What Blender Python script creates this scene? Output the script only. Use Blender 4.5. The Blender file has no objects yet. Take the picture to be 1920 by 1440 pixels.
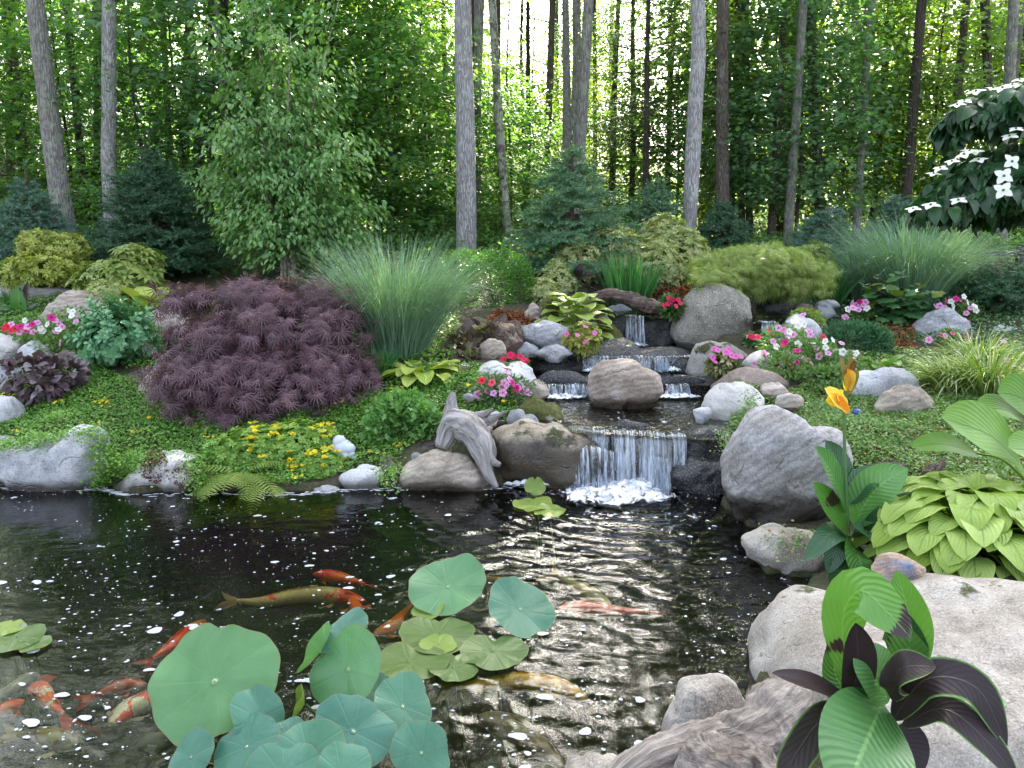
import bpy, bmesh, math, random
import numpy as np
from mathutils import Vector, Matrix, noise

# ------------------------------------------------------------------ camera, sky, sun, exposure
sc = bpy.context.scene
FPX = 1507.0                       # focal length in pixels of the 1920 wide photograph
PITCH = math.radians(10.2)
CAMH = 1.6
cd = bpy.data.cameras.new("camera")
cam = bpy.data.objects.new("camera", cd)
sc.collection.objects.link(cam)
cd.sensor_width = 36.0
cd.lens = FPX / 1920 * 36
cd.clip_start = 0.05
cd.clip_end = 2000
cam.location = (0, 0, CAMH)
cam.rotation_euler = (math.radians(90) - PITCH, 0, 0)
sc.camera = cam

SUN_EL = math.radians(40)
SUN_AZ = math.radians(14)          # clockwise from +Y
wd = bpy.data.worlds.new("World")
sc.world = wd
wd.use_nodes = True
wn = wd.node_tree.nodes
bg = wn["Background"]
sky = wn.new("ShaderNodeTexSky")
sky.sky_type = 'NISHITA'
sky.sun_disc = False
sky.sun_elevation = SUN_EL
sky.sun_rotation = SUN_AZ
sky.air_density = 0.8
sky.dust_density = 6.0
sky.ozone_density = 1.0
hs = wn.new("ShaderNodeHueSaturation")          # thin high cloud: a paler, less blue sky
hs.inputs['Saturation'].default_value = 0.55
wd.node_tree.links.new(sky.outputs[0], hs.inputs['Color'])
wd.node_tree.links.new(hs.outputs[0], bg.inputs[0])
bg.inputs[1].default_value = 0.15
sl = bpy.data.lights.new("sun", 'SUN')
sl.energy = 4.6
sl.angle = math.radians(0.5)
sl.color = (1.0, 0.90, 0.74)
so = bpy.data.objects.new("sun", sl)
sc.collection.objects.link(so)
sdir = Vector((math.sin(SUN_AZ) * math.cos(SUN_EL), math.cos(SUN_AZ) * math.cos(SUN_EL), math.sin(SUN_EL)))
so.rotation_euler = (-sdir).to_track_quat('-Z', 'Y').to_euler()
so.location = (-6, 40, 14)

sc.view_settings.view_transform = 'Standard'
sc.view_settings.look = 'None'
sc.view_settings.gamma = 1.0
sc.view_settings.exposure = 2.95
sc.render.engine = 'CYCLES'
sc.cycles.use_denoising = True
sc.cycles.max_bounces = 8
sc.cycles.diffuse_bounces = 4
sc.cycles.glossy_bounces = 3
sc.cycles.transmission_bounces = 6
sc.cycles.transparent_max_bounces = 10
sc.cycles.caustics_reflective = False
sc.cycles.caustics_refractive = False
sc.cycles.sample_clamp_indirect = 6.0

rng = np.random.default_rng(7)
random.seed(7)
SIN, COS = math.sin(PITCH), math.cos(PITCH)

def ray(px, py):
    a = (px - 960) / FPX; b = (720 - py) / FPX
    return np.array([a, b * SIN + COS, b * COS - SIN])
def P(px, py, Y):
    d = ray(px, py); t = Y / d[1]
    return np.array([0, 0, CAMH]) + d * t
def PZ(px, py, z):
    d = ray(px, py); t = (z - CAMH) / d[2]
    return np.array([0, 0, CAMH]) + d * t
def mpp(Y, py=720):
    return Y / ray(960, py)[1] / FPX

# ------------------------------------------------------------------ mesh helpers
class MB:
    def __init__(s):
        s.V = []; s.F = []; s.A = []; s.n = 0
    def add(s, V, F, rnd=0.0, uv=None, mi=0):
        V = np.asarray(V, float).reshape(-1, 3)
        A = np.zeros((len(V), 3))
        if uv is not None: A[:, :2] = uv
        A[:, 2] = rnd
        s.V.append(V); s.A.append(A)
        for f in (F if isinstance(F, list) else [F]):
            f = np.asarray(f, int)
            if len(f): s.F.append((f + s.n, mi))
        s.n += len(V)
    def mesh(s, name, mats, off=(0, 0, 0), smooth=True):
        V = np.concatenate(s.V) - np.asarray(off, float)
        A = np.concatenate(s.A)
        me = bpy.data.meshes.new(name)
        loops = np.concatenate([f.ravel() for f, _ in s.F])
        tot = np.concatenate([np.full(len(f), f.shape[1]) for f, _ in s.F])
        mi = np.concatenate([np.full(len(f), m) for f, m in s.F])
        st = np.concatenate([[0], np.cumsum(tot)[:-1]])
        me.vertices.add(len(V)); me.vertices.foreach_set("co", V.astype(np.float32).ravel())
        me.loops.add(len(loops)); me.loops.foreach_set("vertex_index", loops.astype(np.int32))
        me.polygons.add(len(tot))
        me.polygons.foreach_set("loop_start", st.astype(np.int32))
        me.polygons.foreach_set("loop_total", tot.astype(np.int32))
        me.polygons.foreach_set("material_index", mi.astype(np.int32))
        me.polygons.foreach_set("use_smooth", np.full(len(tot), smooth))
        at = me.attributes.new("luv", 'FLOAT_VECTOR', 'POINT')
        at.data.foreach_set("vector", A.astype(np.float32).ravel())
        for m in (mats if isinstance(mats, (list, tuple)) else [mats]): me.materials.append(m)
        me.update(calc_edges=True)
        return me
    def build(s, name, mats, parent=None, smooth=True, loc=None):
        off = woff(parent) if parent is not None else (np.zeros(3) if loc is None else np.asarray(loc, float))
        me = s.mesh(name, mats, off, smooth)
        o = bpy.data.objects.new(name, me)
        sc.collection.objects.link(o)
        if parent is not None: o.parent = parent
        elif loc is not None: o.location = loc
        return o

def woff(o):
    v = np.zeros(3)
    while o is not None:
        v = v + np.array(o.location); o = o.parent
    return v

def tag(o, label=None, cat=None, group=None, kind=None):
    if label: o['label'] = label
    if cat: o['category'] = cat
    if group: o['group'] = group
    if kind: o['kind'] = kind
    return o
def thing(name, label, cat, loc, group=None):
    o = bpy.data.objects.new(name, None)
    o.empty_display_size = 0.1
    sc.collection.objects.link(o)
    o.location = tuple(float(c) for c in loc)
    return tag(o, label, cat, group)
def child(name, me, parent, loc=(0, 0, 0), rot=None, scale=None):
    """a part that shares mesh data; loc in world space"""
    o = bpy.data.objects.new(name, me)
    sc.collection.objects.link(o)
    o.parent = parent
    o.location = tuple(np.asarray(loc, float) - woff(parent))
    if rot is not None: o.rotation_euler = rot
    if scale is not None: o.scale = (scale,) * 3 if np.isscalar(scale) else scale
    return o

def nrm(v):
    v = np.asarray(v, float)
    return v / np.maximum(np.linalg.norm(v, axis=-1, keepdims=True), 1e-9)
def frames(d, n):
    y = nrm(d); x = nrm(np.cross(y, n)); z = np.cross(x, y)
    return np.stack([x, y, z], axis=-1)
def inst(mb, tmpl, pos, R, scale, rnd=None, mi=0):
    tv, tf = tmpl[0], tmpl[1]
    n = len(pos); k = len(tv)
    if n == 0: return
    scale = np.broadcast_to(np.asarray(scale, float), (n,))
    V = np.einsum('nij,kj->nki', R, tv) * scale[:, None, None] + pos[:, None, :]
    rnd = rng.random(n) if rnd is None else rnd
    base = (np.arange(n) * k)[:, None, None]
    F = [(base + np.asarray(f)[None]).reshape(-1, np.asarray(f).shape[1]) for f in (tf if isinstance(tf, list) else [tf])]
    uv = np.tile(tmpl[2], (n, 1)) if len(tmpl) > 2 else None
    mb.add(V, F, np.repeat(rnd, k), uv, mi)

def tube(mb, pts, rad, sides=8, mi=0, rough=0.0, seed=0, cap=True, rnd=0.5, groove=0.0):
    pts = np.asarray(pts, float); n = len(pts)
    rad = np.broadcast_to(np.asarray(rad, float), (n,))
    tan = nrm(np.gradient(pts, axis=0))
    ref = np.array([0.3, 1, 0.1]) if abs(tan[0][2]) > 0.8 else np.array([0, 0, 1.0])
    x = nrm(np.cross(tan, ref)); y = np.cross(tan, x)
    a = np.linspace(0, 2 * math.pi, sides, endpoint=False)
    r = rad[:, None] * np.ones((1, sides))
    if rough or groove:
        g = np.random.default_rng(abs(seed))
        ph = g.random(6) * 6.28
        l = np.linspace(0, 1, n)[:, None]
        for k in range(1, 5):
            r = r * (1 + rough / k * np.sin(a[None] * k + ph[k] + l * 7 * k) * np.cos(l * 5 * k + ph[k - 1]))
        if groove:
            r = r * (1 + groove * np.sin(a[None] * 9 + l * 4 + ph[0]) + groove * .7 * np.sin(a[None] * 17 - l * 6 + ph[1]) + rough * .3 * (g.random(r.shape) - .5))
    V = pts[:, None] + x[:, None] * (np.cos(a)[None, :, None] * r[..., None]) + y[:, None] * (np.sin(a)[None, :, None] * r[..., None])
    i = np.arange(n - 1)[:, None] * sides; j = np.arange(sides)[None]; j2 = (j + 1) % sides
    F = np.stack([i + j, i + j2, i + sides + j2, i + sides + j], -1).reshape(-1, 4)
    uv = np.stack(np.broadcast_arrays(a[None] / 6.283, np.linspace(0, 1, n)[:, None]), -1).reshape(-1, 2)
    V = V.reshape(-1, 3)
    Fs = [F]
    if cap:
        c = len(V)
        V = np.vstack([V, pts[0], pts[-1]]); uv = np.vstack([uv, [0, 0], [0, 1]])
        k = np.arange(sides); k2 = (k + 1) % sides
        Fs.append(np.stack([np.full(sides, c), k2, k], -1))
        Fs.append(np.stack([np.full(sides, c + 1), (n - 1) * sides + k, (n - 1) * sides + k2], -1))
    mb.add(V, Fs, rnd, uv, mi)

def spline(pts, n):
    """Catmull-Rom through control points"""
    pts = np.asarray(pts, float)
    if len(pts) == 2: return pts[0] + (pts[1] - pts[0]) * np.linspace(0, 1, n)[:, None]
    q = np.vstack([2 * pts[0] - pts[1], pts, 2 * pts[-1] - pts[-2]])
    t = np.linspace(0, len(pts) - 1 - 1e-6, n); i = t.astype(int); f = (t - i)[:, None]
    a, b, c, d = q[i], q[i + 1], q[i + 2], q[i + 3]
    return .5 * (2 * b + (c - a) * f + (2 * a - 5 * b + 4 * c - d) * f ** 2 + (3 * b - a - 3 * c + d) * f ** 3)

def blade(mb, path, hw, up, m=5, cup=0.0, ripple=0.0, rk=5.0, mi=0, rnd=None, thick=0):
    """a leaf blade: path (n,3), half widths (n), up hint"""
    path = np.asarray(path, float); n = len(path)
    tan = nrm(np.gradient(path, axis=0))
    up = np.broadcast_to(np.asarray(up, float), (n, 3))
    side = nrm(np.cross(tan, up)); nor = np.cross(side, tan)
    u = np.linspace(-1, 1, m); v = np.linspace(0, 1, n)
    w = np.asarray(hw, float)[:, None]
    ph = rng.random() * 6
    lift = cup * w * (np.abs(u)[None] ** 1.6) + ripple * w * np.sin(v[:, None] * rk * 6.28 + ph + (u[None] > 0) * 2) * np.abs(u)[None] ** 2
    V = path[:, None] + side[:, None] * (u[None] * w)[..., None] + nor[:, None] * lift[..., None]
    i = np.arange(n - 1)[:, None] * m; j = np.arange(m - 1)[None]
    F = np.stack([i + j, i + j + 1, i + m + j + 1, i + m + j], -1).reshape(-1, 4)
    uv = np.stack(np.broadcast_arrays(u[None], v[:, None]), -1).reshape(-1, 2)
    mb.add(V.reshape(-1, 3), F, rng.random() if rnd is None else rnd, uv, mi)

# leaf templates: y along the leaf, x across, z the normal
T_OV = (np.array([[0, 0, 0], [-.27, .42, .07], [0, .45, 0], [.27, .42, .07], [0, 1, -.1]]), [np.array([[0, 2, 4, 1], [0, 3, 4, 2]])])
T_WIDE = (np.array([[0, 0, 0], [-.36, .5, .05], [0, .5, -.03], [.36, .5, .05], [0, 1, -.05]]), [np.array([[0, 2, 4, 1], [0, 3, 4, 2]])])
T_NARROW = (np.array([[0, 0, 0], [-.13, .45, .03], [0, .5, 0], [.13, .45, .03], [0, 1, -.12]]), [np.array([[0, 2, 4, 1], [0, 3, 4, 2]])])
def _ov2(w, droop, fold, ys=(0, .12, .35, .6, .82, 1)):
    V = []; 
    for y in ys:
        x = w * (math.sin(math.pi * min(1, y ** .8)) ** .8 if 0 < y < 1 else 0)
        V += [[-x, y, fold * x - droop * y * y], [0, y, -droop * y * y], [x, y, fold * x - droop * y * y]]
    F = []
    for k in range(len(ys) - 1):
        a = 3 * k; F += [[a, a + 1, a + 4, a + 3], [a + 1, a + 2, a + 5, a + 4]]
    return (np.array(V), [np.array(F)])
T_OV2 = _ov2(.26, .25, .25)
T_FAT = _ov2(.33, .12, .3)
T_POINT = _ov2(.30, .45, .3, (0, .1, .25, .5, .8, 1))
def _star(spec, z=-.12):
    V = [[0, .3, 0.03]]
    for a, r in spec:
        t = math.radians(a); V.append([math.sin(t) * r, .3 + math.cos(t) * r, z * r])
    n = len(spec)
    return (np.array(V), [np.array([[0, 1 + k, 1 + (k + 1) % n] for k in range(n)])])
T_MAPLE = _star([(0, .72), (22, .38), (50, .66), (80, .33), (115, .45), (180, .28), (-115, .45), (-80, .33), (-50, .66), (-22, .38)])
def _lace(n=9, spread=115, w=.036, droop=.45):
    V = []; F = []
    for k in range(n):
        a = math.radians(-spread + 2 * spread * k / (n - 1)); L = 1 - .35 * abs(k - (n - 1) / 2) / ((n - 1) / 2)
        d = np.array([math.sin(a), math.cos(a)]); s = np.array([d[1], -d[0]])
        b = len(V)
        for (t, ww) in ((0, .35), (.45, 1), (1, .05)):
            for sg in (-1, 1):
                p = d * t * L + s * sg * ww * w
                V.append([p[0], p[1], -droop * t * t * L])
        F += [[b, b + 1, b + 3, b + 2], [b + 2, b + 3, b + 5, b + 4]]
    return (np.array(V), [np.array(F)])
T_LACE = _lace()
def _whorl(n, w, tilt, L2=1.0, droop=.2):
    V = []; F = []
    for k in range(n):
        a = 2 * math.pi * k / n + .3 * (k % 2); L = 1 if k % 2 == 0 else L2
        c, s = math.cos(a), math.sin(a)
        b = len(V)
        for x, y in ((0, .03), (-w, .55), (0, .55), (w, .55), (0, 1)):
            y *= L
            z = y * tilt - droop * y * y + (abs(x) * .3)
            V.append([c * y - s * x, s * y + c * x, z])
        F += [[b, b + 2, b + 4, b + 1], [b, b + 3, b + 4, b + 2]]
    V = np.array(V)
    return (V, [np.array(F)])
T_RHODO = _whorl(9, .16, .55, .85, .5)
T_PIERIS = _whorl(7, .15, .7, .8, .3)
T_ROSETTE = _whorl(8, .24, .8, .7, .3)

def leaves(mb, tmpl, pts, size, out=None, tilt=.45, droop=.2, mi=0, var=.3, up=None, rnd=None):
    n = len(pts)
    if n == 0: return
    d = rng.normal(size=(n, 3)); d[:, 2] *= .35
    if out is not None: d = nrm(d) * .8 + nrm(out) * 1.0
    d = nrm(d); d[:, 2] -= droop
    nn = np.array([0, 0, 1.0]) if up is None else up
    nn = nn + rng.normal(size=(n, 3)) * tilt
    inst(mb, tmpl, pts, frames(d, nn), size * (1 + var * (rng.random(n) * 2 - 1)), rnd, mi)
def whorls(mb, tmpl, pts, nor, size, var=.25, tilt=.25, mi=0):
    n = len(pts)
    z = nrm(np.asarray(nor) + rng.normal(size=(n, 3)) * tilt)
    y = nrm(np.cross(z, rng.normal(size=(n, 3))))
    R = np.stack([np.cross(y, z), y, z], -1)
    inst(mb, tmpl, pts, R, size * (1 + var * (rng.random(n) * 2 - 1)), None, mi)

def ribbons(mb, base, dirs, L, width, grav, k=8, mi=0, twist=.3):
    """many arching grass blades at once"""
    n = len(base); s = np.linspace(0, 1, k)
    L = np.broadcast_to(np.asarray(L, float), (n,)); grav = np.broadcast_to(np.asarray(grav, float), (n,))
    width = np.broadcast_to(np.asarray(width, float), (n,))
    d = nrm(dirs)
    path = base[:, None] + d[:, None] * (L[:, None] * s)[..., None]
    path[..., 2] -= (grav * L)[:, None] * s ** 2.2
    hor = d.copy(); hor[:, 2] = 0
    path += nrm(hor)[:, None] * ((grav * L * .35)[:, None] * s ** 1.6)[..., None]
    tan = nrm(np.gradient(path, axis=1))
    side = nrm(np.cross(tan, np.array([0, 0, 1.0]) + rng.normal(size=(n, 1, 3)) * twist))
    w = width[:, None] * (1 - s ** 2.5) * .5
    V = np.stack([path - side * w[..., None], path + side * w[..., None]], 2).reshape(n, -1, 3)
    q = np.arange(k - 1) * 2
    F = np.stack([q, q + 1, q + 3, q + 2], -1)
    F = (np.arange(n)[:, None, None] * 2 * k + F[None]).reshape(-1, 4)
    uv = np.tile(np.stack([np.tile([-1., 1.], k), np.repeat(s, 2)], -1), (n, 1))
    mb.add(V.reshape(-1, 3), F, np.repeat(rng.random(n), 2 * k), uv, mi)

# ------------------------------------------------------------------ materials
class NT:
    def __init__(s, name):
        s.m = bpy.data.materials.new(name); s.m.use_nodes = True
        s.t = s.m.node_tree; s.t.nodes.clear()
        s.out = s.t.nodes.new('ShaderNodeOutputMaterial')
    def n(s, ty, props=None, **ins):
        nd = s.t.nodes.new('ShaderNode' + ty)
        for k, v in (props or {}).items(): setattr(nd, k, v)
        for k, v in ins.items():
            key = int(k[1:]) if k[0] == 'i' and k[1:].isdigit() else k.replace('_', ' ')
            s.set(nd.inputs[key], v)
        return nd
    def set(s, sock, v):
        if isinstance(v, bpy.types.NodeSocket): s.t.links.new(v, sock)
        elif isinstance(v, bpy.types.Node): s.t.links.new(v.outputs[0], sock)
        else:
            if isinstance(v, (tuple, list)) and sock.type == 'RGBA' and len(v) == 3: v = (*v, 1)
            sock.default_value = v
    def mix(s, f, a, b, blend='MIX'):
        nd = s.t.nodes.new('ShaderNodeMix'); nd.data_type = 'RGBA'; nd.blend_type = blend; nd.clamp_factor = True
        s.set(nd.inputs[0], f); s.set(nd.inputs[6], a); s.set(nd.inputs[7], b)
        return nd.outputs[2]
    def math(s, op, a, b=None, c=None, clamp=False):
        nd = s.t.nodes.new('ShaderNodeMath'); nd.operation = op; nd.use_clamp = clamp
        s.set(nd.inputs[0], a)
        if b is not None: s.set(nd.inputs[1], b)
        if c is not None: s.set(nd.inputs[2], c)
        return nd.outputs[0]
    def ramp(s, f, stops, interp='LINEAR'):
        nd = s.t.nodes.new('ShaderNodeValToRGB'); cr = nd.color_ramp; cr.interpolation = interp
        while len(cr.elements) < len(stops): cr.elements.new(.5)
        for e, (p, c) in zip(cr.elements, stops):
            e.position = p; e.color = (*c, 1) if not np.isscalar(c) else (c, c, c, 1)
        s.set(nd.inputs[0], f)
        return nd.outputs[0]
    def step(s, f, lo, hi):
        nd = s.t.nodes.new('ShaderNodeMapRange'); nd.clamp = True; nd.interpolation_type = 'SMOOTHSTEP'
        s.set(nd.inputs[0], f); nd.inputs[1].default_value = lo; nd.inputs[2].default_value = hi
        return nd.outputs[0]
    def noise(s, vec, scale, detail=4, rough=.55, dist=0.0):
        return s.n('TexNoise', None, Vector=vec, Scale=scale, Detail=detail, Roughness=rough, Distortion=dist).outputs[0]
    def mapping(s, vec, scale=(1, 1, 1), rot=(0, 0, 0), loc=(0, 0, 0)):
        return s.n('Mapping', None, Vector=vec, Scale=scale, Rotation=rot, Location=loc).outputs[0]
    def bump(s, h, strength=.5, dist=.02, normal=None):
        nd = s.n('Bump', None, Height=h, Strength=strength, Distance=dist)
        if normal is not None: s.set(nd.inputs['Normal'], normal)
        return nd.outputs[0]
    def luv(s):
        a = s.n('Attribute', {'attribute_name': 'luv'})
        x = s.n('SeparateXYZ', None, Vector=a.outputs['Vector'])
        return x.outputs[0], x.outputs[1], x.outputs[2]
    def done(s, sh):
        s.t.links.new(sh if isinstance(sh, bpy.types.NodeSocket) else sh.outputs[0], s.out.inputs[0]); return s.m

def leaf_shader(t, col, tr=.3, rough=.45, spec=.35, normal=None, warm=(1.35, 1.5, .5)):
    p = t.n('BsdfPrincipled', None, Base_Color=col, Roughness=rough)
    p.inputs['Specular IOR Level'].default_value = spec
    tc = t.mix(1.0, col, warm, 'MULTIPLY')
    tl = t.n('BsdfTranslucent', None, Color=tc)
    if normal is not None:
        t.set(p.inputs['Normal'], normal)
    return t.n('MixShader', None, i0=tr, i1=p, i2=tl)
def mat_leaf(name, ca, cb, tr=.35, rough=.45, spec=.35, cc=None, pc=.9):
    t = NT(name); u, v, r = t.luv()
    st = [(0, ca), (pc if cc else 1, cb)]
    if cc: st.append((min(1, pc + .04), cc))
    col = t.ramp(r, st)
    return t.done(leaf_shader(t, col, tr, rough, spec))

def mat_veined(name, ca, cb, vein, freq=14, tr=.25, rough=.35, spec=.4, edge=None, bumps=.4, patch=None, along=1.6, vs=.16):
    """broad leaf with side veins curving from the midrib"""
    t = NT(name); u, v, r = t.luv()
    au = t.math('ABSOLUTE', u)
    col = t.mix(r, ca, cb)
    w = t.math('SINE', t.math('MULTIPLY', t.math('SUBTRACT', v, t.math('MULTIPLY', au, .35 / along)), freq * 6.28))
    par = t.math('SINE', t.math('MULTIPLY', u, freq * 1.0))
    wv = t.mix(.5, w, par) if along < 1 else w
    line = t.step(wv, .2, 1.0)
    mid = t.math('SUBTRACT', 1.0, t.step(au, .02, .07))
    geo = t.n('TexCoord')
    nz = t.noise(geo.outputs['Object'], 9, 3)
    col = t.mix(t.math('MULTIPLY', t.step(nz, .35, .75), .45), col, t.mix(1.0, col, (.6, .72, .6), 'MULTIPLY'))
    col = t.mix(t.math('MULTIPLY', line, vs), col, vein)
    if patch:
        nz2 = t.noise(t.mapping(geo.outputs['Object'], (5, 5, 5)), 1.0, 2, .5, .4)
        st = t.step(t.math('ADD', nz2, t.math('MULTIPLY', w, .012)), patch[1], patch[1] + .03)
        col = t.mix(st, col, patch[0])
    col = t.mix(t.math('MULTIPLY', mid, .7), col, vein)
    if edge: col = t.mix(t.step(t.math('ADD', au, t.math('MULTIPLY', nz, .15)), .93, 1.05), col, edge)
    b = t.bump(wv, bumps, .004)
    b = t.bump(mid, .4, .003, b)
    return t.done(leaf_shader(t, col, tr, rough, spec, b))

def mat_rock(name, c1, c2, c3, speck=.5, streak=0.0, moss=0.0, wet=None, rough=.8, sc_=1.0, mosscol=(.06, .075, .012), lich=.3, srot=(.3, .2, 0)):
    t = NT(name)
    g = t.n('TexCoord'); oi = t.n('ObjectInfo')
    vec = t.n('VectorMath', {'operation': 'ADD'}, i0=g.outputs['Object'], i1=t.n('CombineXYZ', None, X=t.math('MULTIPLY', oi.outputs['Random'], 13.), Y=t.math('MULTIPLY', oi.outputs['Random'], 7.)).outputs[0]).outputs[0]
    geo = t.n('NewGeometry')
    big = t.noise(vec, 3.0 * sc_, 5, .6, .4)
    col = t.ramp(big, [(.3, c1), (.52, c2), (.72, c3)])
    if streak:
        wv = t.n('TexWave', {'wave_type': 'BANDS', 'bands_direction': 'Z'}, Vector=t.mapping(vec, (1, 1, 1), srot), Scale=7.0 * sc_, Distortion=7.0, Detail=4.0, Detail_Scale=1.6)
        col = t.mix(t.math('MULTIPLY', t.step(wv.outputs[1], .1, .9), streak), col, t.mix(1.0, col, (.5, .47, .45), 'MULTIPLY'))
    fine = t.noise(vec, 85 * sc_, 3, .7)
    col = t.mix(t.math('MULTIPLY', t.step(fine, .52, .66), speck), col, t.mix(1.0, col, (.36, .35, .35), 'MULTIPLY'))
    col = t.mix(t.math('MULTIPLY', t.step(fine, .47, .34), speck * .8), col, t.mix(.5, col, (.72, .7, .68)))
    vo = t.n('TexVoronoi', None, Vector=vec, Scale=16. * sc_)
    lc = t.noise(vec, 11 * sc_, 4, .65)
    col = t.mix(t.math('MULTIPLY', t.step(lc, .58, .68), lich), col, (.50, .51, .47))
    col = t.mix(t.math('MULTIPLY', t.step(t.noise(vec, 5.3 * sc_, 6, .7, 1.), .58, .72), .55), col, t.mix(1.0, col, (.45, .4, .34), 'MULTIPLY'))
    sep = t.n('SeparateXYZ', None, Vector=geo.outputs['Normal'])
    posw = t.n('SeparateXYZ', None, Vector=geo.outputs['Position'])
    ck = t.n('TexVoronoi', {'feature': 'DISTANCE_TO_EDGE'}, Vector=t.n('VectorMath', {'operation': 'ADD'}, i0=t.mapping(vec, (1, 1, 1.7), (.5, .3, .2)), i1=t.n('VectorMath', {'operation': 'SCALE'}, i0=t.n('TexNoise', None, Vector=vec, Scale=4.0 * sc_, Detail=4.0).outputs[1], Scale=.35).outputs[0]).outputs[0], Scale=2.6 * sc_)
    crack = t.math('MULTIPLY', t.math('SUBTRACT', 1.0, t.step(ck.outputs[0], .0, .035)), t.step(lc, .50, .66))
    col = t.mix(t.math('MULTIPLY', crack, .4), col, t.mix(1.0, col, (.3, .27, .24), 'MULTIPLY'))
    med = t.noise(vec, 22 * sc_, 5, .7)
    h = t.math('ADD', t.math('MULTIPLY', big, .8), t.math('MULTIPLY', fine, .22))
    h = t.math('ADD', h, t.math('SUBTRACT', t.math('MULTIPLY', med, .45), t.math('MULTIPLY', crack, .5)))
    rgh = rough
    if moss:
        mn = t.noise(vec, 4.5, 6, .7)
        mf = t.math('ADD', mn, t.math('MULTIPLY', sep.outputs[2], .12))
        mk = t.step(mf, .72 - moss * .36, .80 - moss * .36)
        mc = t.ramp(t.noise(vec, 40, 3), [(.35, tuple(c * .5 for c in mosscol)), (.65, mosscol), (.8, (.16, .13, .02))])
        col = t.mix(mk, col, mc)
        h = t.math('ADD', h, t.math('MULTIPLY', mk, t.math('MULTIPLY', t.noise(vec, 120, 2), .7)))
    if wet is not None:
        wn_ = t.math('ADD', posw.outputs[2], t.math('MULTIPLY', t.math('SUBTRACT', t.noise(vec, 4, 4), .5), wet[1]))
        wk = t.math('SUBTRACT', 1.0, t.step(wn_, wet[0] - .03, wet[0] + .05))
        col = t.mix(wk, col, t.mix(1.0, col, (.20, .18, .16), 'MULTIPLY'))
        rgh = t.math('SUBTRACT', rough, t.math('MULTIPLY', wk, rough - .22))
    b = t.bump(h, .7, .035 / sc_)
    p = t.n('BsdfPrincipled', None, Base_Color=col, Roughness=rgh, Normal=b)
    return t.done(p)

def mat_bark(name, c1, c2, lich=None, la=.3, vs=(44, 44, 8), bs=.9):
    t = NT(name)
    g = t.n('TexCoord'); oi = t.n('ObjectInfo')
    vec = t.n('VectorMath', {'operation': 'ADD'}, i0=g.outputs['Object'], i1=t.n('CombineXYZ', None, Z=t.math('MULTIPLY', oi.outputs['Random'], 9.)).outputs[0]).outputs[0]
    m = t.mapping(vec, vs)
    n1 = t.noise(m, 1.0, 6, .7, .6)
    vo = t.n('TexVoronoi', {'feature': 'DISTANCE_TO_EDGE'}, Vector=t.mapping(vec, tuple(v * .8 for v in vs)), Scale=1.0)
    cr = t.step(vo.outputs[0], .0, .22)
    col = t.ramp(n1, [(.3, c1), (.7, c2)])
    col = t.mix(t.math('SUBTRACT', 1.0, cr), col, t.mix(1.0, col, (.62, .58, .55), 'MULTIPLY'))
    big = t.noise(vec, 2.2, 4, .6)
    col = t.mix(t.math('MULTIPLY', t.step(big, .45, .7), .35), col, t.mix(1.0, col, (.6, .57, .52), 'MULTIPLY'))
    if lich:
        lk = t.step(t.noise(vec, 9, 5, .7), .60 - la * .25, .66 - la * .25)
        col = t.mix(t.math('MULTIPLY', lk, .75), col, lich)
    h = t.math('ADD', t.math('MULTIPLY', cr, .6), n1)
    return t.done(t.n('BsdfPrincipled', None, Base_Color=col, Roughness=.9, Normal=t.bump(h, bs, .03)))

def mat_plain(name, c, rough=.6, c2=None, scale=30, spec=.4, bump=.2):
    t = NT(name); g = t.n('TexCoord')
    nz = t.noise(g.outputs['Object'], scale, 4)
    col = t.mix(nz, c, c2 if c2 else tuple(x * .7 for x in c))
    p = t.n('BsdfPrincipled', None, Base_Color=col, Roughness=rough, Normal=t.bump(nz, bump, .01))
    p.inputs['Specular IOR Level'].default_value = spec
    return t.done(p)
def mat_wood(name, c1, c2, c3, axis=(3, 3, 30)):
    t = NT(name); u, v, r = t.luv(); g = t.n('TexCoord')
    cv = t.n('CombineXYZ', None, X=t.math('MULTIPLY', u, 11.), Y=t.math('MULTIPLY', v, 2.2), Z=r)
    nz = t.noise(cv.outputs[0], 2.2, 7, .72, 1.2)
    n2 = t.noise(g.outputs['Object'], 5, 5, .65)
    col = t.ramp(nz, [(.32, c1), (.5, c2), (.68, c3)])
    col = t.mix(t.math('MULTIPLY', t.step(n2, .5, .68), .75), col, t.mix(1.0, col, (.36, .29, .25), 'MULTIPLY'))
    return t.done(t.n('BsdfPrincipled', None, Base_Color=col, Roughness=.85, Normal=t.bump(t.math('ADD', nz, t.math('MULTIPLY', n2, .4)), .9, .02)))
# ------------------------------------------------------------------ the land
ctrl = [(-200,905,5.15),(0,905,5.15),(300,915,5.08),(600,905,5.1),(880,900,5.1),
 (-200,830,5.6),(100,800,5.6),(400,820,5.6),(650,810,5.6),(800,800,5.55),
 (-200,700,6.8),(100,700,6.7),(450,730,6.4),(700,700,6.5),(850,690,6.5),(940,790,5.55),(960,720,6.0),
 (-200,570,8.7),(100,580,8.4),(400,560,8.7),(700,600,8.0),(900,600,7.8),(1000,620,7.4),
 (-200,490,10.6),(200,490,10.5),(600,490,10.5),(900,500,10.2),(1100,565,8.6),(1230,545,9.2),(1080,600,7.9),
 (1390,850,5.0),(1350,760,5.8),(1450,740,6.0),(1400,700,6.4),(1450,640,7.3),(1470,570,9.0),
 (1600,850,4.8),(1585,985,4.2),(1700,950,4.1),(1900,900,4.2),(1900,800,5.2),(1650,780,5.7),(1800,700,6.6),(1600,680,6.9),
 (1700,610,8.1),(1900,610,8.0),(1800,540,9.8),(1600,540,9.6),(1560,1078,3.62),(1700,1075,3.12),(1900,1075,3.08)]
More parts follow.
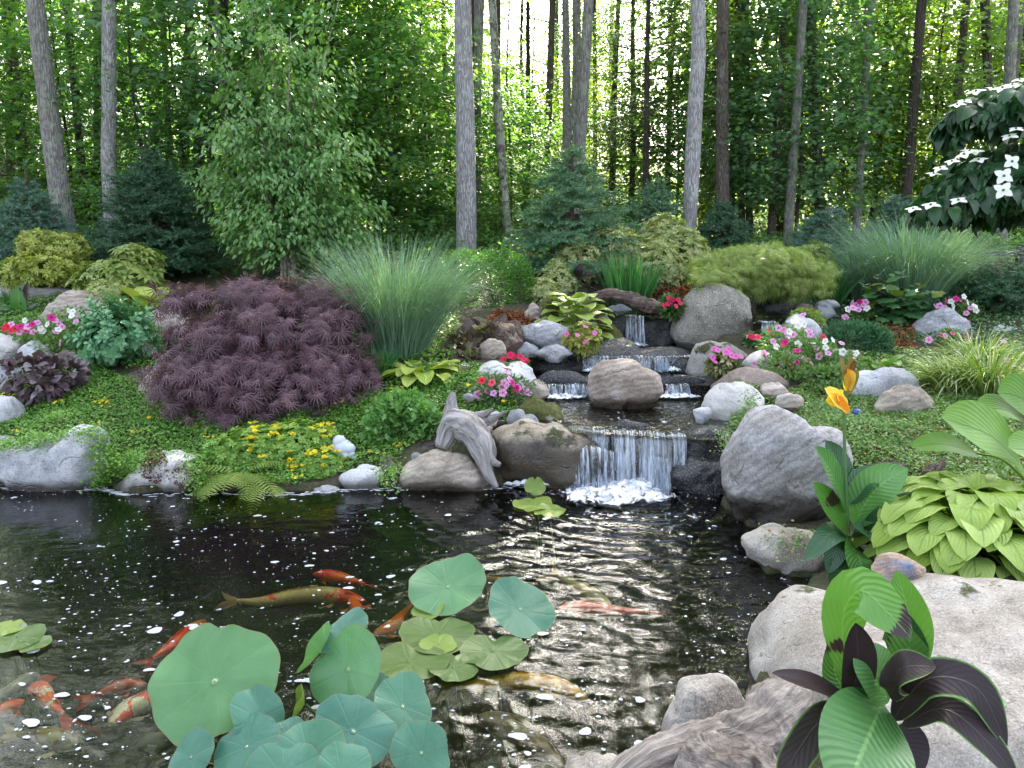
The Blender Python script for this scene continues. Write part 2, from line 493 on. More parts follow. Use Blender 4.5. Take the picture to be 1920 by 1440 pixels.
CP = [P(*c) for c in ctrl]
CP += [np.array(c, float) for c in [(1.3,2.1,.03),(1.8,1.5,.04),(.8,1.5,.04),(2.6,2.2,.08),(-8,3,.15),(-8,6,.55),(7.5,3,.5),(8,7,.75),
       (-5,-2,.2),(5,-2,.3),(0,-3,.25),(-9,11,1.4),(-4,11.3,1.42),(0,11.3,1.42),(4,11.3,1.4),(9,11,1.4),(0,1,.1),(-4,1,.1)]]
CP = np.array(CP)
_n = len(CP)
_D = np.linalg.norm(CP[:, None, :2] - CP[None, :, :2], axis=-1) + np.eye(_n) * -0.05
_A = np.block([[_D, np.c_[np.ones(_n), CP[:, :2]]], [np.c_[np.ones(_n), CP[:, :2]].T, np.zeros((3, 3))]])
_w = np.linalg.solve(_A, np.r_[CP[:, 2], 0, 0, 0])

def pip(x, y, poly):
    x = np.asarray(x); ins = np.zeros(x.shape, bool); n = len(poly)
    for i in range(n):
        (x1, y1), (x2, y2) = poly[i], poly[(i + 1) % n]
        c = ((y1 > y) != (y2 > y)) & (x < (x2 - x1) * (y - y1) / (y2 - y1 + 1e-12) + x1)
        ins ^= c
    return ins
def pdist(x, y, poly):
    d = np.full(np.shape(x), 1e9); n = len(poly)
    for i in range(n):
        a = np.array(poly[i]); b = np.array(poly[(i + 1) % n]); ab = b - a
        t = np.clip(((x - a[0]) * ab[0] + (y - a[1]) * ab[1]) / (ab @ ab + 1e-12), 0, 1)
        d = np.minimum(d, np.hypot(x - a[0] - t * ab[0], y - a[1] - t * ab[1]))
    return d
def sstep(a, b, x):
    t = np.clip((x - a) / (b - a), 0, 1); return t * t * (3 - 2 * t)

shore_px = [(-500,912),(-200,915),(0,912),(100,915),(190,912),(240,925),(370,922),(560,922),(640,915),(750,912),(925,912),(1060,900),(1370,905),
            (1352,945),(1400,985),(1440,1000),(1400,1030),(1430,1075),(1520,1085),(1490,1150),(1430,1210),(1410,1330),(1300,1380),(1190,1440),(1120,1500)]
POND = [tuple(PZ(a, b, 0)[:2]) for a, b in shore_px] + [(.25,1.6),(-.6,1.25),(-3,1.1),(-6.5,1.6),(-7.5,3.5)]
pools_px = {
 'p2': (.34, [(1055,803),(1150,808),(1280,815),(1368,824),(1350,765),(1330,744),(1025,744),(1000,765)]),
 'p3': (.44, [(1000,721),(1105,721),(1235,722),(1330,718),(1335,690),(1235,692),(1110,694),(985,694)]),
 'p4': (.57, [(1085,669),(1200,670),(1315,668),(1330,646),(1105,646)]),
 'p5': (.865, [(1140,590),(1222,593),(1215,570),(1125,570)]),
 'p6': (.86, [(1422,604),(1460,604),(1500,585),(1425,585)])}
POOLS = {k: (z, [tuple(PZ(a, b, z)[:2]) for a, b in pl]) for k, (z, pl) in pools_px.items()}

def hland(x, y):
    x = np.asarray(x, float); y = np.asarray(y, float)
    xc = np.clip(x, -9, 9); yc = np.clip(y, -3, 11.3)
    h = _w[-3] + _w[-2] * xc + _w[-1] * yc
    for i in range(_n): h = h + _w[i] * np.hypot(xc - CP[i, 0], yc - CP[i, 1])
    h = np.clip(h, .03, 2)
    t = sstep(10.2, 13, y)
    h = h * (1 - t) + t * (1.45 + .10 * np.sin(x * .31 + 1) * np.sin(y * .27) + .0025 * np.maximum(0, y - 20))
    h = h + .018 * np.sin(x * 3.1 + np.sin(y * 2.7)) * np.sin(y * 3.7 + 1) + .008 * np.sin(x * 9.1 + y * 4) * np.sin(y * 8.3 - x * 3)
    ins = pip(x, y, POND); d = pdist(x, y, POND)
    h = np.where(ins, -np.minimum(.62, .06 + d * 1.6), np.minimum(np.maximum(h, .02), .03 + d * 1.4))
    for k, (z, pl) in POOLS.items():
        i2 = pip(x, y, pl); d2 = pdist(x, y, pl)
        sd = np.where(i2, -d2, d2)
        floor = z - .10
        h = np.where(sd < .0, np.minimum(h, floor), np.where((sd < .3) & ~ins, np.minimum(h, floor + .03 + np.maximum(sd, 0) * 1.6 + np.where(y < np.min([p[1] for p in pl]), -.25, 0)), h))
    return h
def H(x, y): return float(hland(np.array([x]), np.array([y]))[0])
_ts = np.concatenate([np.linspace(1.4, 12, 900), np.linspace(12.05, 60, 400)])
def G(px, py):
    d = ray(px, py); q = np.array([0, 0, CAMH]) + d[None] * (_ts / d[1])[:, None]
    below = q[:, 2] < np.maximum(hland(q[:, 0], q[:, 1]), -5)
    k = int(np.argmax(below)) if below.any() else len(_ts) - 1
    return q[k]

t = NT("earth")
g = t.n('TexCoord'); gp = t.n('SeparateXYZ', None, Vector=g.outputs['Object'])
n1 = t.noise(g.outputs['Object'], 2.0, 5, .6); n2 = t.noise(g.outputs['Object'], 34, 5, .7)
soil = t.ramp(n2, [(.3, (.018, .016, .009)), (.5, (.045, .042, .02)), (.7, (.10, .075, .04))])
litter = t.ramp(n2, [(.3, (.03, .018, .009)), (.5, (.10, .055, .025)), (.7, (.22, .13, .06))])
col = t.mix(t.step(gp.outputs[1], 9.5, 11.0), soil, litter)
col = t.mix(t.math('MULTIPLY', t.step(n1, .45, .65), .6), col, (.035, .06, .012))
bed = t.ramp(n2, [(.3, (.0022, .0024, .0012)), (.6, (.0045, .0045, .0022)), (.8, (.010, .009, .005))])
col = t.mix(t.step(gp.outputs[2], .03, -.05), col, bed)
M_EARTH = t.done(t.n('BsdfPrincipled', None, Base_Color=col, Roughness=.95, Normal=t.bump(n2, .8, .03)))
xs = np.concatenate([-7.5 - np.cumsum(.06 * 1.32 ** np.arange(22))[::-1], np.arange(-7.5, 7.5, .05), 7.5 + np.cumsum(.06 * 1.32 ** np.arange(22))])
ys = np.concatenate([.3 - np.cumsum(.1 * 1.5 ** np.arange(13))[::-1], np.arange(.3, 12.5, .05), 12.5 + np.cumsum(.06 * 1.3 ** np.arange(24))])
X, Y = np.meshgrid(xs, ys)
Z = hland(X, Y)
def gridF(ny, nx):
    i = np.arange(ny - 1)[:, None] * nx; j = np.arange(nx - 1)[None]
    return np.stack([i + j, i + j + 1, i + nx + j + 1, i + nx + j], -1).reshape(-1, 4)
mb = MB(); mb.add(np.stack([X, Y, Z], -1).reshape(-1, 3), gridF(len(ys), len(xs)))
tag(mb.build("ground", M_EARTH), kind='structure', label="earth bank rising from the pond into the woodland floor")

# ------------------------------------------------------------------ water
def mat_water(name, tint, bscale, bstr, foam=0.0, rough=.02):
    t = NT(name); g = t.n('TexCoord')
    n1 = t.noise(t.mapping(g.outputs['Object'], (1, 1.5, 1)), bscale, 4, .6, .6)
    n2 = t.noise(g.outputs['Object'], bscale * .3, 3, .5, .3)
    b = t.bump(t.math('ADD', t.math('MULTIPLY', n1, .5), n2), bstr, .02)
    fr = t.n('Fresnel', None, IOR=1.40, Normal=b)
    gl = t.n('BsdfGlossy', None, Color=(1, 1, 1), Roughness=rough, Normal=b)
    tr = t.n('BsdfTransparent', None, Color=tint)
    s = t.n('MixShader', None, i0=fr, i1=tr, i2=gl)
    if foam:
        f1 = t.noise(t.mapping(g.outputs['Object'], (1, .45, 1)), 22, 6, .75, 1.4)
        fk = t.math('MULTIPLY', t.step(f1, .62 - foam * .2, .74 - foam * .2), .75)
        df = t.n('BsdfDiffuse', None, Color=(.75, .79, .82), Normal=b)
        s = t.n('MixShader', None, i0=fk, i1=s, i2=df)
    return t.done(s)
M_WATER = mat_water("pond_water", (.68, .70, .56), 16, .20)
M_STREAM = mat_water("stream_water", (.55, .57, .45), 20, .45, foam=.16)

FALLC = PZ(1185, 915, 0)
wx = np.concatenate([np.arange(-9, -3.2, .08), np.arange(-3.2, 2.3, .014), np.arange(2.3, 4.2, .1)])
wy = np.concatenate([np.arange(.9, 2.0, .05), np.arange(2.0, 5.6, .014)])
X, Y = np.meshgrid(wx, wy)
g2 = np.random.default_rng(3)
r = np.hypot(X - FALLC[0], Y - FALLC[1])
amp = .22 + .78 * sstep(-1.9, .1, X - (Y - 3.5) * .1)
amp = amp * (1 - .45 * sstep(4.0, 4.7, Y) * (1 - sstep(-.6, .3, X)))
Z = np.zeros_like(X)
warp = .25 * np.sin(X * 1.7 + 1) + .2 * np.sin(Y * 2.3 + X)
for k in range(16):
    a = math.radians(-90 + g2.normal() * 55); L = .05 * 1.12 ** k * (1 + .2 * g2.random()); ph = g2.random() * 6.28
    env = .55 + .45 * np.sin(X * (1.3 + g2.random() * 2) + g2.random() * 6) * np.sin(Y * (1.5 + g2.random() * 2) + g2.random() * 6)
    Z += env * np.sin(6.283 / L * (X * math.cos(a) + Y * math.sin(a)) + ph + warp * 5) * L * .0072
Z *= amp
for (L, A) in ((.085, .0030), (.13, .0035), (.055, .0018)):
    Z += A * np.exp(-r / 1.1) * np.sin(6.283 * (r + .05 * warp) / L)
Z += .012 * np.exp(-(r / .33) ** 2) * np.sin(X * 43 + 3 * np.sin(Y * 37)) * np.sin(Y * 51 + 2 * np.sin(X * 29))
mb = MB(); mb.add(np.stack([X, Y, Z], -1).reshape(-1, 3), gridF(len(wy), len(wx)))
tag(mb.build("water", M_WATER), kind='structure', label="dark rippled pond water reflecting the woods")

def poolmesh(k, fb=0.0):
    z, pl = POOLS[k]
    pl = np.array(pl); lo = pl.min(0) - .12; hi = pl.max(0) + .12
    if k == 'p2' or k == 'p4' or k == 'p3': lo[1] += .10
    xs = np.arange(lo[0], hi[0], .02); ys = np.arange(lo[1], hi[1], .02)
    X, Y = np.meshgrid(xs, ys)
    Z = z + .005 * np.sin(X * 34 + 3 * np.sin(Y * 15)) * np.sin(Y * 41 + 2 * np.sin(X * 19)) + .0015 * np.sin(X * 70 + Y * 90)
    F = gridF(len(ys), len(xs))
    c = np.stack([X, Y], -1).reshape(-1, 2)[F].mean(1)
    sd = np.where(pip(c[:, 0], c[:, 1], pl), 0, pdist(c[:, 0], c[:, 1], pl))
    F = F[sd < .10]
    # spill lip: the front edge dips
    mb = MB(); mb.add(np.stack([X, Y, Z], -1).reshape(-1, 3), F)
    return tag(mb.build("water_stream", M_STREAM), kind='structure')
for k in POOLS: poolmesh(k)

# falling water: a curtain of streaks that follows the drop of the lip
t = NT("falling_water"); u, v, r = t.luv()
cv = t.n('CombineXYZ', None, X=t.math('MULTIPLY', u, 46.), Y=t.math('MULTIPLY', v, 1.3), Z=r)
nz = t.noise(cv.outputs[0], 1.0, 4, .65, .25)
cv2 = t.n('CombineXYZ', None, X=t.math('MULTIPLY', u, 9.), Y=t.math('MULTIPLY', v, .9), Z=r)
nb = t.noise(cv2.outputs[0], 1.0, 2, .5, .2)
k = t.math('ADD', t.math('MULTIPLY', nz, .75), t.math('MULTIPLY', nb, .45))
op = t.step(t.math('ADD', k, t.math('MULTIPLY', v, .07)), .575, .77)
col = t.mix(t.step(k, .6, .85), (.56, .63, .74), (.90, .93, .97))
df = t.n('BsdfPrincipled', None, Base_Color=col, Roughness=.25, Normal=t.bump(nz, .6, .02))
tl = t.n('BsdfTranslucent', None, Color=(.8, .86, .95))
wt = t.n('MixShader', None, i0=.35, i1=df, i2=tl)
gl = t.n('BsdfGlossy', None, Roughness=.1, Normal=t.bump(nz, .8, .02))
tr = t.n('MixShader', None, i0=.10, i1=t.n('BsdfTransparent', None, Color=(.82, .86, .9)), i2=gl)
M_FALL = t.done(t.n('MixShader', None, i0=op, i1=tr, i2=wt))
M_FOAM = None
t = NT("foam"); g = t.n('TexCoord'); u, v, r = t.luv()
nz = t.noise(g.outputs['Object'], 30, 5, .7)
p = t.n('BsdfPrincipled', None, Base_Color=(.86, .89, .92), Roughness=.5, Normal=t.bump(nz, .8, .02))
al = t.step(t.math('ADD', t.math('MULTIPLY', t.noise(t.mapping(g.outputs['Object'], (1, .6, 1)), 14, 5, .7, 1.0), .9), v), .62, .85)
M_FOAM = t.done(t.n('MixShader', None, i0=al, i1=t.n('BsdfTransparent'), i2=p))
M_FLECK = mat_plain("foam_fleck", (.55, .58, .61), .3, (.26, .29, .31), 90)

def fall(name, top, zb, fwd=.14, sheets=3, nv=14, label=None, strands=60, seed=0):
    """top: list of world points along the lip, left to right"""
    g = np.random.default_rng(seed)
    mb = MB()
    L = spline(top, 60 if len(top) > 2 else 40)
    nu = len(L); wid = np.r_[0, np.cumsum(np.linalg.norm(np.diff(L[:, :2], axis=0), axis=1))]
    def pt(i_f, s, off, jit):
        i = np.clip(i_f, 0, nu - 1.001); a = i.astype(int); f = (i - a)[..., None]
        b = L[a] * (1 - f) + L[np.minimum(a + 1, nu - 1)] * f
        drop = b[..., 2] - zb
        x = np.clip((s + .12) / 1.12, -.2, 1)
        fy = np.where(s < 0, s * .12, fwd * np.sqrt(np.clip(s, 0, 1)) * (.8 + off))
        fz = np.where(s < 0, 0, drop * np.clip(s, 0, 1) ** 1.15)
        q = b.copy(); q[..., 1] -= fy + jit * .02; q[..., 2] -= fz; q[..., 2] += .012
        q[..., 0] += jit * .3 * np.clip(s, 0, 1) * .05
        return q
    for k in range(sheets):
        s = np.linspace(-.5, 1, nv)[:, None]; i = np.arange(nu)[None] * 1.0
        ii, ss = np.broadcast_arrays(i, s)
        jit = .5 * np.sin(ii * .9 + k * 2) + .5 * np.sin(ii * 2.3 + k)
        V = pt(ii, ss, .25 * k - .2, jit * np.clip(ss + .2, 0, 1))
        uv = np.stack(np.broadcast_arrays(wid[None], s), -1).reshape(-1, 2)
        Fg = gridF(nv, nu)
        if k or sheets > 1:            # the outer layers break up into separate ribbons of unequal length
            col = np.arange(len(Fg)) % (nu - 1); row = np.arange(len(Fg)) // (nu - 1)
            on = np.sin(col * (.55 + .2 * k) + seed * 2 + k) + .8 * np.sin(col * 1.7 + seed + 3 * k) > (-.9 if k == 0 else .1)
            end = nv * (.80 + .2 * np.sin(col * 1.3 + seed + k * 5) ** 2)
            Fg = Fg[on & (row < end)]
        mb.add(V.reshape(-1, 3), Fg, k * 3.3 + seed, uv)
    o = mb.build(name, M_FALL)
    return tag(o, label, kind='structure')
def lip(pxs, z): return [PZ(a, b, z) + np.array([0, -.03, 0]) for a, b in pxs]
fall("water_fall", lip([(1068,800),(1110,806),(1190,810),(1285,817)], .34), -.02, .10, 3, label="broad curtain of white water falling into the pond", seed=1)
fall("water_fall", [P(1072,850,5.05), P(1112,842,5.02), P(1152,852,5.05)], -.02, .07, 2, label="white water spilling over the wet boulder", seed=2)
fall("water_fall", [P(1222,858,5.0), P(1252,864,4.97)], -.02, .08, 2, seed=3)
fall("water_fall", lip([(1010,721),(1060,722),(1106,722)], .44), .345, .06, 3, seed=4)
fall("water_fall", lip([(1245,722),(1275,722),(1290,721)], .44), .345, .06, 3, seed=5)
fall("water_fall", lip([(1092,669),(1125,670)], .57), .445, .05, 1, seed=6)
fall("water_fall", lip([(1100,669),(1165,669),(1225,669),(1305,667)], .57), .445, .05, 1, seed=12)
fall("water_fall", lip([(1225,670),(1250,670)], .57), .445, .10, 2, seed=7)
fall("water_fall", lip([(1172,591),(1190,593),(1206,594)], .865), .575, .08, 2, seed=8)
fall("water_fall", lip([(1424,604),(1452,604)], .86), .74, .08, 2, seed=9)
for cx, cy, z, rx, ry, seed in ((1190,952,0,.80,.46,21),(1130,930,0,.7,.30,22),(1165,920,0,.50,.26,1),(1205,912,0,.30,.16,2),(1150,935,0,.55,.30,9),(1055,750,.34,.24,.13,3),(1270,749,.34,.27,.12,4),(1195,652,.57,.16,.09,5),(1260,699,.44,.14,.08,6),(1110,700,.44,.12,.05,7),(1000,914,0,.3,.05,8)):
    c = PZ(cx, cy, z); mb = MB()
    n = 70; X, Y = np.meshgrid(np.linspace(-1, 1, n), np.linspace(-1, 1, n))
    rr = np.hypot(X, Y); k = np.clip(1 - rr, 0, 1)
    Zf = (.016 if seed < 20 else .009) + k * (.05 if seed < 20 else .006) * (.6 + .4 * np.sin(X * 17 + seed) * np.sin(Y * 13 + 2 * np.sin(X * 9)))
    mb.add(np.stack([c[0] + X * rx, c[1] + Y * ry, c[2] + Zf], -1).reshape(-1, 3), gridF(n, n), 0, np.stack([rr * 0, np.clip(k * .9 - .12, -.5, .34 if seed < 20 else .10)], -1).reshape(-1, 2))
    tag(mb.build("foam", M_FOAM), kind='stuff', label="white foam churned up at the foot of the falls")
# foam line along the waterline of the far bank, flecks and bubbles adrift
mb = MB()
def dome(pos, rx, ry, h, ang, rnd):
    a = np.linspace(0, 6.283, 10, endpoint=False)
    wob = 1 + .22 * np.sin(a * 2 + rnd * 9) + .12 * np.sin(a * 3 + rnd * 17)
    V = [[0, 0, h]]
    for rr, zz in ((.6, .8), (1, 0)):
        for k in range(10): V.append([math.cos(a[k]) * rr * rx * wob[k], math.sin(a[k]) * rr * ry * wob[k], h * zz])
    V = np.array(V); c, s = math.cos(ang), math.sin(ang)
    V[:, :2] = V[:, :2] @ np.array([[c, s], [-s, c]])
    k = np.arange(10); k2 = (k + 1) % 10
    mb.add(V + pos, [np.stack([np.zeros(10, int), 1 + k, 1 + k2], -1), np.stack([1 + k, 11 + k, 11 + k2, 1 + k2], -1)], rnd)
nf = 0
while nf < 1700:
    px, py = rng.uniform(-60, 1520), 915 + 560 * rng.random() ** 1.25
    dens = (.9 if px < 1100 else .5) * (.25 + .75 * (math.sin(px * .011 + 2 * math.sin(py * .02)) * math.sin(py * .023 + px * .004) > -.25))
    if rng.random() > dens: continue
    q = PZ(px, py, .004)
    if not bool(pip(q[0:1], q[1:2], POND)[0]): continue
    big = rng.random() ** 5
    s = .0015 + .0055 * rng.random() ** 3 + .020 * big * (rng.random() < .25)
    dome(q, s * (1 + .5 * rng.random()), s, .0015 + s * .12, rng.normal() * .3, rng.random()); nf += 1
for a, b in zip(shore_px[2:12], shore_px[3:13]):
    for tt in np.linspace(0, 1, 46):
        px = a[0] + (b[0] - a[0]) * tt; py = a[1] + (b[1] - a[1]) * tt
        if rng.random() < .55: continue
        q = PZ(px, py + 1 + rng.random() * 6, .004); dome(q, .010 + .02 * rng.random(), .005, .002, rng.normal() * .1, rng.random())
tag(mb.build("foam_flecks", M_FLECK), kind='stuff', label="white foam flecks and bubbles drifting on the dark water")
# thin spray drops round the main fall
mb = MB()
nS = 520
for i in range(nS):
    q = PZ(rng.uniform(1075, 1310), 905 + rng.normal() * 6, 0); q[1] += rng.normal() * .08; q[2] += abs(rng.normal()) * .09
    s_ = .0012 + .0025 * rng.random(); dome(q, s_, s_, s_ * 1.4, 0, rng.random())
tag(mb.build("water_spray", M_FLECK), kind='stuff')

# ------------------------------------------------------------------ rocks
_ico = {}
def ico(n):
    if n not in _ico:
        bm = bmesh.new(); bmesh.ops.create_icosphere(bm, subdivisions=n, radius=1)
        _ico[n] = (np.array([v.co[:] for v in bm.verts]), np.array([[v.index for v in f.verts] for f in bm.faces])); bm.free()
    return _ico[n]
def rock(name, label, outline, Y, mat, depth=.75, rough=.05, seed=0, res=4, box=None, cat="rock", tilt=0.0, boxy=.75, group=None, sink=.12, parent=None, ridges=0.0, yoff=0.0, facets=9):
    """outline: silhouette points in photo pixels seen at distance Y; it becomes a solid of real depth"""
    if box:
        x0, y0, x1, y1 = box; g = np.random.default_rng(seed + 50); outline = []
        a0 = g.random() * 6
        for k in range(11):
            a = -math.pi + 2 * math.pi * k / 11
            e = .62
            cx = abs(math.cos(a)) ** e * np.sign(math.cos(a)); cy = abs(math.sin(a)) ** (e + .1) * np.sign(math.sin(a))
            w = 1 + .11 * g.normal()
            w = min(max(w, .8), 1.12)
            outline.append(((x0 + x1) / 2 + cx * w * (x1 - x0) / 2, (y0 + y1) / 2 - cy * w * (y1 - y0) / 2))
    O = np.array([P(a, b, Y)[[0, 2]] for a, b in outline])
    c = (O.min(0) + O.max(0)) / 2
    rel = O - c; ang = np.arctan2(rel[:, 1], rel[:, 0]); rad = np.hypot(rel[:, 0], rel[:, 1])
    o_ = np.argsort(ang); ang, rad = ang[o_], rad[o_]
    ang = np.r_[ang[-1] - 2 * math.pi, ang, ang[0] + 2 * math.pi]; rad = np.r_[rad[-1], rad, rad[0]]
    V, F = ico(res)
    th = np.arctan2(V[:, 2], V[:, 0]); rho = np.hypot(V[:, 0], V[:, 2])
    R = np.interp(th, ang, rad)
    wdt = np.ptp(O[:, 0]); hgt = np.ptp(O[:, 1])
    q = np.stack([R * np.cos(th) * rho ** boxy, np.sign(V[:, 1]) * np.abs(V[:, 1]) ** (boxy + .1) * depth * .5 * (wdt * .6 + hgt * .4), R * np.sin(th) * rho ** boxy], -1)
    q[:, 1] += q[:, 2] * tilt
    S = max(wdt, hgt); off = Vector((seed * 3.7, seed * 1.3, seed * 2.1))
    nor = nrm(q / np.array([max(.05, wdt), max(.05, depth * wdt), max(.05, hgt)]))
    for i in range(len(q)):
        v = Vector(q[i]) / S
        d = noise.fractal(v * 2.6 + off, 1.0, 2.1, 4) * rough * 1.3
        d += (abs(noise.noise(v * 4.2 + off)) - .25) * rough * .9
        if ridges: d += ridges * (noise.noise(Vector((v.x * 1.5, v.y * 1.5, v.z * 11 + v.x * 2)) + off))
        fr = 1 - abs(V[i, 1]) * .0
        q[i] += nor[i] * d * S
    if facets or res >= 5:
        g = np.random.default_rng(seed + 900); hs = np.array([wdt / 2, max(.02, np.abs(q[:, 1]).max()), hgt / 2])
        for k in range(facets):
            nn = nrm(g.normal(size=3) * [1, 1, .9]); pr = (q / hs) @ nn
            ex = np.maximum(0, pr - pr.max() * g.uniform(.74, .90)); q -= (nn * ex[:, None]) * hs * .88
        for i in range(len(q)):
            v = Vector(q[i]) / S
            q[i] += nor[i] * (noise.fractal(v * 9 + off, .8, 2.1, 3)) * .010 * S
    zb = q[:, 2].min()
    low = q[:, 2] < zb + hgt * .15
    q[low, 2] -= sink * hgt
    ctr = np.array([c[0], Y + yoff, c[1]])
    base = np.array([c[0], Y + yoff, c[1] - hgt / 2])
    mb = MB(); mb.add(q + ctr, F)
    o = mb.build(name, mat, parent=parent, loc=None if parent is not None else base)
    if parent is None: tag(o, label, cat, group)
    return o

R_GREY = mat_rock("granite_grey", (.24, .245, .26), (.45, .455, .475), (.60, .61, .63), .55, wet=(.05, .05), lich=.35)
R_PALE = mat_rock("granite_pale", (.33, .32, .31), (.52, .50, .48), (.68, .66, .63), .35, moss=.0, wet=(.04, .05), lich=.2)
R_TAN = mat_rock("sandstone_tan", (.24, .20, .16), (.40, .345, .28), (.52, .46, .40), .4, streak=.5, wet=(.04, .05), lich=.2)
R_WETB = mat_rock("boulder_wet", (.16, .13, .09), (.32, .27, .20), (.42, .37, .31), .55, moss=.30, wet=(.30, .30), lich=.15, mosscol=(.05, .06, .012))
R_PINK = mat_rock("boulder_streaked", (.24, .19, .15), (.42, .35, .29), (.55, .51, .49), .35, streak=.55, moss=.10, lich=.2, wet=(.40, .06))
R_BIG = mat_rock("boulder_speckled", (.11, .10, .078), (.21, .195, .155), (.33, .32, .29), .75, moss=.18, lich=.25)
R_MOSS = mat_rock("mossy_rock", (.14, .12, .09), (.25, .22, .17), (.36, .33, .28), .5, moss=.85, mosscol=(.09, .10, .012))
R_DARK = mat_rock("ledge_wet", (.010, .010, .012), (.024, .024, .028), (.05, .05, .058), .4, streak=.5, moss=.10, rough=.20, lich=.05, srot=(.1, .1, 0), mosscol=(.03, .035, .01))
R_BROWN = mat_rock("slab_brown", (.11, .085, .075), (.22, .17, .145), (.33, .27, .235), .35, lich=.12, wet=(.44, .06))
R_WHITE = mat_rock("boulder_white", (.145, .12, .095), (.305, .275, .235), (.44, .415, .375), .6, moss=.06, lich=.15, sc_=1.5)
R_BLUE = mat_rock("boulder_bluegrey", (.17, .18, .20), (.30, .31, .335), (.45, .46, .48), .5, streak=.35, moss=.03, lich=.3, wet=(.10, .2))
R_SLATE = mat_rock("stone_slate", (.15, .155, .17), (.24, .25, .27), (.33, .34, .36), .3, lich=.1)
R_COLOR = mat_rock("stone_mineral", (.10, .16, .26), (.34, .22, .13), (.55, .54, .52), .4, streak=.4, lich=.3, sc_=3)

rock("boulder", "large pale grey boulder at the waterline on the left, creeping plants on top", [(8,872),(25,838),(70,828),(125,818),(190,800),(205,812),(190,850),(195,905),(185,918),(95,922),(15,915)], 5.2, R_GREY, .8, .06, 1, 5, cat="boulder", facets=3)
rock("boulder", "whitish boulder with dark red stonecrop on top beside the water", [(200,935),(232,900),(255,872),(300,862),(345,868),(378,850),(385,925),(300,938)], 5.12, R_PALE, .6, .07, 2, 5, cat="boulder", facets=4)
rock("rock", "grey rock cut by the left photo edge above the big grey boulder", None, 5.85, R_GREY, .8, .06, 3, box=(-60,745,38,812))
rock("rock", "dark slate rock below the grey rock at the left edge", None, 5.35, R_SLATE, .8, .06, 4, box=(-70,818,28,880))
rock("rock", "small rough grey rock at the waterline right of the ferns", [(638,895),(665,882),(718,880),(722,905),(715,922),(665,922)], 5.1, R_GREY, .8, .06, 5)
rock("rock", "upright dark brown stone wedged between two shore rocks", [(725,866),(745,864),(752,890),(748,920),(726,920)], 5.14, R_BROWN, 1.0, .06, 6)
rock("boulder", "flat tan boulder with curving bands at the waterline under the driftwood", [(752,920),(754,880),(775,865),(800,853),(850,852),(890,872),(918,900),(928,918),(840,922)], 5.12, R_TAN, .7, .03, 7, 5, cat="boulder", facets=2)
rock("rock", "brown rock tucked behind the banded tan boulder", [(746,862),(775,835),(805,826),(838,832),(840,868),(780,870)], 5.45, R_BROWN, .8, .05, 8)
rock("boulder", "rounded brown boulder, half dark with wet, left of the main fall", [(912,845),(925,815),(960,800),(1020,797),(1070,806),(1125,822),(1158,850),(1150,890),(1090,912),(960,912),(918,895)], 5.3, R_WETB, .8, .035, 9, 5, cat="boulder", facets=3)
rock("pebble", "white pebble on the bank near the small ornament", None, 5.3, R_WHITE, .9, .04, 10, 3, box=(712,852,738,872), cat="pebble")
rock("rock", "whitish rock showing under the left skirts of the purple maple", [(258,775),(268,720),(290,690),(340,692),(352,740),(340,790)], 6.35, R_PINK, .8, .06, 11)
rock("boulder", "tan grey boulder behind the left petunias, below the log", [(72,610),(85,575),(110,556),(165,552),(205,565),(215,620),(140,630)], 8.1, R_PINK, .7, .05, 12, cat="boulder")
rock("boulder", "pinkish boulder between the grey green sedum and the purple maple", [(262,640),(275,592),(310,575),(355,590),(365,650)], 7.9, R_PINK, .7, .05, 13, cat="boulder")
rock("rock", "pale layered rock at the left edge under the petunias", None, 6.95, R_PALE, .9, .07, 14, box=(-50,628,42,678))
rock("rock", "grey knobbly rock beside the purple coral bells", [(35,700),(45,655),(65,640),(90,660),(100,712)], 6.8, R_GREY, .8, .08, 15)
rock("rock", "low grey stone at the left edge below the coral bells", None, 6.5, R_SLATE, .9, .06, 16, box=(-40,690,34,725))
rock("rock", "grey stone right of the coral bells", None, 6.6, R_SLATE, .9, .06, 17, box=(130,688,178,735))
rock("rock", "small bluish stone alone in the groundcover below the coral bells", None, 6.2, R_SLATE, .9, .06, 18, 3, box=(62,728,92,752))
rock("slab", "wide layered grey slab under the upper lime hosta", [(972,655),(975,615),(1010,605),(1060,612),(1085,622),(1090,655),(1030,665)], 7.2, R_BLUE, .8, .05, 19, 5, cat="slab")
rock("rock", "pinkish rock beside the clipped green hedge", [(982,598),(990,580),(1000,568),(1015,585),(1014,600)], 7.9, R_PINK, .9, .06, 20)
rock("rock", "small white stone next to the pinkish rock by the hedge", None, 7.85, R_WHITE, .9, .05, 21, 3, box=(995,595,1018,610))
rock("rock", "bluish flat stone beside the little lime hosta at the stream", None, 6.95, R_SLATE, .9, .04, 22, box=(966,645,1010,668))
rock("rock", "pale flat stone lapped by the third pool of the stream", None, 6.9, R_GREY, .8, .04, 23, box=(1002,648,1075,672))
rock("rock", "tan squarish rock in front of the grey wood stump", None, 6.75, R_TAN, .9, .06, 24, box=(898,640,950,675))
rock("ledge", "long dark wet ledge that the upper stream slides over", [(985,705),(990,682),(1030,666),(1100,664),(1200,666),(1300,664),(1312,680),(1310,708),(1150,712)], 7.28, R_DARK, .32, .03, 25, 5, cat="ledge", ridges=.03)
rock("boulder", "white boulder with moss patches behind the pink petunias", [(885,738),(892,700),(915,678),(950,680),(1000,700),(1005,740),(940,748)], 6.2, mat_rock("white_mossy", (.36, .36, .36), (.55, .55, .55), (.68, .68, .68), .35, moss=.35, lich=.2, mosscol=(.10, .10, .015)), .8, .06, 26, cat="boulder")
rock("rock", "grey green rock at the left end of the second fall", [(988,755),(992,722),(1005,712),(1028,735),(1030,755)], 6.0, R_WETB, .9, .05, 27)
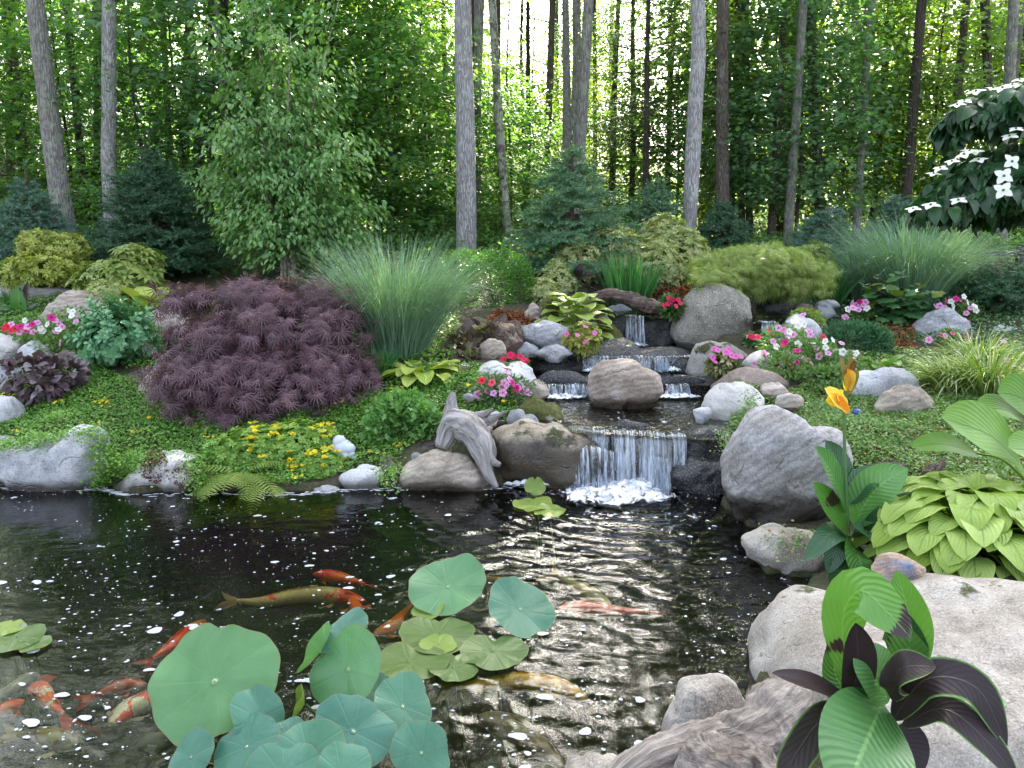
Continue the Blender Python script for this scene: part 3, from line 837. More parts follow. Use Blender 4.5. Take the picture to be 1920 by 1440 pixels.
rock("rock", "moss covered mound at the left lip of the main fall", [(958,800),(965,768),(990,752),(1025,755),(1050,775),(1058,803)], 5.7, R_MOSS, .9, .06, 28)
rock("rock", "smooth grey stone with a hollow top, left of the mossy mound", [(950,800),(952,778),(965,769),(985,778),(1005,782),(1008,802)], 5.5, R_SLATE, .8, .04, 29)
rock("boulder", "rounded brown and grey boulder in the middle of the stream", [(1103,735),(1107,705),(1118,685),(1145,674),(1170,674),(1205,688),(1235,706),(1243,735),(1228,755),(1170,760),(1112,758)], 6.05, R_PINK, .75, .025, 30, 5, cat="boulder", facets=3)
rock("ledge", "dark wet ledge right of the slanting rivulet in the upper stream", [(1240,712),(1252,680),(1290,668),(1330,672),(1335,712)], 7.12, R_DARK, .6, .05, 31, cat="ledge", ridges=.03)
rock("boulder", "big rounded speckled boulder below the green lace leaf maple", [(1262,630),(1266,590),(1280,560),(1300,543),(1335,536),(1375,542),(1402,562),(1410,600),(1405,640),(1380,655),(1275,652)], 7.8, R_BIG, .8, .03, 32, 5, cat="boulder", facets=3)
rock("boulder", "grey topped mossy boulder right of the upper stream, pink flowers in front", [(1285,705),(1288,668),(1310,645),(1350,643),(1390,652),(1412,672),(1405,715),(1330,722)], 6.95, mat_rock("mossy_grey", (.17, .16, .13), (.30, .28, .25), (.42, .40, .38), .5, moss=.42, lich=.2, mosscol=(.05, .05, .012)), .7, .05, 33, cat="boulder")
rock("rock", "bright speckled grey stone among the petunias", [(1392,702),(1400,668),(1430,658),(1448,690),(1440,708)], 6.55, R_PALE, .9, .05, 34)
rock("slab", "long reddish brown slab on the right bank of the stream", [(1325,745),(1335,722),(1365,704),(1410,694),(1455,700),(1478,718),(1470,745),(1390,752)], 6.2, R_BROWN, .6, .05, 35, 5, cat="slab")
rock("boulder", "pale speckled boulder on the right bank above the main fall", [(1320,785),(1322,752),(1340,727),(1370,720),(1410,726),(1430,748),(1415,790),(1345,800)], 5.7, R_PALE, .8, .04, 36, 5, cat="boulder", facets=4)
rock("rock", "small rounded grey stone left of the pale speckled boulder", None, 5.5, R_GREY, .9, .04, 37, box=(1300,762,1334,790))
rock("rock", "low pale rock in the groundcover behind the speckled boulder", None, 5.9, R_PINK, .9, .05, 38, box=(1418,720,1476,745))
rock("rock", "flat pinkish rock half buried in rusty groundcover", None, 5.55, R_PINK, .9, .05, 39, box=(1455,738,1505,765))
rock("boulder", "massive tilted grey boulder with brown base right of the main fall", [(1350,935),(1362,890),(1378,835),(1392,795),(1415,772),(1450,767),(1485,778),(1510,792),(1545,795),(1568,810),(1588,860),(1575,930),(1555,1005),(1500,1020),(1430,1010),(1380,975)], 4.45,
     mat_rock("boulder_banded", (.21, .19, .165), (.37, .365, .37), (.52, .52, .53), .5, streak=.45, lich=.3, wet=(.20, .3), srot=(.5, .5, .3)), .75, .05, 40, 5, cat="boulder", facets=2)
rock("rock", "flat cream stone at the water edge below the massive grey boulder", [(1393,1015),(1420,1000),(1480,995),(1530,1003),(1560,1035),(1550,1075),(1500,1072),(1440,1060),(1402,1040)], 3.8, R_WHITE, .8, .04, 41, 5)
rock("boulder", "huge flat topped cream boulder at the lower right of the pond", [(1450,1360),(1455,1300),(1480,1245),(1515,1205),(1550,1185),(1620,1175),(1700,1180),(1800,1165),(1930,1160),(2060,1170),(2100,1250),(2100,1640),(1700,1660),(1450,1500)], 2.55, R_WHITE, 1.0, .03, 42, 6, cat="boulder", facets=0, boxy=.6, tilt=.12)
rock("rock", "creamy white stone in front of the driftwood at the water edge", [(1240,1385),(1268,1330),(1285,1288),(1330,1278),(1375,1285),(1400,1330),(1405,1385)], 2.3, R_WHITE, .8, .03, 43, 5)
rock("rock", "pale stone peeping in at the bottom edge left of the driftwood", None, 2.05, R_WHITE, .8, .03, 44, box=(1050,1424,1190,1480))
rock("ledge", "black wet rock bulging under the left spill of the main fall", [(1005,925),(1020,862),(1062,838),(1120,842),(1160,860),(1158,925)], 5.22, R_DARK, .62, .05, 71, 5, cat="ledge", facets=2)
rock("ledge", "black wet ledge at the right end of the main fall", [(1272,845),(1278,812),(1320,800),(1365,806),(1385,835),(1380,868),(1290,868)], 5.22, R_DARK, .7, .05, 45, 5, cat="ledge", ridges=.03)
rock("ledge", "low black wet rock splashed by the main fall on its right", [(1245,925),(1252,885),(1275,868),(1330,862),(1385,872),(1390,930)], 5.05, R_DARK, .7, .05, 46, 5, cat="ledge", ridges=.03)
rock("ledge", "dark rock wall hidden behind the curtain of the main fall", [(1045,935),(1050,825),(1120,822),(1290,832),(1300,935)], 5.40, R_DARK, .25, .04, 47, 5, cat="ledge")
rock("ledge", "dark rock wall behind the second fall on its left", [(995,765),(1000,728),(1110,728),(1112,765)], 6.56, R_DARK, .2, .04, 48, cat="ledge")
rock("ledge", "dark rock wall behind the second fall on its right", [(1225,765),(1235,728),(1330,728),(1345,765)], 6.56, R_DARK, .2, .04, 49, cat="ledge")
rock("slab", "whitish log shaped slab on the right bank in the groundcover", [(1585,748),(1590,708),(1640,698),(1705,702),(1722,718),(1718,745),(1650,752)], 6.1, R_GREY, .5, .03, 50, 5, cat="slab")
rock("rock", "triangular tan rock in front of the whitish slab", [(1640,775),(1660,745),(1695,725),(1735,738),(1757,770),(1740,782)], 5.75, R_TAN, .8, .04, 51, 5)
rock("slab", "grooved grey slab behind the variegated grass", [(1698,640),(1705,612),(1735,600),(1790,588),(1812,600),(1825,640),(1770,652)], 7.9, R_BLUE, .6, .05, 52, 5, cat="slab", ridges=.03)
rock("rock", "grey rock at the right photo edge behind the variegated grass", None, 7.9, R_GREY, .8, .05, 53, box=(1840,612,1935,655))
rock("rock", "rounded grey boulder beside the side rivulet, petunias spilling over", [(1450,640),(1458,610),(1480,596),(1510,595),(1535,612),(1540,640)], 7.35, R_GREY, .8, .04, 54)
rock("rock", "stacked grey stone below the hydrangea, left of it", None, 8.3, R_SLATE, .9, .07, 55, box=(1518,578,1565,600))
rock("rock", "flat pale stone lying on top of the stacked grey stone", None, 8.4, R_GREY, .9, .07, 56, box=(1530,562,1570,578))
rock("rock", "flat grey stone in front of the low juniper", None, 6.75, R_SLATE, .9, .05, 57, box=(1545,655,1608,690))
rock("ledge", "black wet rock left of the top cascade", [(1135,655),(1142,605),(1165,592),(1195,598),(1205,655)], 8.0, R_DARK, .5, .05, 58, cat="ledge")
rock("ledge", "black wet rock right of the top cascade beside the speckled boulder", [(1200,655),(1208,602),(1235,594),(1265,600),(1268,655)], 8.0, R_DARK, .5, .05, 59, cat="ledge")
rock("rock", "moss covered upright stone left of the top cascade", [(1125,660),(1128,618),(1140,608),(1158,618),(1165,660)], 7.7, R_MOSS, .9, .06, 60)
rock("rock", "brown block under the right leaves of the upper lime hosta", None, 7.6, R_BROWN, .9, .05, 61, box=(1080,592,1107,612))
rock("rock", "dark brown block between the hosta and the top cascade", None, 7.55, R_BROWN, .9, .05, 62, box=(1118,592,1144,610))
rock("rock", "bluish wet stone at the head of the top cascade", [(1132,598),(1136,580),(1155,573),(1180,575),(1192,588),(1190,600)], 8.5, R_SLATE, .8, .04, 63)
rock("rock", "mossy dark stone left of the upper lime hosta", None, 7.7, R_MOSS, .9, .06, 64, box=(1012,560,1050,612))
rock("ledge", "dark overhanging ledge under the green lace leaf maple", None, 8.6, R_DARK, .8, .05, 65, box=(1415,560,1500,592), cat="ledge")
rock("ledge", "second dark ledge in the shade left of the stacked stone", None, 8.5, R_BROWN, .8, .05, 66, box=(1480,572,1535,602), cat="ledge")
rock("rock", "blue and rust coloured mineral rock behind the huge cream boulder", [(1635,1092),(1650,1062),(1670,1045),(1705,1048),(1730,1068),(1742,1092)], 3.02, R_COLOR, .8, .08, 67)
rock("rock", "mossy low stone behind the small lime hosta by the grass clump", None, 6.3, R_MOSS, .9, .05, 68, box=(828,690,888,720))
rock("rock", "flat whitish stone behind the mossy low stone", None, 6.5, R_GREY, .9, .05, 69, box=(855,685,900,708))
rock("rock", "flat dark stone low at the waterline under the ferns", None, 5.02, R_SLATE, .9, .05, 70, 3, box=(585,912,640,930))
for i, (bx, m) in enumerate([((893,775,915,790), R_PINK), ((905,785,935,800), R_TAN), ((918,772,940,786), R_GREY), ((930,788,950,800), R_BROWN), ((870,800,898,815), R_PINK), ((895,800,925,815), R_TAN), ((1012,800,1030,812), R_SLATE), ((1000,806,1012,814), R_TAN), ((868,738,890,752), R_SLATE), ((770,850,795,866), R_SLATE), ((800,842,818,856), R_BROWN)]):
    rock("pebble", ["pinkish pebble highest beside the right driftwood prong", "tan pebble under the right driftwood prong", "grey pebble at the tip of the right driftwood prong", "brown pebble against the smooth hollow topped stone",
      "pink pebble under the driftwood body", "tan pebble at the upper edge of the wet brown boulder", "slate pebble below the mossy mound", "tiny tan pebble left of the slate pebble at the mossy mound", "slate pebble near the pale petunias",
      "blue grey pebble on the banded tan boulder", "brown pebble resting against the driftwood foot"][i], None, 5.5 - .004 * (bx[1] - 780), m, .9, .03, 80 + i, 3, box=bx, cat="pebble", group="pebbles round the driftwood")
# ------------------------------------------------------------------ woodland
B_PALE = mat_bark("bark_pale", (.30, .295, .30), (.60, .59, .60), (.52, .53, .49), .25, (56, 56, 9), .9)
B_GREY = mat_bark("bark_grey", (.17, .16, .15), (.36, .345, .335), (.30, .32, .24), .45)
B_BROWN = mat_bark("bark_brown", (.09, .07, .055), (.20, .165, .14), (.20, .22, .16), .1)
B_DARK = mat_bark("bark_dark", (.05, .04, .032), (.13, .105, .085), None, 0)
L_MAP = mat_leaf("leaf_maple", (.07, .18, .05), (.17, .32, .10), .5, .5, .3)
L_MAPB = mat_leaf("leaf_beech", (.10, .19, .05), (.21, .33, .10), .52, .5, .3)
L_OAK = mat_leaf("leaf_oak", (.075, .18, .085), (.18, .31, .155), .46, .45, .4)
L_YEL = mat_leaf("leaf_glow", (.11, .19, .02), (.24, .33, .04), .55, .5, .3)
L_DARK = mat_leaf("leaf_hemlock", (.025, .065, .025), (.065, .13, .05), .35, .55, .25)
L_BIRCH = mat_leaf("leaf_birch", (.10, .22, .06), (.23, .39, .15), .38, .4, .5)

def crown_mesh(name, Ht, R, z0, nlimb, ncl, nleaf, size, tmpl, lm, bm_, flat=.3, prof=None, seed=0, rise=.25, spread=.3, droop=.25, tilt=.4, lt=1.0):
    global rng
    keep = rng; rng = np.random.default_rng(seed)
    prof = prof or (lambda u: math.sin(math.pi * min(1, .15 + .85 * u)) ** .6)
    mb = MB(); C = []; O = []
    for i in range(nlimb):
        u = (i + rng.random()) / nlimb; h = z0 + (Ht - z0) * u
        a = i * 2.399 + rng.normal() * .3
        L = R * prof(u) * (.65 + .45 * rng.random())
        d = np.array([math.cos(a), math.sin(a), 0]); s = np.array([-d[1], d[0], 0])
        k = np.linspace(0, 1, 7)[:, None]
        path = np.array([0, 0, h]) + d * L * k + np.array([0, 0, 1.]) * (rise * L * k - rise * .7 * L * k ** 2.2) + s * (.12 * L * np.sin(k * 4 + a))
        tube(mb, path, np.linspace(.012 + .012 * L, .004, 7) * lt, 5, 1)
        nc = max(2, int(ncl * L / R))
        t = .25 + .75 * rng.random(nc) ** .7
        q = np.stack([np.interp(t, k[:, 0], path[:, j]) for j in range(3)], 1)
        lat = rng.normal(size=nc) * .28 * L * (.3 + t)
        c = q + s * lat[:, None] + np.array([0, 0, 1.]) * (rng.normal(size=(nc, 1)) * .10 * L - np.abs(lat[:, None]) * .12)
        for j in range(nc):
            tube(mb, np.array([q[j], (q[j] + c[j]) / 2 + [0, 0, .02], c[j]]), [.003, .0025, .002], 3, 1, cap=False)
        C.append(c); O.append(np.tile(d, (nc, 1)))
    C = np.concatenate(C); O = np.concatenate(O)
    n = len(C)
    pts = np.repeat(C, nleaf, 0) + rng.normal(size=(n * nleaf, 3)) * np.array([spread, spread, spread * flat])
    rel = pts - np.repeat(C, nleaf, 0)
    pts[:, 2] -= .35 * np.hypot(rel[:, 0], rel[:, 1]) ** 1.3
    crnd = np.repeat(rng.random(n), nleaf) * .5 + rng.random(n * nleaf) * .5
    leaves(mb, tmpl, pts, size, out=np.repeat(O, nleaf, 0) * .5 + rel * 1.5, tilt=tilt, droop=droop, rnd=crnd)
    me = mb.mesh(name, [lm, bm_])
    rng = keep
    return me

UND = [crown_mesh("crown", 4.6, 1.5, .5, 34, 10, 27, .10, T_MAPLE, L_MAP, B_DARK, .2, spread=.24, lt=.4, seed=11),
       crown_mesh("crown", 5.2, 1.8, .7, 34, 10, 25, .10, T_MAPLE, L_MAPB, B_DARK, .2, spread=.24, lt=.4, seed=12),
       crown_mesh("crown", 4.4, 1.7, .3, 32, 11, 29, .085, T_OV, L_MAP, B_DARK, .18, spread=.23, lt=.4, seed=13),
       crown_mesh("crown", 5.4, 1.9, .9, 34, 10, 25, .105, T_MAPLE, L_OAK, B_DARK, .3, spread=.25, lt=.4, seed=14),
       crown_mesh("crown", 5.0, 1.8, .4, 34, 10, 27, .085, T_OV, L_YEL, B_DARK, .2, spread=.24, lt=.4, seed=15)]
_hp = lambda u: (1 - u) ** .8 * .95 + .08
HEM = [crown_mesh("crown", 9.0, 2.1, .9, 62, 10, 56, .075, T_NARROW, L_DARK, B_DARK, .18, _hp, 21, .12, .22, .35, lt=.5),
       crown_mesh("crown", 7.0, 1.7, .5, 56, 10, 56, .075, T_NARROW, L_DARK, B_DARK, .18, _hp, 22, .10, .2, .35, lt=.5)]
TOP = [crown_mesh("crown", 9, 2.7, 0, 26, 11, 24, .14, T_OV, L_OAK, B_BROWN, .5, seed=31, rise=.5, spread=.42),
       crown_mesh("crown", 10, 2.9, 0, 26, 11, 24, .14, T_OV, L_MAPB, B_BROWN, .5, seed=32, rise=.5, spread=.42),
       crown_mesh("crown", 9, 2.6, 0, 26, 11, 24, .15, T_OV, L_YEL, B_BROWN, .5, seed=33, rise=.5, spread=.42)]

def big_tree(px, Y, mat, label, crown, topz=13, cs=1.0, cz=6.0, sides=14, name="tree", group=None, limbs=()):
    """px: list of (px, py, width px) down the trunk, top first"""
    pts = [P(a, b, Y) for a, b, w in px][::-1]
    rad = [w * mpp(Y, b) / 2 for a, b, w in px][::-1]
    d = pts[-1] - pts[-2]; d = d / d[2]
    gz = H(pts[0][0], Y)
    d0 = (pts[1] - pts[0]) / (pts[1][2] - pts[0][2])
    base = pts[0] + d0 * (gz - .15 - pts[0][2])
    z1 = pts[-1][2]
    full = [base] + pts + [pts[-1] + d * (z1 + (topz - z1) * f - z1) for f in (.5, 1)]
    rr = [rad[0] * 1.25] + rad + [rad[-1] * .75, rad[-1] * .3]
    n = 60
    pa = spline(full, n)
    ra = np.interp(np.linspace(0, 1, n), np.linspace(0, 1, len(rr)), rr)
    th = thing(name, label, "tree", (base[0], base[1], gz), group)
    mb = MB(); tube(mb, pa, ra, sides, 0, .035, int(px[0][0]) % 97)
    mb.build("trunk", mat, th)
    for (a0, b0, a1, b1, w, dy) in limbs:
        q0 = P(a0, b0, Y); q1 = P(a1, b1, Y + dy); mid = (q0 + q1) / 2 + [0, 0, .12]
        mb = MB(); tube(mb, spline([q0, mid, q1], 10), np.linspace(w, w * .35, 10) * mpp(Y) / 2, 7, 0, .05); mb.build("limb", mat, th)
    ct = pa[np.argmin(abs(pa[:, 2] - cz))]
    if 1025 < px[0][0] < 1330 and name == 'tree': cs *= .55; cz += 1.5
    elif name == 'tree': cz += 1.5; cs *= .8
    if crown is not None:
        o = child("crown", crown, th, ct, (0, 0, random.random() * 6.28), cs)
    return th

big_tree([(64,-10,33),(80,120,33),(97,250,36),(112,360,37),(128,468,42)], 11.0, B_GREY, "lichen flecked grey trunk leaning left at the left side of the wood", TOP[0], cz=7.5)
big_tree([(205,-10,25),(204,110,26),(204,210,26),(203,300,26),(207,380,26),(210,468,28)], 11.2, B_PALE, "slim pale silver trunk with slight kinks beside the leaning trunk", TOP[0], cz=7.5)
big_tree([(183,-10,16),(184,200,16),(184,320,17),(186,465,18)], 13.2, B_BROWN, "brown trunk half hidden behind the slim silver trunk", TOP[1], cz=6.5)
big_tree([(867,-10,32),(870,140,34),(873,300,36),(874,470,39)], 10.7, B_PALE, "thickest pale grey trunk standing behind the clipped hedge", TOP[1], cz=7.0)
big_tree([(899,-10,20),(896,120,16),(894,300,15),(897,470,16)], 13.0, B_GREY, "thin grey trunk half hidden behind the thickest pale trunk", TOP[0], cz=6.0)
big_tree([(922,-10,15),(930,130,15),(937,250,17),(946,360,15),(955,475,18)], 12.0, mat_bark("bark_lichen", (.11, .10, .08), (.25, .22, .19), (.42, .45, .33), .6), "thin crooked trunk with pale green lichen right of the thickest trunk", TOP[2], cz=6.5)
big_tree([(1036,-10,12),(1031,150,13),(1026,280,13),(1020,380,15)], 14.5, B_BROWN, "thin brown trunk behind the middle spruce", TOP[1], cz=6.0)
big_tree([(1104,-10,20),(1098,110,20),(1091,230,21),(1084,330,20),(1076,440,18)], 12.0, B_GREY, "curving grey trunk rising out of the middle spruce", TOP[0], cz=6.8)
big_tree([(1081,-10,17),(1081,120,15),(1074,250,13),(1064,380,13)], 13.0, B_GREY, "darker grey trunk leaning just left of the curving trunk", TOP[1], cz=6.5)
big_tree([(1308,-10,27),(1310,90,27),(1305,180,28),(1299,300,29),(1294,400,26),(1291,470,24)], 11.0, B_PALE, "pale smooth trunk behind the right end of the variegated shrub", TOP[2], cz=7.0)
big_tree([(1355,-10,22),(1354,180,22),(1354,300,24),(1355,460,27)], 12.2, B_BROWN, "dark brown furrowed trunk above the green lace leaf maple", TOP[0], cz=6.5)
big_tree([(1389,-10,11),(1388,200,12),(1391,440,14)], 14.0, B_BROWN, "left one of a pair of thin dark trunks right of the furrowed trunk", TOP[2], cz=6)
big_tree([(1399,-10,12),(1401,200,12),(1406,440,14)], 14.2, B_BROWN, "right one of a pair of thin dark trunks right of the furrowed trunk", TOP[1], cz=6)
big_tree([(1216,-10,8),(1213,150,10),(1210,420,13)], 13.5, B_DARK, "thin dark hemlock with bare drooping twigs near the sky gap", HEM[0], cz=2.2, cs=.8, name="hemlock_tree")
big_tree([(1520,-10,18),(1524,150,18),(1533,300,17),(1538,420,18)], 13.5, B_BROWN, "brown trunk veiled by leaves above the right spruce", TOP[0], cz=5.5)
big_tree([(1628,-10,16),(1624,120,16),(1617,250,15),(1609,380,15)], 13.0, B_GREY, "grey trunk that forks near the top edge on the right", TOP[2], cz=6.2, limbs=[(1626,45,1655,-20,9,.2),(1620,70,1560,-10,6,.3)])
big_tree([(1846,-10,17),(1851,90,16),(1855,260,16),(1858,470,18)], 13.0, B_DARK, "dark trunk above the white flowering dogwood", TOP[2], cz=6.0)
big_tree([(1902,-10,19),(1895,110,20),(1886,300,20),(1877,470,21)], 12.0, B_GREY, "grey trunk at the far right passing behind the dogwood", TOP[1], cz=6.5)
big_tree([(746,-10,13),(745,200,14),(738,420,16)], 14.0, B_DARK, "dark trunk left of the thickest trunk in the maple leaves", TOP[1], cz=5.5)
big_tree([(704,-10,13),(706,200,15),(708,420,16)], 15.0, B_DARK, "dark trunk seen through the birch sapling leaves on its right", TOP[0], cz=5.5)
big_tree([(302,-10,12),(310,120,11),(318,300,14)], 14.0, B_GREY, "thin grey trunk above the dark yew like spruce", TOP[0], cz=6)
big_tree([(356,-10,14),(350,150,15),(344,400,17)], 14.6, B_BROWN, "brown trunk just left of the birch sapling", TOP[1], cz=6)
big_tree([(396,-10,12),(396,180,13),(394,420,14)], 13.6, B_GREY, "grey trunk behind the left edge of the birch sapling", TOP[1], cz=6.4)
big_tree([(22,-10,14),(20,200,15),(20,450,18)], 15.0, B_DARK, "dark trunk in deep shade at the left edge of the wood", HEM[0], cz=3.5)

CR = {}
def sapling(px, Y, crown, ht, label, group=None, cs=1.0, r=.03, name="sapling_tree", mat=None, rz=None):
    x = P(px, 450, Y)[0]; z = H(x, Y)
    th = thing(name, label, "tree", (x, Y, z), group)
    key = (name, round(ht, 1), r)
    if key not in CR:
        mb = MB(); pa = spline([(0, 0, -.1), (.03, .02, ht * .3), (-.04, 0, ht * .65), (.02, -.02, ht)], 14)
        tube(mb, pa, np.linspace(r, r * .3, 14), 8, 0, .04); CR[key] = mb.mesh("trunk", mat or B_DARK)
    child("trunk", CR[key], th, (x, Y, z))
    child("crown", crown, th, (x, Y, z), (0, 0, random.random() * 6.28 if rz is None else rz), cs)
    return th
US = [(275, 11.9, 2, 3.6, .75, "young maple with layered leaves right of the silver trunk"),
 (140, 13.0, 0, 4.6, .95, "young maple in the shade behind the leaning trunk"),
 (640, 12.6, 0, 4.9, 1.0, "young maple behind the birch sapling on its right"),
 (735, 11.9, 0, 3.6, .8, "low leafy young maple left of the thickest trunk"),
 (800, 12.6, 2, 4.2, .85, "young maple whose branches reach the thickest trunk from the left"),
 (690, 14.2, 1, 5.3, 1.1, "taller light green young tree behind the maples at centre left"),
 (955, 13.2, 0, 4.0, .6, "small young maple right of the lichen trunk"),
 (1000, 18.0, 4, 5.0, .9, "light green young tree beyond the lichen trunk"),
 (1145, 17.5, 4, 5.0, .9, "light green young tree behind the curving grey trunk"),
 (1265, 15.6, 1, 4.8, .8, "young tree filling the gap left of the pale smooth trunk"),
 (1440, 13.4, 3, 4.9, .85, "young oak right of the furrowed trunk"),
 (1490, 12.6, 3, 4.6, .72, "young oak with blue green leaves above the right spruce"),
 (1570, 15.0, 1, 4.8, .95, "light green young tree between the veiled trunk and the forked trunk"),
 (1675, 14.8, 4, 5.2, 1.0, "glowing yellow green young tree right of the forked trunk"),
 (1735, 13.6, 1, 4.6, .85, "light green young tree behind the right ornamental grass"),
 (1800, 15.0, 4, 5.0, 1.1, "glowing yellow green young tree left of the dogwood"),
 (1900, 14.0, 2, 4.6, .9, "leafy young tree behind the dogwood at the right edge"),
 (1345, 14.4, 1, 5.2, 1.0, "light young tree behind the furrowed trunk"),
 (1470, 15.5, 4, 5.4, 1.2, "glowing young tree deep behind the young oaks"),
 (440, 13.0, 3, 5.2, 1.1, "tall young oak behind the birch sapling"),
 (540, 14.2, 0, 5.5, 1.15, "tall young maple straight behind the birch sapling"),
 (350, 13.2, 2, 4.6, 1.0, "young maple between the dark spruce and the birch sapling")]
for px, Y, k, ht, cs, lab in US: sapling(px, Y, UND[k], ht, lab, None, cs)
for i, (px, Y, k, cs) in enumerate([(60, 14.5, 0, .9), (-60, 12.5, 1, .9), (250, 15.5, 0, 1.0), (110, 17.5, 1, 1.0), (1180, 15.6, 1, .8), (1110, 18.5, 0, .9), (1245, 18.0, 0, .9), (610, 17.0, 0, 1.1), (840, 16.5, 1, 1.0), (980, 18.5, 1, 1.1)]):
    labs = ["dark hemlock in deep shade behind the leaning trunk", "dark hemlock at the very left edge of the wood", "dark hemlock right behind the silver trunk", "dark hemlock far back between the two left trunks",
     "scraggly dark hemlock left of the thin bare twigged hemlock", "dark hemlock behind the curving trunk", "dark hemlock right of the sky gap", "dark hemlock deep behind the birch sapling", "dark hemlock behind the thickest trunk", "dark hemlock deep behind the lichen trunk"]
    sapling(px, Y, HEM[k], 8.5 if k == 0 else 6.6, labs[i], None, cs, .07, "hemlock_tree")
# deep woods: many individual trees, farther back
proto = {}
g = np.random.default_rng(77)
def far_tree(x, y, kind, h, cs, r, up=.42):
    z = H(x, y)
    if -.03 < x / y < .32: h = min(h, .55 * y); cs = cs * .85
    if kind not in proto:
        mb = MB(); pa = spline([(0, 0, -.2), (.06, .0, 4), (-.08, .05, 9), (.05, 0, 14)], 18)
        tube(mb, pa, np.linspace(.16, .05, 18), 8, 0, .04, 5)
        proto[kind] = mb.mesh("trunk", [B_DARK, B_BROWN, B_GREY][kind % 3])
    labs = ["dark trunked tree deep in the shaded woods", "brown trunked tree deep in the woods", "grey trunked tree deep in the woods"]
    th = thing("forest_tree", labs[kind % 3], "tree", (x, y, z), ["dark far woodland trees", "brown far woodland trees", "grey far woodland trees"][kind % 3])
    child("trunk", proto[kind], th, (x, y, z), (0, 0, g.random() * 6), (r, r, h / 14))
    child("crown", TOP[g.integers(0, 3)], th, (x, y, z + h * up), (0, 0, g.random() * 6), cs)
placed = []
for i in range(400):
    y = 15.5 + 38 * g.random() ** 1.1; x = (g.random() * 2 - 1) * (y * .8 + 2)
    if any((x - a) ** 2 + (y - b) ** 2 < 3.0 for a, b in placed): continue
    # the gap that lets the sky in near the middle right
    az = x / y
    if .14 < az < .20 and y < 45: continue
    if -.25 < az < -.2 and y > 18: continue
    placed.append((x, y))
    if len(placed) > 48: break
    far_tree(x, y, int(g.integers(0, 3)), 12.5 + 4 * g.random() - .0 * y, .9 + .3 * g.random(), .7 + .6 * g.random())
for i in range(200):                # slender trunks standing among the young trees at the edge
    y = 12.0 + 4.5 * g.random(); x = (g.random() * 2 - 1) * y * .66
    if any((x - a) ** 2 + (y - b) ** 2 < .8 for a, b in placed): continue
    placed.append((x, y))
    if len(placed) > 76: break
    far_tree(x, y, int(g.integers(0, 3)), 13.5 + 2 * g.random(), .55, .32 + .28 * g.random(), .80)
k2 = 0
for i in range(300):
    y = 16 + 34 * g.random(); x = (g.random() * 2 - 1) * (y * .78 + 1.5)
    if any((x - a) ** 2 + (y - b) ** 2 < 1.2 for a, b in placed): continue
    placed.append((x, y)); k2 += 1
    if k2 > 55: break
    left = x / y < -.2
    kind = int(g.choice([0, 2, 3, 1])) if left else int(g.choice([1, 4, 2, 3, 4]))
    x_, z = x, H(x, y)
    th = thing("understory_tree", "leafy low understory tree far back between the trunks", "tree", (x, y, z), "far understory trees")
    key = ("und", 0)
    if key not in CR:
        mb = MB(); tube(mb, spline([(0, 0, -.1), (.05, 0, 2), (-.03, .02, 4.6)], 10), np.linspace(.045, .015, 10), 7, 0, .04); CR[key] = mb.mesh("trunk", B_DARK)
    child("trunk", CR[key], th, (x, y, z)); child("crown", UND[kind], th, (x, y, z), (0, 0, g.random() * 6), 1.0 + .35 * g.random())

# bushes on the woodland floor
bl = ["low leafy bush on the woodland floor beyond the garden"]
for i in range(46):
    y = 11.8 + 10 * g.random() ** 1.3; x = (g.random() * 2 - 1) * y * .74
    th = thing("woodland_bush", bl[0], "shrub", (x, y, H(x, y)), "bushes on the woodland floor")
    child("foliage", UND[int(g.integers(0, 4))], th, (x, y, H(x, y) - .12), (0, 0, g.random() * 6), (.42 + .2 * g.random(), .42, .20 + .13 * g.random()))
# beyond the counted trees the wood closes into one mass of foliage
mb = MB(); n = 26000
fx = (g.random(n) * 2 - 1) * 52; fy = 50 + 8 * g.random(n) + 1.5 * np.sin(fx * .7)
top = 7 + 2.5 * np.sin(fx * .35 + 1) + 1.5 * np.sin(fx * 1.1)
fz = 1.2 + np.maximum(2, top) * g.random(n) ** 1.25
leaves(mb, T_OV, np.stack([fx, fy, fz], -1), .42, None, .8, .2)
tag(mb.build("far_woods", L_YEL), "far yellow green wall of woodland closing the view", kind='stuff')

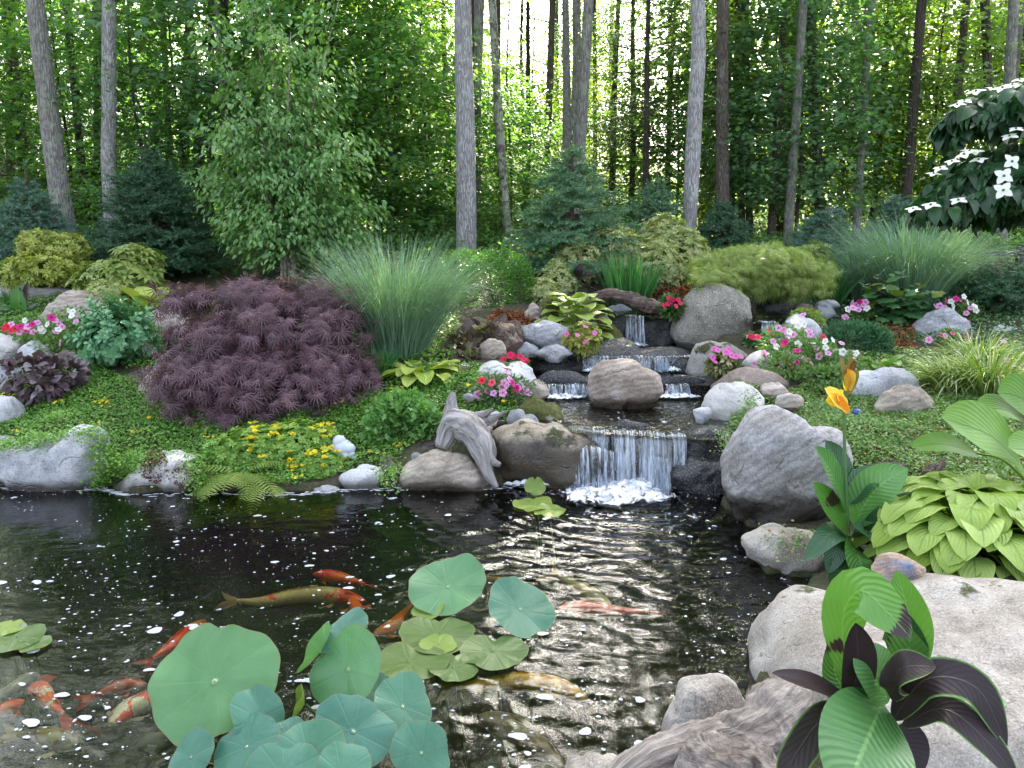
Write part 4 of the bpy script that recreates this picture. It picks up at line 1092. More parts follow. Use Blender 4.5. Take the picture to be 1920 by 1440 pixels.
# multi stemmed young river birch in front of the wood
def birch():
    global rng
    Y = 9.3; base = P(550, 535, Y); base[2] = H(base[0], Y)
    th = thing("birch_sapling", "multi stemmed young birch with drooping light green leaves behind the purple maple", "tree", base)
    tops = [(395,40,0.0),(470,10,.3),(545,60,-.2),(600,150,.3),(640,-20,.1),(660,260,-.2),(420,220,-.3),(370,330,.1),(690,380,.0),(500,-60,.3)]
    bm_ = mat_bark("bark_birch", (.16, .11, .09), (.36, .30, .26), (.42, .38, .35), .3, (20, 20, 18), .4)
    mb2 = MB(); C = []; O = []
    for i, (a, b, dy) in enumerate(tops):
        tp = P(a, b, Y + dy); b0 = base + [rng.normal() * .07, rng.normal() * .06, -.05]
        pa = spline([b0, b0 * .6 + tp * .4 + [(tp[0] - b0[0]) * -.18, dy * .2, .1], tp], 16)
        mb = MB(); tube(mb, pa, np.linspace(.022, .004, 16), 7, 0, .05); mb.build("stem", bm_, th)
        nb = 26
        for j in range(nb):
            t = .22 + .78 * (j + rng.random()) / nb
            q = np.array([np.interp(t, np.linspace(0, 1, 16), pa[:, k]) for k in range(3)])
            an = rng.random() * 6.28; L = (.36 + .62 * (1 - t)) * (.6 + .5 * rng.random())
            e = q + [math.cos(an) * L, math.sin(an) * L * .8, .08 * L]; m = (q + e) / 2 + [0, 0, .10 * L]
            e[2] -= .18 * L
            tw = spline([q, m, e], 7); tube(mb2, tw, np.linspace(.005, .002, 7), 4, 1, cap=False)
            nl = int(46 * L / .5) + 12
            tt = rng.random(nl) ** .8
            c = np.stack([np.interp(tt, np.linspace(0, 1, 7), tw[:, k]) for k in range(3)], 1) + rng.normal(size=(nl, 3)) * [.075, .075, .05]
            C.append(c); O.append(np.tile(nrm(e - q), (nl, 1)))
    C = np.concatenate(C); O = np.concatenate(O)
    leaves(mb2, T_OV2, C, .064, O * .7, .5, .55)
    mb2.build("foliage", [L_BIRCH, B_BROWN], th)
birch()

# spruces
NEED_B = mat_leaf("needles_blue", (.05, .125, .085), (.14, .25, .18), .12, .5, .35)
NEED_G = mat_leaf("needles_green", (.06, .15, .075), (.15, .28, .15), .12, .5, .35)
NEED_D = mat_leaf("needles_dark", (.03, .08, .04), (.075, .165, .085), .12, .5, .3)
def spruce_mesh(Ht, R, seed, mat, nwh=12, lead=.35, droopy=.25, needle=.034, dens=1.0, per=8):
    global rng
    keep = rng; rng = np.random.default_rng(seed)
    mb = MB(); Q = []; D = []
    def twig(a, b, mid=None):
        n = max(4, int(np.linalg.norm(b - a) / .012 * dens))
        t = np.linspace(0, 1, n)[:, None]
        p = a + (b - a) * t if mid is None else a * (1 - t) ** 2 + 2 * mid * t * (1 - t) + b * t ** 2
        Q.append(p); D.append(np.tile(nrm(b - a), (n, 1)))
    for w in range(nwh):
        u = w / (nwh - 1); h = .12 + (Ht - .12 - lead) * u + 0
        L0 = R * (1 - u) ** .85 + .10
        for k in range(per):
            a = k * 6.283 / per + w * 1.1 + rng.normal() * .18; h = .12 + (Ht - .12 - lead) * u + rng.normal() * .06; L = L0 * (.8 + .3 * rng.random())
            d = np.array([math.cos(a), math.sin(a), 0]); s = np.array([-d[1], d[0], 0])
            b0 = np.array([0, 0, h]); e = b0 + d * L + [0, 0, L * (.25 - droopy + .3 * u)]
            m = (b0 + e) / 2 + [0, 0, -.05 * L + .06]
            tt = np.linspace(0, 1, 8)[:, None]
            br = b0 * (1 - tt) ** 2 + 2 * m * tt * (1 - tt) + e * tt ** 2
            tube(mb, br, np.linspace(.008 + .005 * L, .003, 8), 5, 1, cap=False)
            twig(br[2], e, None)
            for t in np.arange(.2, .98, .055 / max(L, .2)):
                q = np.array([np.interp(t, tt[:, 0], br[:, j]) for j in range(3)])
                for sg in (-1, 1):
                    l = L * .42 * (1.05 - t) + .07
                    twig(q, q + (d * .75 + s * sg * .75) * l * (.8 + .4 * rng.random()) + [0, 0, rng.normal() * .045 - droopy * .35 * l])
    twig(np.array([0, 0, Ht - lead - .05]), np.array([0, 0, Ht]))
    for k in range(4): 
        a = k * 1.57; twig(np.array([0, 0, Ht - lead]), np.array([math.cos(a) * .14, math.sin(a) * .14, Ht - lead * .62]))
    Q = np.concatenate(Q); D = np.concatenate(D)
    for k in range(3):
        r = nrm(np.cross(D, rng.normal(size=D.shape)))
        dd = nrm(D * .75 + r)
        inst(mb, (np.array([[-.13, 0, 0], [.13, 0, 0], [0, 1, 0]]), [np.array([[0, 1, 2]])]), Q, frames(dd, r + rng.normal(size=D.shape) * .3), needle * (.8 + .4 * rng.random(len(Q))), None)
    mt = MB(); tube(mt, spline([(0, 0, -.1), (.01, 0, Ht * .5), (0, 0, Ht * .97)], 10), np.linspace(.012 + .018 * Ht, .005, 10), 7, 0, .03)
    rng = keep
    return mb.mesh("boughs", [mat, B_BROWN]), mt.mesh("trunk", B_BROWN)
def spruce(px, py_base, py_top, Y, R, seed, mat, label, **kw):
    base = P(px, py_base, Y); z = H(base[0], Y); top = P(px, py_top, Y)[2]
    th = thing("spruce_tree", label, "tree", (base[0], Y, z))
    a, b = spruce_mesh(top - z, R, seed, mat, **kw)
    child("boughs", a, th, (base[0], Y, z)); child("trunk", b, th, (base[0], Y, z))
spruce(66, 500, 300, 9.6, .72, 1, NEED_B, "blue green young spruce with a bare leader at the left", nwh=10)
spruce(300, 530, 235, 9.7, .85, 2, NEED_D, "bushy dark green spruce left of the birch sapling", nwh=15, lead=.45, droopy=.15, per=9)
spruce(1070, 500, 245, 9.9, .95, 3, NEED_G, "wide drooping green spruce right of the lichen trunk", nwh=12, lead=.3, droopy=.32)
spruce(1228, 480, 300, 10.8, .45, 4, NEED_G, "slim young spruce leader rising behind the variegated shrub", nwh=9, lead=.4)
spruce(1352, 480, 375, 10.9, .40, 5, NEED_D, "small dark spruce at the foot of the furrowed trunk", nwh=9, lead=.15)
spruce(1545, 500, 375, 10.2, .55, 6, NEED_B, "small blue spruce left of the right ornamental grass", nwh=9, lead=.2)
spruce(1668, 520, 380, 10.4, .55, 7, NEED_B, "round topped weeping blue spruce behind the right ornamental grass", nwh=11, lead=.05, droopy=.6, per=9)
spruce(1868, 610, 515, 8.7, .62, 8, NEED_D, "dark low spruce at the right edge behind the petunias", nwh=7, lead=.08, droopy=.1, per=9)
# ------------------------------------------------------------------ garden shrubs and perennials
def lumps_pts(lumps, n, shell=.75):
    """lumps: list of (center(3), radii(3)); points near the surface of their union, with outward vectors"""
    vol = np.array([l[1][0] * l[1][2] for l in lumps]); cnt = (n * vol / vol.sum()).astype(int) + 1
    Pp = []; O = []
    for i, (c, r) in enumerate(lumps):
        m = cnt[i]
        d = nrm(rng.normal(size=(m, 3)))
        rad = shell + (1.03 - shell) * rng.random(m) ** .6
        q = d * rad[:, None] * r
        w = np.array([.07 * math.sin(a * 9 + b * 7 + i) + .05 * math.sin(b * 13 + cc * 11) for a, b, cc in d])
        q = q * (1 + w[:, None]) + c
        keep = np.ones(m, bool)
        for j, (c2, r2) in enumerate(lumps):
            if j != i: keep &= (((q - c2) / (np.array(r2) * (shell - .08))) ** 2).sum(1) > 1
        Pp.append(q[keep]); O.append((d / np.array(r))[keep])
    return np.concatenate(Pp), nrm(np.concatenate(O))
def pxl(x0, y0, x1, y1, Y, dep=.9, dy=0):
    a = P(x0, y1, Y + dy); b = P(x1, y0, Y + dy)
    rx = abs(b[0] - a[0]) / 2; rz = abs(b[2] - a[2]) / 2
    return (np.array([(a[0] + b[0]) / 2, Y + dy, (a[2] + b[2]) / 2]), np.array([rx, rx * dep, rz]))
def shrub(name, label, cat, lum, mode, tmpl, size, n, mat, shell=.7, tilt=.5, droop=.1, stems=6, stem_mat=None, part="foliage", flat_bottom=True, upn=.6, var=.3):
    L = [pxl(*l) for l in lum]
    c0 = np.mean([l[0] for l in L], 0)
    z = H(c0[0], c0[1]); base = np.array([c0[0], c0[1], z])
    th = thing(name, label, cat, base)
    p, o = lumps_pts(L, n, shell)
    k = p[:, 2] > hland(p[:, 0], p[:, 1]) - .01
    p, o = p[k], o[k]
    mb = MB()
    if mode == 'leaf': leaves(mb, tmpl, p, size, o, tilt, droop, up=o * (1 - upn) + np.array([0, 0, upn]), var=var)
    else: whorls(mb, tmpl, p, o + np.array([0, 0, .7]), size, var)
    mb.build(part, mat, th)
    if stems:
        mb = MB()
        for i in range(stems):
            l = L[i % len(L)]
            e = l[0] + l[1] * rng.normal(size=3) * .35
            s = base + [rng.normal() * .03, rng.normal() * .03, -.04]
            if i >= len(L): s = s * .5 + np.array([l[0][0], l[0][1], z]) * .5
            tube(mb, spline([s, s * .5 + e * .5 + rng.normal(size=3) * .03, e], 8), np.linspace(.010, .004, 8), 5, cap=False)
        mb.build("stem", stem_mat or B_BROWN, th)
    return th
L_PIER = mat_leaf("leaf_pieris", (.22, .28, .045), (.40, .44, .10), .3, .4, .4, (.40, .34, .10), .92)
L_RHO = mat_leaf("leaf_rhododendron", (.14, .22, .045), (.32, .38, .11), .25, .4, .4)
L_VAR = mat_leaf("leaf_variegated", (.24, .30, .10), (.48, .51, .26), .3, .45, .35, (.42, .33, .17), .93)
L_BOX = mat_leaf("leaf_boxwood", (.04, .135, .018), (.125, .285, .037), .3, .35, .45)
L_PUR = mat_leaf("leaf_purple_maple", (.055, .026, .036), (.185, .10, .13), .25, .45, .4, (.20, .07, .07), .93)
L_LACE = mat_leaf("leaf_lace_maple", (.17, .25, .06), (.36, .42, .14), .35, .5, .3, (.32, .20, .08), .93)
L_SED = mat_leaf("leaf_sedum", (.09, .25, .11), (.20, .40, .22), .2, .4, .4)
L_JUN = mat_leaf("leaf_juniper", (.03, .10, .05), (.07, .19, .09), .2, .5, .3)
L_HYD = mat_leaf("leaf_hydrangea", (.035, .11, .04), (.10, .22, .08), .25, .35, .5, (.14, .17, .03), .9)
L_HEU = mat_leaf("leaf_coralbells", (.05, .022, .032), (.15, .11, .13), .2, .4, .5, (.24, .21, .23), .85)
L_HEU2 = mat_leaf("leaf_coralbells_bronze", (.06, .04, .035), (.16, .12, .085), .2, .4, .5, (.20, .22, .10), .8)
L_PET = mat_leaf("leaf_petunia", (.08, .17, .045), (.18, .30, .10), .3, .5, .3)
L_IMP = mat_leaf("leaf_impatiens", (.03, .08, .02), (.09, .17, .04), .25, .4, .4)
L_IMPV = mat_leaf("leaf_variegated_impatiens", (.09, .15, .03), (.42, .40, .10), .3, .4, .4)
L_GER = mat_leaf("leaf_cranesbill", (.09, .22, .05), (.19, .36, .12), .35, .5, .3)
L_GRN = mat_leaf("leaf_cover", (.075, .19, .025), (.20, .38, .07), .3, .4, .4)
L_COV = mat_leaf("leaf_cover_right", (.08, .18, .035), (.22, .36, .11), .3, .4, .4, (.28, .13, .05), .93)
L_RUST = mat_leaf("leaf_rust", (.12, .05, .02), (.30, .13, .05), .2, .6, .3)
L_LIME = mat_leaf("leaf_lime", (.16, .25, .03), (.32, .42, .07), .35, .4, .4)
L_FERN = mat_leaf("leaf_fern", (.12, .20, .03), (.28, .36, .09), .35, .5, .3)
M_YEL = mat_leaf("petal_yellow", (.62, .47, .02), (.80, .64, .04), .3, .5, .2)

shrub("pieris_shrub", "yellow green fine leaved shrub at the far left behind the log", "shrub", [(25,470,160,535,8.9),(40,430,110,500,9.0),(85,440,165,510,9.0),(0,485,70,550,8.9)], 'w', T_PIERIS, .055, 1500, L_PIER, .55)
shrub("rhododendron", "rhododendron with long light leaf rosettes beside the yellow green shrub", "shrub", [(175,480,300,560,8.7),(215,462,300,520,8.8),(150,500,220,570,8.7)], 'w', T_RHODO, .13, 340, L_RHO, .6)
shrub("pieris_shrub", "small airy cream and green shrub below the rhododendron", "shrub", [(165,525,240,585,8.2),(150,545,200,600,8.2)], 'w', T_PIERIS, .035, 700, L_VAR, .4)
hedge = shrub("clipped_hedge", "rounded clipped bright green hedge right of the tall ornamental grass", "hedge", [(810,472,935,590,8.9,.8),(880,470,1000,590,8.7,.8),(860,480,960,610,8.5,.8),(940,500,1003,600,8.6,.8)], 'l' and 'leaf', T_WIDE, .022, 21000, L_BOX, .86, .7, 0, 6, upn=.3)
shrub("variegated_shrub", "wide cream and green variegated shrub behind the iris clump", "shrub", [(1040,445,1130,540,9.5),(1100,425,1210,520,9.7),(1190,405,1300,510,9.9),(1240,430,1330,530,9.7),(1010,490,1080,580,9.0),(990,520,1050,600,8.6),(1190,450,1280,560,9.4)], 'w', T_PIERIS, .048, 4600, L_VAR, .55)
shrub("juniper", "low spreading dark green juniper mound on the right bank", "shrub", [(1535,605,1660,690,7.3,.8),(1600,612,1672,680,7.2,.8),(1440,650,1560,700,6.9,.5)], 'leaf', T_NARROW, .045, 9000, L_JUN, .6, .9, -.2)
shrub("azalea", "yellow green bushy shrub between the lace leaf maple and the right grass", "shrub", [(1480,455,1560,540,9.4),(1440,470,1510,540,9.6)], 'w', T_PIERIS, .06, 600, L_RHO, .5)
shrub("spirea", "small lime yellow shrub above the grey boulder by the side rivulet", "shrub", [(1478,580,1545,620,7.7,.7)], 'leaf', T_OV, .03, 900, L_LIME, .5)
shrub("coralbells", "purple and silver coral bells at the left edge of the groundcover", "plant", [(15,672,110,740,6.2,.7),(70,668,150,725,6.3,.7),(40,700,120,745,6.1,.6)], 'leaf', T_FAT, .075, 520, L_HEU, .6, .7, .3, 8, L_HEU, upn=.5)
shrub("coralbells", "bronze lobed leaf plant under the arching grass by the wood stump", "plant", [(835,630,905,690,6.9,.7),(870,610,950,670,7.0,.7),(850,655,900,705,6.7,.7)], 'leaf', _star([(0,.7),(25,.45),(50,.65),(80,.4),(110,.5),(180,.2),(-110,.5),(-80,.4),(-50,.65),(-25,.45)]), .085, 300, L_HEU2, .5, .6, .2, 8)
shrub("cranesbill", "feathery fresh green mound left of the driftwood", "plant", [(690,740,790,850,5.6,.8),(715,732,800,820,5.7,.8),(760,755,830,850,5.55,.8),(680,775,745,850,5.5,.8)], 'leaf', T_MAPLE, .045, 2600, L_GER, .5, .7, .1, 8)
shrub("sedum_carpet", "patch of tiny dark red stonecrop on the whitish boulder", "plant", [(268,858,325,905,4.98,.5),(325,875,368,915,4.98,.5),(280,845,310,880,5.0,.5)], 'leaf', T_WIDE, .014, 1400, mat_leaf("leaf_redsedum", (.06, .02, .02), (.16, .06, .05), .2), .7, .9, 0, 0)

# purple lace leaf maple
def lace_maple(name, label, Y, lum, base_px, mat, size, n, bark, per=9, droop=.55, shell=.80):
    L = [pxl(*l) for l in lum]
    b = P(base_px[0], base_px[1], Y); b[2] = H(b[0], Y)
    th = thing(name, label, "tree", b)
    p, o = lumps_pts(L, n, shell)
    m = p[:, 2] > hland(p[:, 0], p[:, 1]) + .02
    p, o = p[m], o[m]
    # gather leaves in drooping sprays so the crown is tiered, with gaps
    idx = rng.integers(0, len(p), len(p) // per); q = []; oo = []; rr = []
    for i in idx:
        h = o[i].copy(); h[2] = min(h[2], .15) - .25; h = nrm(h)
        t = rng.random(per)[:, None] * .18
        q.append(p[i] + h * t + rng.normal(size=(per, 3)) * [.045, .045, .02] + [0, 0, .0]); oo.append(np.tile(h, (per, 1))); rr.append(rng.random() * .6 + rng.random(per) * .4)
    q = np.concatenate(q); oo = np.concatenate(oo)
    mb = MB(); leaves(mb, T_LACE, q, size, oo * 1.1, .55, droop, up=np.array([0, 0, 1.]) + oo * .25, rnd=np.concatenate(rr))
    mb.build("foliage", mat, th)
    mb = MB()
    tr = spline([b + [0, 0, -.1], b + [.03, 0, .18], b + [-.02, .02, .34]], 8); tube(mb, tr, np.linspace(.045, .032, 8), 9, 0, .08)
    mb.build("trunk", bark, th)
    mb = MB()
    for i in idx[:46]:
        s = b + [0, 0, .30]; e = p[i] - o[i] * .02; mid = s * .45 + e * .55 + [0, 0, .18]
        tube(mb, spline([s, mid, e], 10) + rng.normal(size=(10, 3)) * .008, np.linspace(.018, .004, 10), 5, cap=False)
    mb.build("limb", bark, th)
    return th
lace_maple("lace_leaf_maple", "mounded weeping purple lace leaf maple, largest shrub on the left bank", 6.35,
  [(365,520,550,630,6.55,.8),(345,585,490,720,6.3,.8),(440,550,625,710,6.35,.8),(530,530,625,640,6.6,.8),(320,655,430,775,6.05,.7),(400,650,540,765,6.0,.7),(510,630,650,770,6.1,.7),(370,710,470,795,5.9,.6),(550,580,655,710,6.4,.8),(470,690,600,760,5.9,.6),(610,670,672,750,6.2,.6),(332,528,382,560,6.55,.6),(585,522,640,560,6.6,.6),(640,690,690,740,6.15,.6),(300,690,345,745,6.0,.6),(455,515,520,545,6.6,.6),(610,560,670,600,6.5,.6)],
  (500, 790), L_PUR, .090, 9500, B_DARK, 8, .75)
lace_maple("lace_leaf_maple", "umbrella shaped green lace leaf maple above the speckled boulder", 8.2,
  [(1325,488,1430,528,8.2,.8),(1360,458,1490,508,8.35,.8),(1440,484,1530,528,8.3,.8),(1325,476,1410,512,8.4,.8),(1322,505,1362,545,7.9,.5),(1385,468,1460,515,8.15,.8)],
  (1405, 575), L_LACE, .075, 11000, B_DARK, 8, .5)

# grey green border sedum: many upright stems with paired leaves
def sedum():
    Y = 6.9; b = P(218, 695, Y); b[2] = H(b[0], Y)
    th = thing("border_sedum", "dome of fleshy grey green leaves left of the purple maple", "plant", b)
    c, r = pxl(135, 560, 303, 705, Y, .9)
    ms = MB(); ml = MB()
    for i in range(125):
        d = nrm(rng.normal(size=3)); d[2] = abs(d[2]) * .9 + .05; d = nrm(d)
        tip = np.array([c[0], c[1], b[2] + .05]) + d * np.array([r[0], r[1], r[2] * 1.75]) * (.8 + .22 * rng.random()) * .97
        s = b + [rng.normal() * .1, rng.normal() * .08, 0]
        pa = spline([s, s * .5 + tip * .5 + [0, 0, .04], tip], 8); tube(ms, pa, np.linspace(.006, .004, 8), 5, cap=False)
        ax = nrm(pa[-1] - pa[-3])
        for j in range(9):
            t = 1 - j * .075; q = np.array([np.interp(t, np.linspace(0, 1, 8), pa[:, k]) for k in range(3)])
            a0 = j * 1.57 + rng.random() * .4
            x = nrm(np.cross(ax, [.3, .2, 1])); y = np.cross(ax, x)
            for sg in (0, math.pi):
                o = x * math.cos(a0 + sg) + y * math.sin(a0 + sg)
                sz = (.042 + .012 * min(j, 5)) * (.85 + .3 * rng.random())
                dd = nrm(o + ax * (.75 - .13 * j)); inst(ml, T_FAT, q[None], frames(dd[None], ax[None] + .001), sz, np.array([rng.random() * .8 + (.2 if j < 2 else 0)]))
    ms.build("stem", L_SED, th); ml.build("foliage", L_SED, th)
sedum()

# ornamental grasses
G_MIS = mat_leaf("grass_blade_blue", (.10, .20, .13), (.25, .38, .29), .3, .45, .4)
G_IRIS = mat_leaf("iris_blade", (.03, .12, .035), (.08, .24, .07), .3, .4, .4)
G_LIR = mat_leaf("variegated_blade", (.09, .19, .03), (.30, .38, .12), .3, .4, .4, (.5, .52, .33), .82)
def grass(name, label, px, py, Y, n, L, r0, sx, width, grav, mat, updir=1.0, k=9, seed=None, part="blades", sy=None, lv=.3):
    b = P(px, py, Y); b[2] = H(b[0], Y)
    th = thing(name, label, "grass" if "grass" in name else "plant", b)
    mb = MB()
    a = rng.random(n) * 6.283; rr = np.sqrt(rng.random(n))
    base = b + np.stack([np.cos(a) * rr * r0, np.sin(a) * rr * r0, np.full(n, -.02)], -1)
    sp = rr * (.5 + .5 * rng.random(n))
    d = np.stack([np.cos(a) * sp * sx, np.sin(a) * sp * (sy or sx), np.full(n, updir)], -1) + rng.normal(size=(n, 3)) * .08
    Ln = L * (1 - lv + lv * rng.random(n)); 
    ribbons(mb, base, d, Ln, width * (.7 + .5 * rng.random(n)), grav * (.5 + rng.random(n) * .8), k, 0)
    mb.build(part, mat, th, smooth=True)
    return th
grass("ornamental_grass", "tall fountain of fine blue green grass between the purple maple and the hedge", 745, 690, 6.95, 2300, 1.62, .26, .50, .0056, .48, G_MIS)
grass("ornamental_grass", "tall fine grass fountain behind the hydrangea on the right", 1705, 570, 8.9, 2000, 1.70, .32, .56, .0066, .52, G_MIS)
grass("ornamental_grass", "smaller fountain grass left of the tall right grass", 1610, 560, 9.2, 420, 1.25, .14, .7, .009, .55, G_MIS)
grass("ornamental_grass", "short green grass tuft at the left foot of the tall blue green grass", 705, 715, 6.4, 220, .42, .10, .4, .006, .3, G_IRIS)
grass("iris_clump", "upright fan of sword leaves above the streamside log", 1182, 548, 8.75, 170, .86, .14, .42, .026, .10, G_IRIS, k=7)
grass("iris_clump", "a few arching sword leaves hanging over the log end", 1210, 560, 8.4, 26, .40, .09, .9, .022, .5, G_IRIS, k=7)
grass("variegated_grass", "left one of two cream striped grass tufts on the right bank", 1785, 735, 6.1, 360, .60, .10, .75, .014, .6, G_LIR)
grass("variegated_grass", "right larger one of two cream striped grass tufts on the right bank", 1852, 745, 5.95, 480, .70, .13, .75, .014, .6, G_LIR)
grass("variegated_grass", "cream striped grass tuft farther back behind the two tufts", 1830, 690, 6.7, 300, .62, .12, .7, .013, .6, G_LIR)
grass("spider_plant", "small striped tuft beside the red flowers over the log", 1263, 548, 8.3, 60, .26, .03, .8, .012, .5, G_LIR)
grass("daylily_clump", "loose green strap leaves left of the hydrangea", 1560, 545, 9.0, 130, .75, .12, .6, .016, .45, G_IRIS)
grass("ornamental_grass", "thin grass tuft by the second left log", 20, 580, 8.6, 60, .3, .05, .7, .01, .4, G_IRIS)

# broad leaved plants: every leaf a part
def leaf_path(base, az, L, el, bend, petiole, n=9):
    """petiole then blade; el start elevation, bend downwards along the blade"""
    d = np.array([math.cos(az), math.sin(az), 0])
    e0 = el; pts = [np.array(base)]
    for i in range(5):
        pts.append(pts[-1] + (d * math.cos(e0) + np.array([0, 0, math.sin(e0)])) * petiole / 5); e0 -= .06
    st = len(pts) - 1
    for i in range(n - 1):
        e0 -= bend / (n - 1)
        pts.append(pts[-1] + (d * math.cos(e0) + np.array([0, 0, math.sin(e0)])) * L / (n - 1))
    pts = np.array(pts)
    return pts[:st + 1], pts[st:]
def heart(n, w): 
    v = np.linspace(0, 1, n); p = v ** .42 * (1 - v) ** .62; return p / p.max() * w + .002
def ellip(n, w, a=.9, b=.95):
    v = np.linspace(0, 1, n); p = v ** (a * .75) * (1 - v) ** (b * .8); return p / p.max() * w + .0015
def hosta(label, px, py, Y, n, L, w, pet, mat, el0=(.25, 1.25), bend=(.5, 1.3), seed=1, spread=.03, az_bias=None, cup=.22, stem_mat=None, base=None):
    global rng
    keep = rng; rng = np.random.default_rng(seed)
    if base is None: b = P(px, py, Y); b[2] = H(b[0], Y)
    else: b = np.array(base, float)
    th = thing("hosta", label, "plant", b)
    for i in range(n):
        f = i / max(1, n - 1)
        az = i * 2.399 + rng.normal() * .2
        if az_bias is not None and math.cos(az - az_bias[0]) < az_bias[1]: az = az_bias[0] + rng.normal() * .7
        el = el0[0] + (el0[1] - el0[0]) * (1 - f) + rng.normal() * .08
        s = .75 + .35 * rng.random()
        pe, bl = leaf_path(b + [math.cos(az) * spread, math.sin(az) * spread, 0], az, L * s, el, bend[0] + (bend[1] - bend[0]) * rng.random(), pet * (.38 + .75 * f) * (.85 + .3 * rng.random()), 12)
        mb = MB()
        blade(mb, bl, heart(12, w * s), (0, 0, 1), 9, cup, .05, 2.2)
        tube(mb, pe, np.linspace(.007, .005, len(pe)) * (L / .2) ** .5, 6, 1, cap=False)
        mb.build("leaf", [mat, stem_mat or L_LIME], th)
    rng = keep
    return th
M_HOS = mat_veined("hosta_lime", (.23, .35, .05), (.42, .54, .16), (.15, .25, .04), 6, .25, .38, .35, along=.5)
M_HOSY = mat_veined("hosta_yellow", (.30, .40, .06), (.46, .52, .13), (.18, .28, .04), 6, .25, .4, .35, along=.5)
M_HOSG = mat_veined("hosta_green", (.10, .23, .03), (.18, .34, .05), (.07, .16, .022), 8, .25, .5, .25, along=.5, bumps=.22, vs=.12)
M_HOSE = mat_veined("hosta_edged", (.24, .34, .07), (.36, .45, .11), (.15, .22, .04), 6, .25, .4, .35, along=.5, edge=(.50, .55, .25))
hb3 = P(1078, 590, 7.55); hb3[2] = H(hb3[0], hb3[1])
HOSTA_LATE2 = lambda: hosta_dome("lime hosta with a dome of big leaves above the layered grey slab", hb3, .23, .50, 40, .28, .095, M_HOSE, 3, .45, .0)
hosta("small lime hosta beside the foot of the blue green grass", 788, 718, 6.35, 20, .25, .075, .17, M_HOSY, (.15, .95), seed=4)
hosta("lime yellow hosta behind the grey green sedum", 282, 590, 8.2, 13, .26, .10, .20, M_HOSY, (.8, 1.35), (.3, .7), seed=5)
hosta("tiny lime plant with round leaves between slab and bluish stone", 1045, 655, 7.0, 9, .08, .035, .05, M_HOSY, seed=6)
hosta("small dark green hosta in the right bank groundcover", 1655, 685, 6.7, 10, .18, .055, .10, M_HOSG, seed=7)
hb2 = P(1815, 1035, 3.45); hb2[2] = H(hb2[0], hb2[1])
HOSTA_LATE = lambda: hosta_dome("dense chartreuse hosta mound behind the huge cream boulder", hb2, .40, .36, 130, .23, .078, M_HOS, 8)
def hosta_dome(label, b, rx, rz, n, L, w, mat, seed, droop=.9, lo=-.05):
    """leaves shingled over a dome, each on its own stalk"""
    global rng
    keep = rng; rng = np.random.default_rng(seed)
    b = np.array(b, float); th = thing("hosta", label, "plant", b)
    for i in range(n):
        f = (i + .5) / n; az = i * 2.39996 + rng.normal() * .12
        el = math.asin(min(1, lo + (1.02 - lo) * f)); s = .75 + .4 * rng.random()
        o = np.array([math.cos(az) * math.cos(el) * rx, math.sin(az) * math.cos(el) * rx, math.sin(el) * rz])
        h = np.array([math.cos(az), math.sin(az), 0])
        st = b + o * .72 + [0, 0, .03]
        rise = math.sin(el) * .75 + .05
        mid = st + h * L * s * .50 + [0, 0, L * s * .42 * rise]
        tip = st + h * L * s * (.80 + .15 * (1 - rise)) + [0, 0, L * s * (.5 * rise - droop * .62)]
        sd = np.array([-h[1], h[0], 0]) * L * .12 * rng.normal()
        tq = np.linspace(0, 1, 12)[:, None]; mb = MB(); blade(mb, st * (1 - tq) ** 2 + 2 * mid * tq * (1 - tq) + (tip + sd) * tq ** 2, heart(12, w * s), h * .35 + [0, 0, 1.], 9, .16, .06, 2.0)
        tube(mb, spline([b + h * .03, b * .4 + st * .6 + [0, 0, .03], st], 7), np.linspace(.006, .0045, 7), 5, 1, cap=False)
        mb.build("leaf", [mat, L_LIME], th)
    rng = keep
# the large leaved hosta at the right edge: leaves placed one by one
def placed_leaf(th, mat, base, tip_path, w, up, cup=.15, m=9, n=14, pet=None, ripple=.05, shape=heart, name="leaf", stem_mat=None, rnd=None, fold=None):
    mb = MB()
    pa = spline(tip_path, n)
    blade(mb, pa, shape(n, w), up, m, cup, ripple, 2.0, rnd=rnd)
    if pet is not None: tube(mb, spline(pet, 10), np.linspace(.008, .005, 10), 7, 1, cap=False)
    return mb.build(name, [mat, stem_mat or L_LIME], th)
hb = P(1960, 960, 3.9); hb[2] = H(hb[0], hb[1])
th = thing("hosta", "hosta with very large puckered green leaves at the right photo edge", "plant", hb)
for (a, mid, tip, w, up, yy) in [((1915,870),(1855,815),(1765,782),.15,(-.1,-.75,.7),(3.75,3.55,3.45)), ((1960,830),(1890,770),(1830,770),.10,(0,-.5,.9),(3.9,3.85,3.8)), ((1960,790),(1915,745),(1870,735),.12,(.2,-.8,.5),(3.95,3.9,3.85)),
        ((1830,850),(1770,832),(1708,838),.062,(0,-.6,.8),(3.75,3.65,3.6)), ((1990,900),(1940,850),(1890,838),.10,(.1,-.7,.7),(3.6,3.5,3.4)), ((2010,860),(2000,760),(1975,700),.12,(.1,-.9,.4),(4.1,4.1,4.1)), ((2020,930),(2060,880),(2110,870),.11,(0,-.5,.8),(3.8,3.7,3.6))]:
    q = [P(*a, yy[0]), P(*mid, yy[1]), P(*tip, yy[2])]
    placed_leaf(th, M_HOSG, hb, q, w, up, .2, 11, 16, [hb, hb * .4 + q[0] * .6 + [0, 0, .06], q[0]])

HOSTA_LATE(); HOSTA_LATE2()
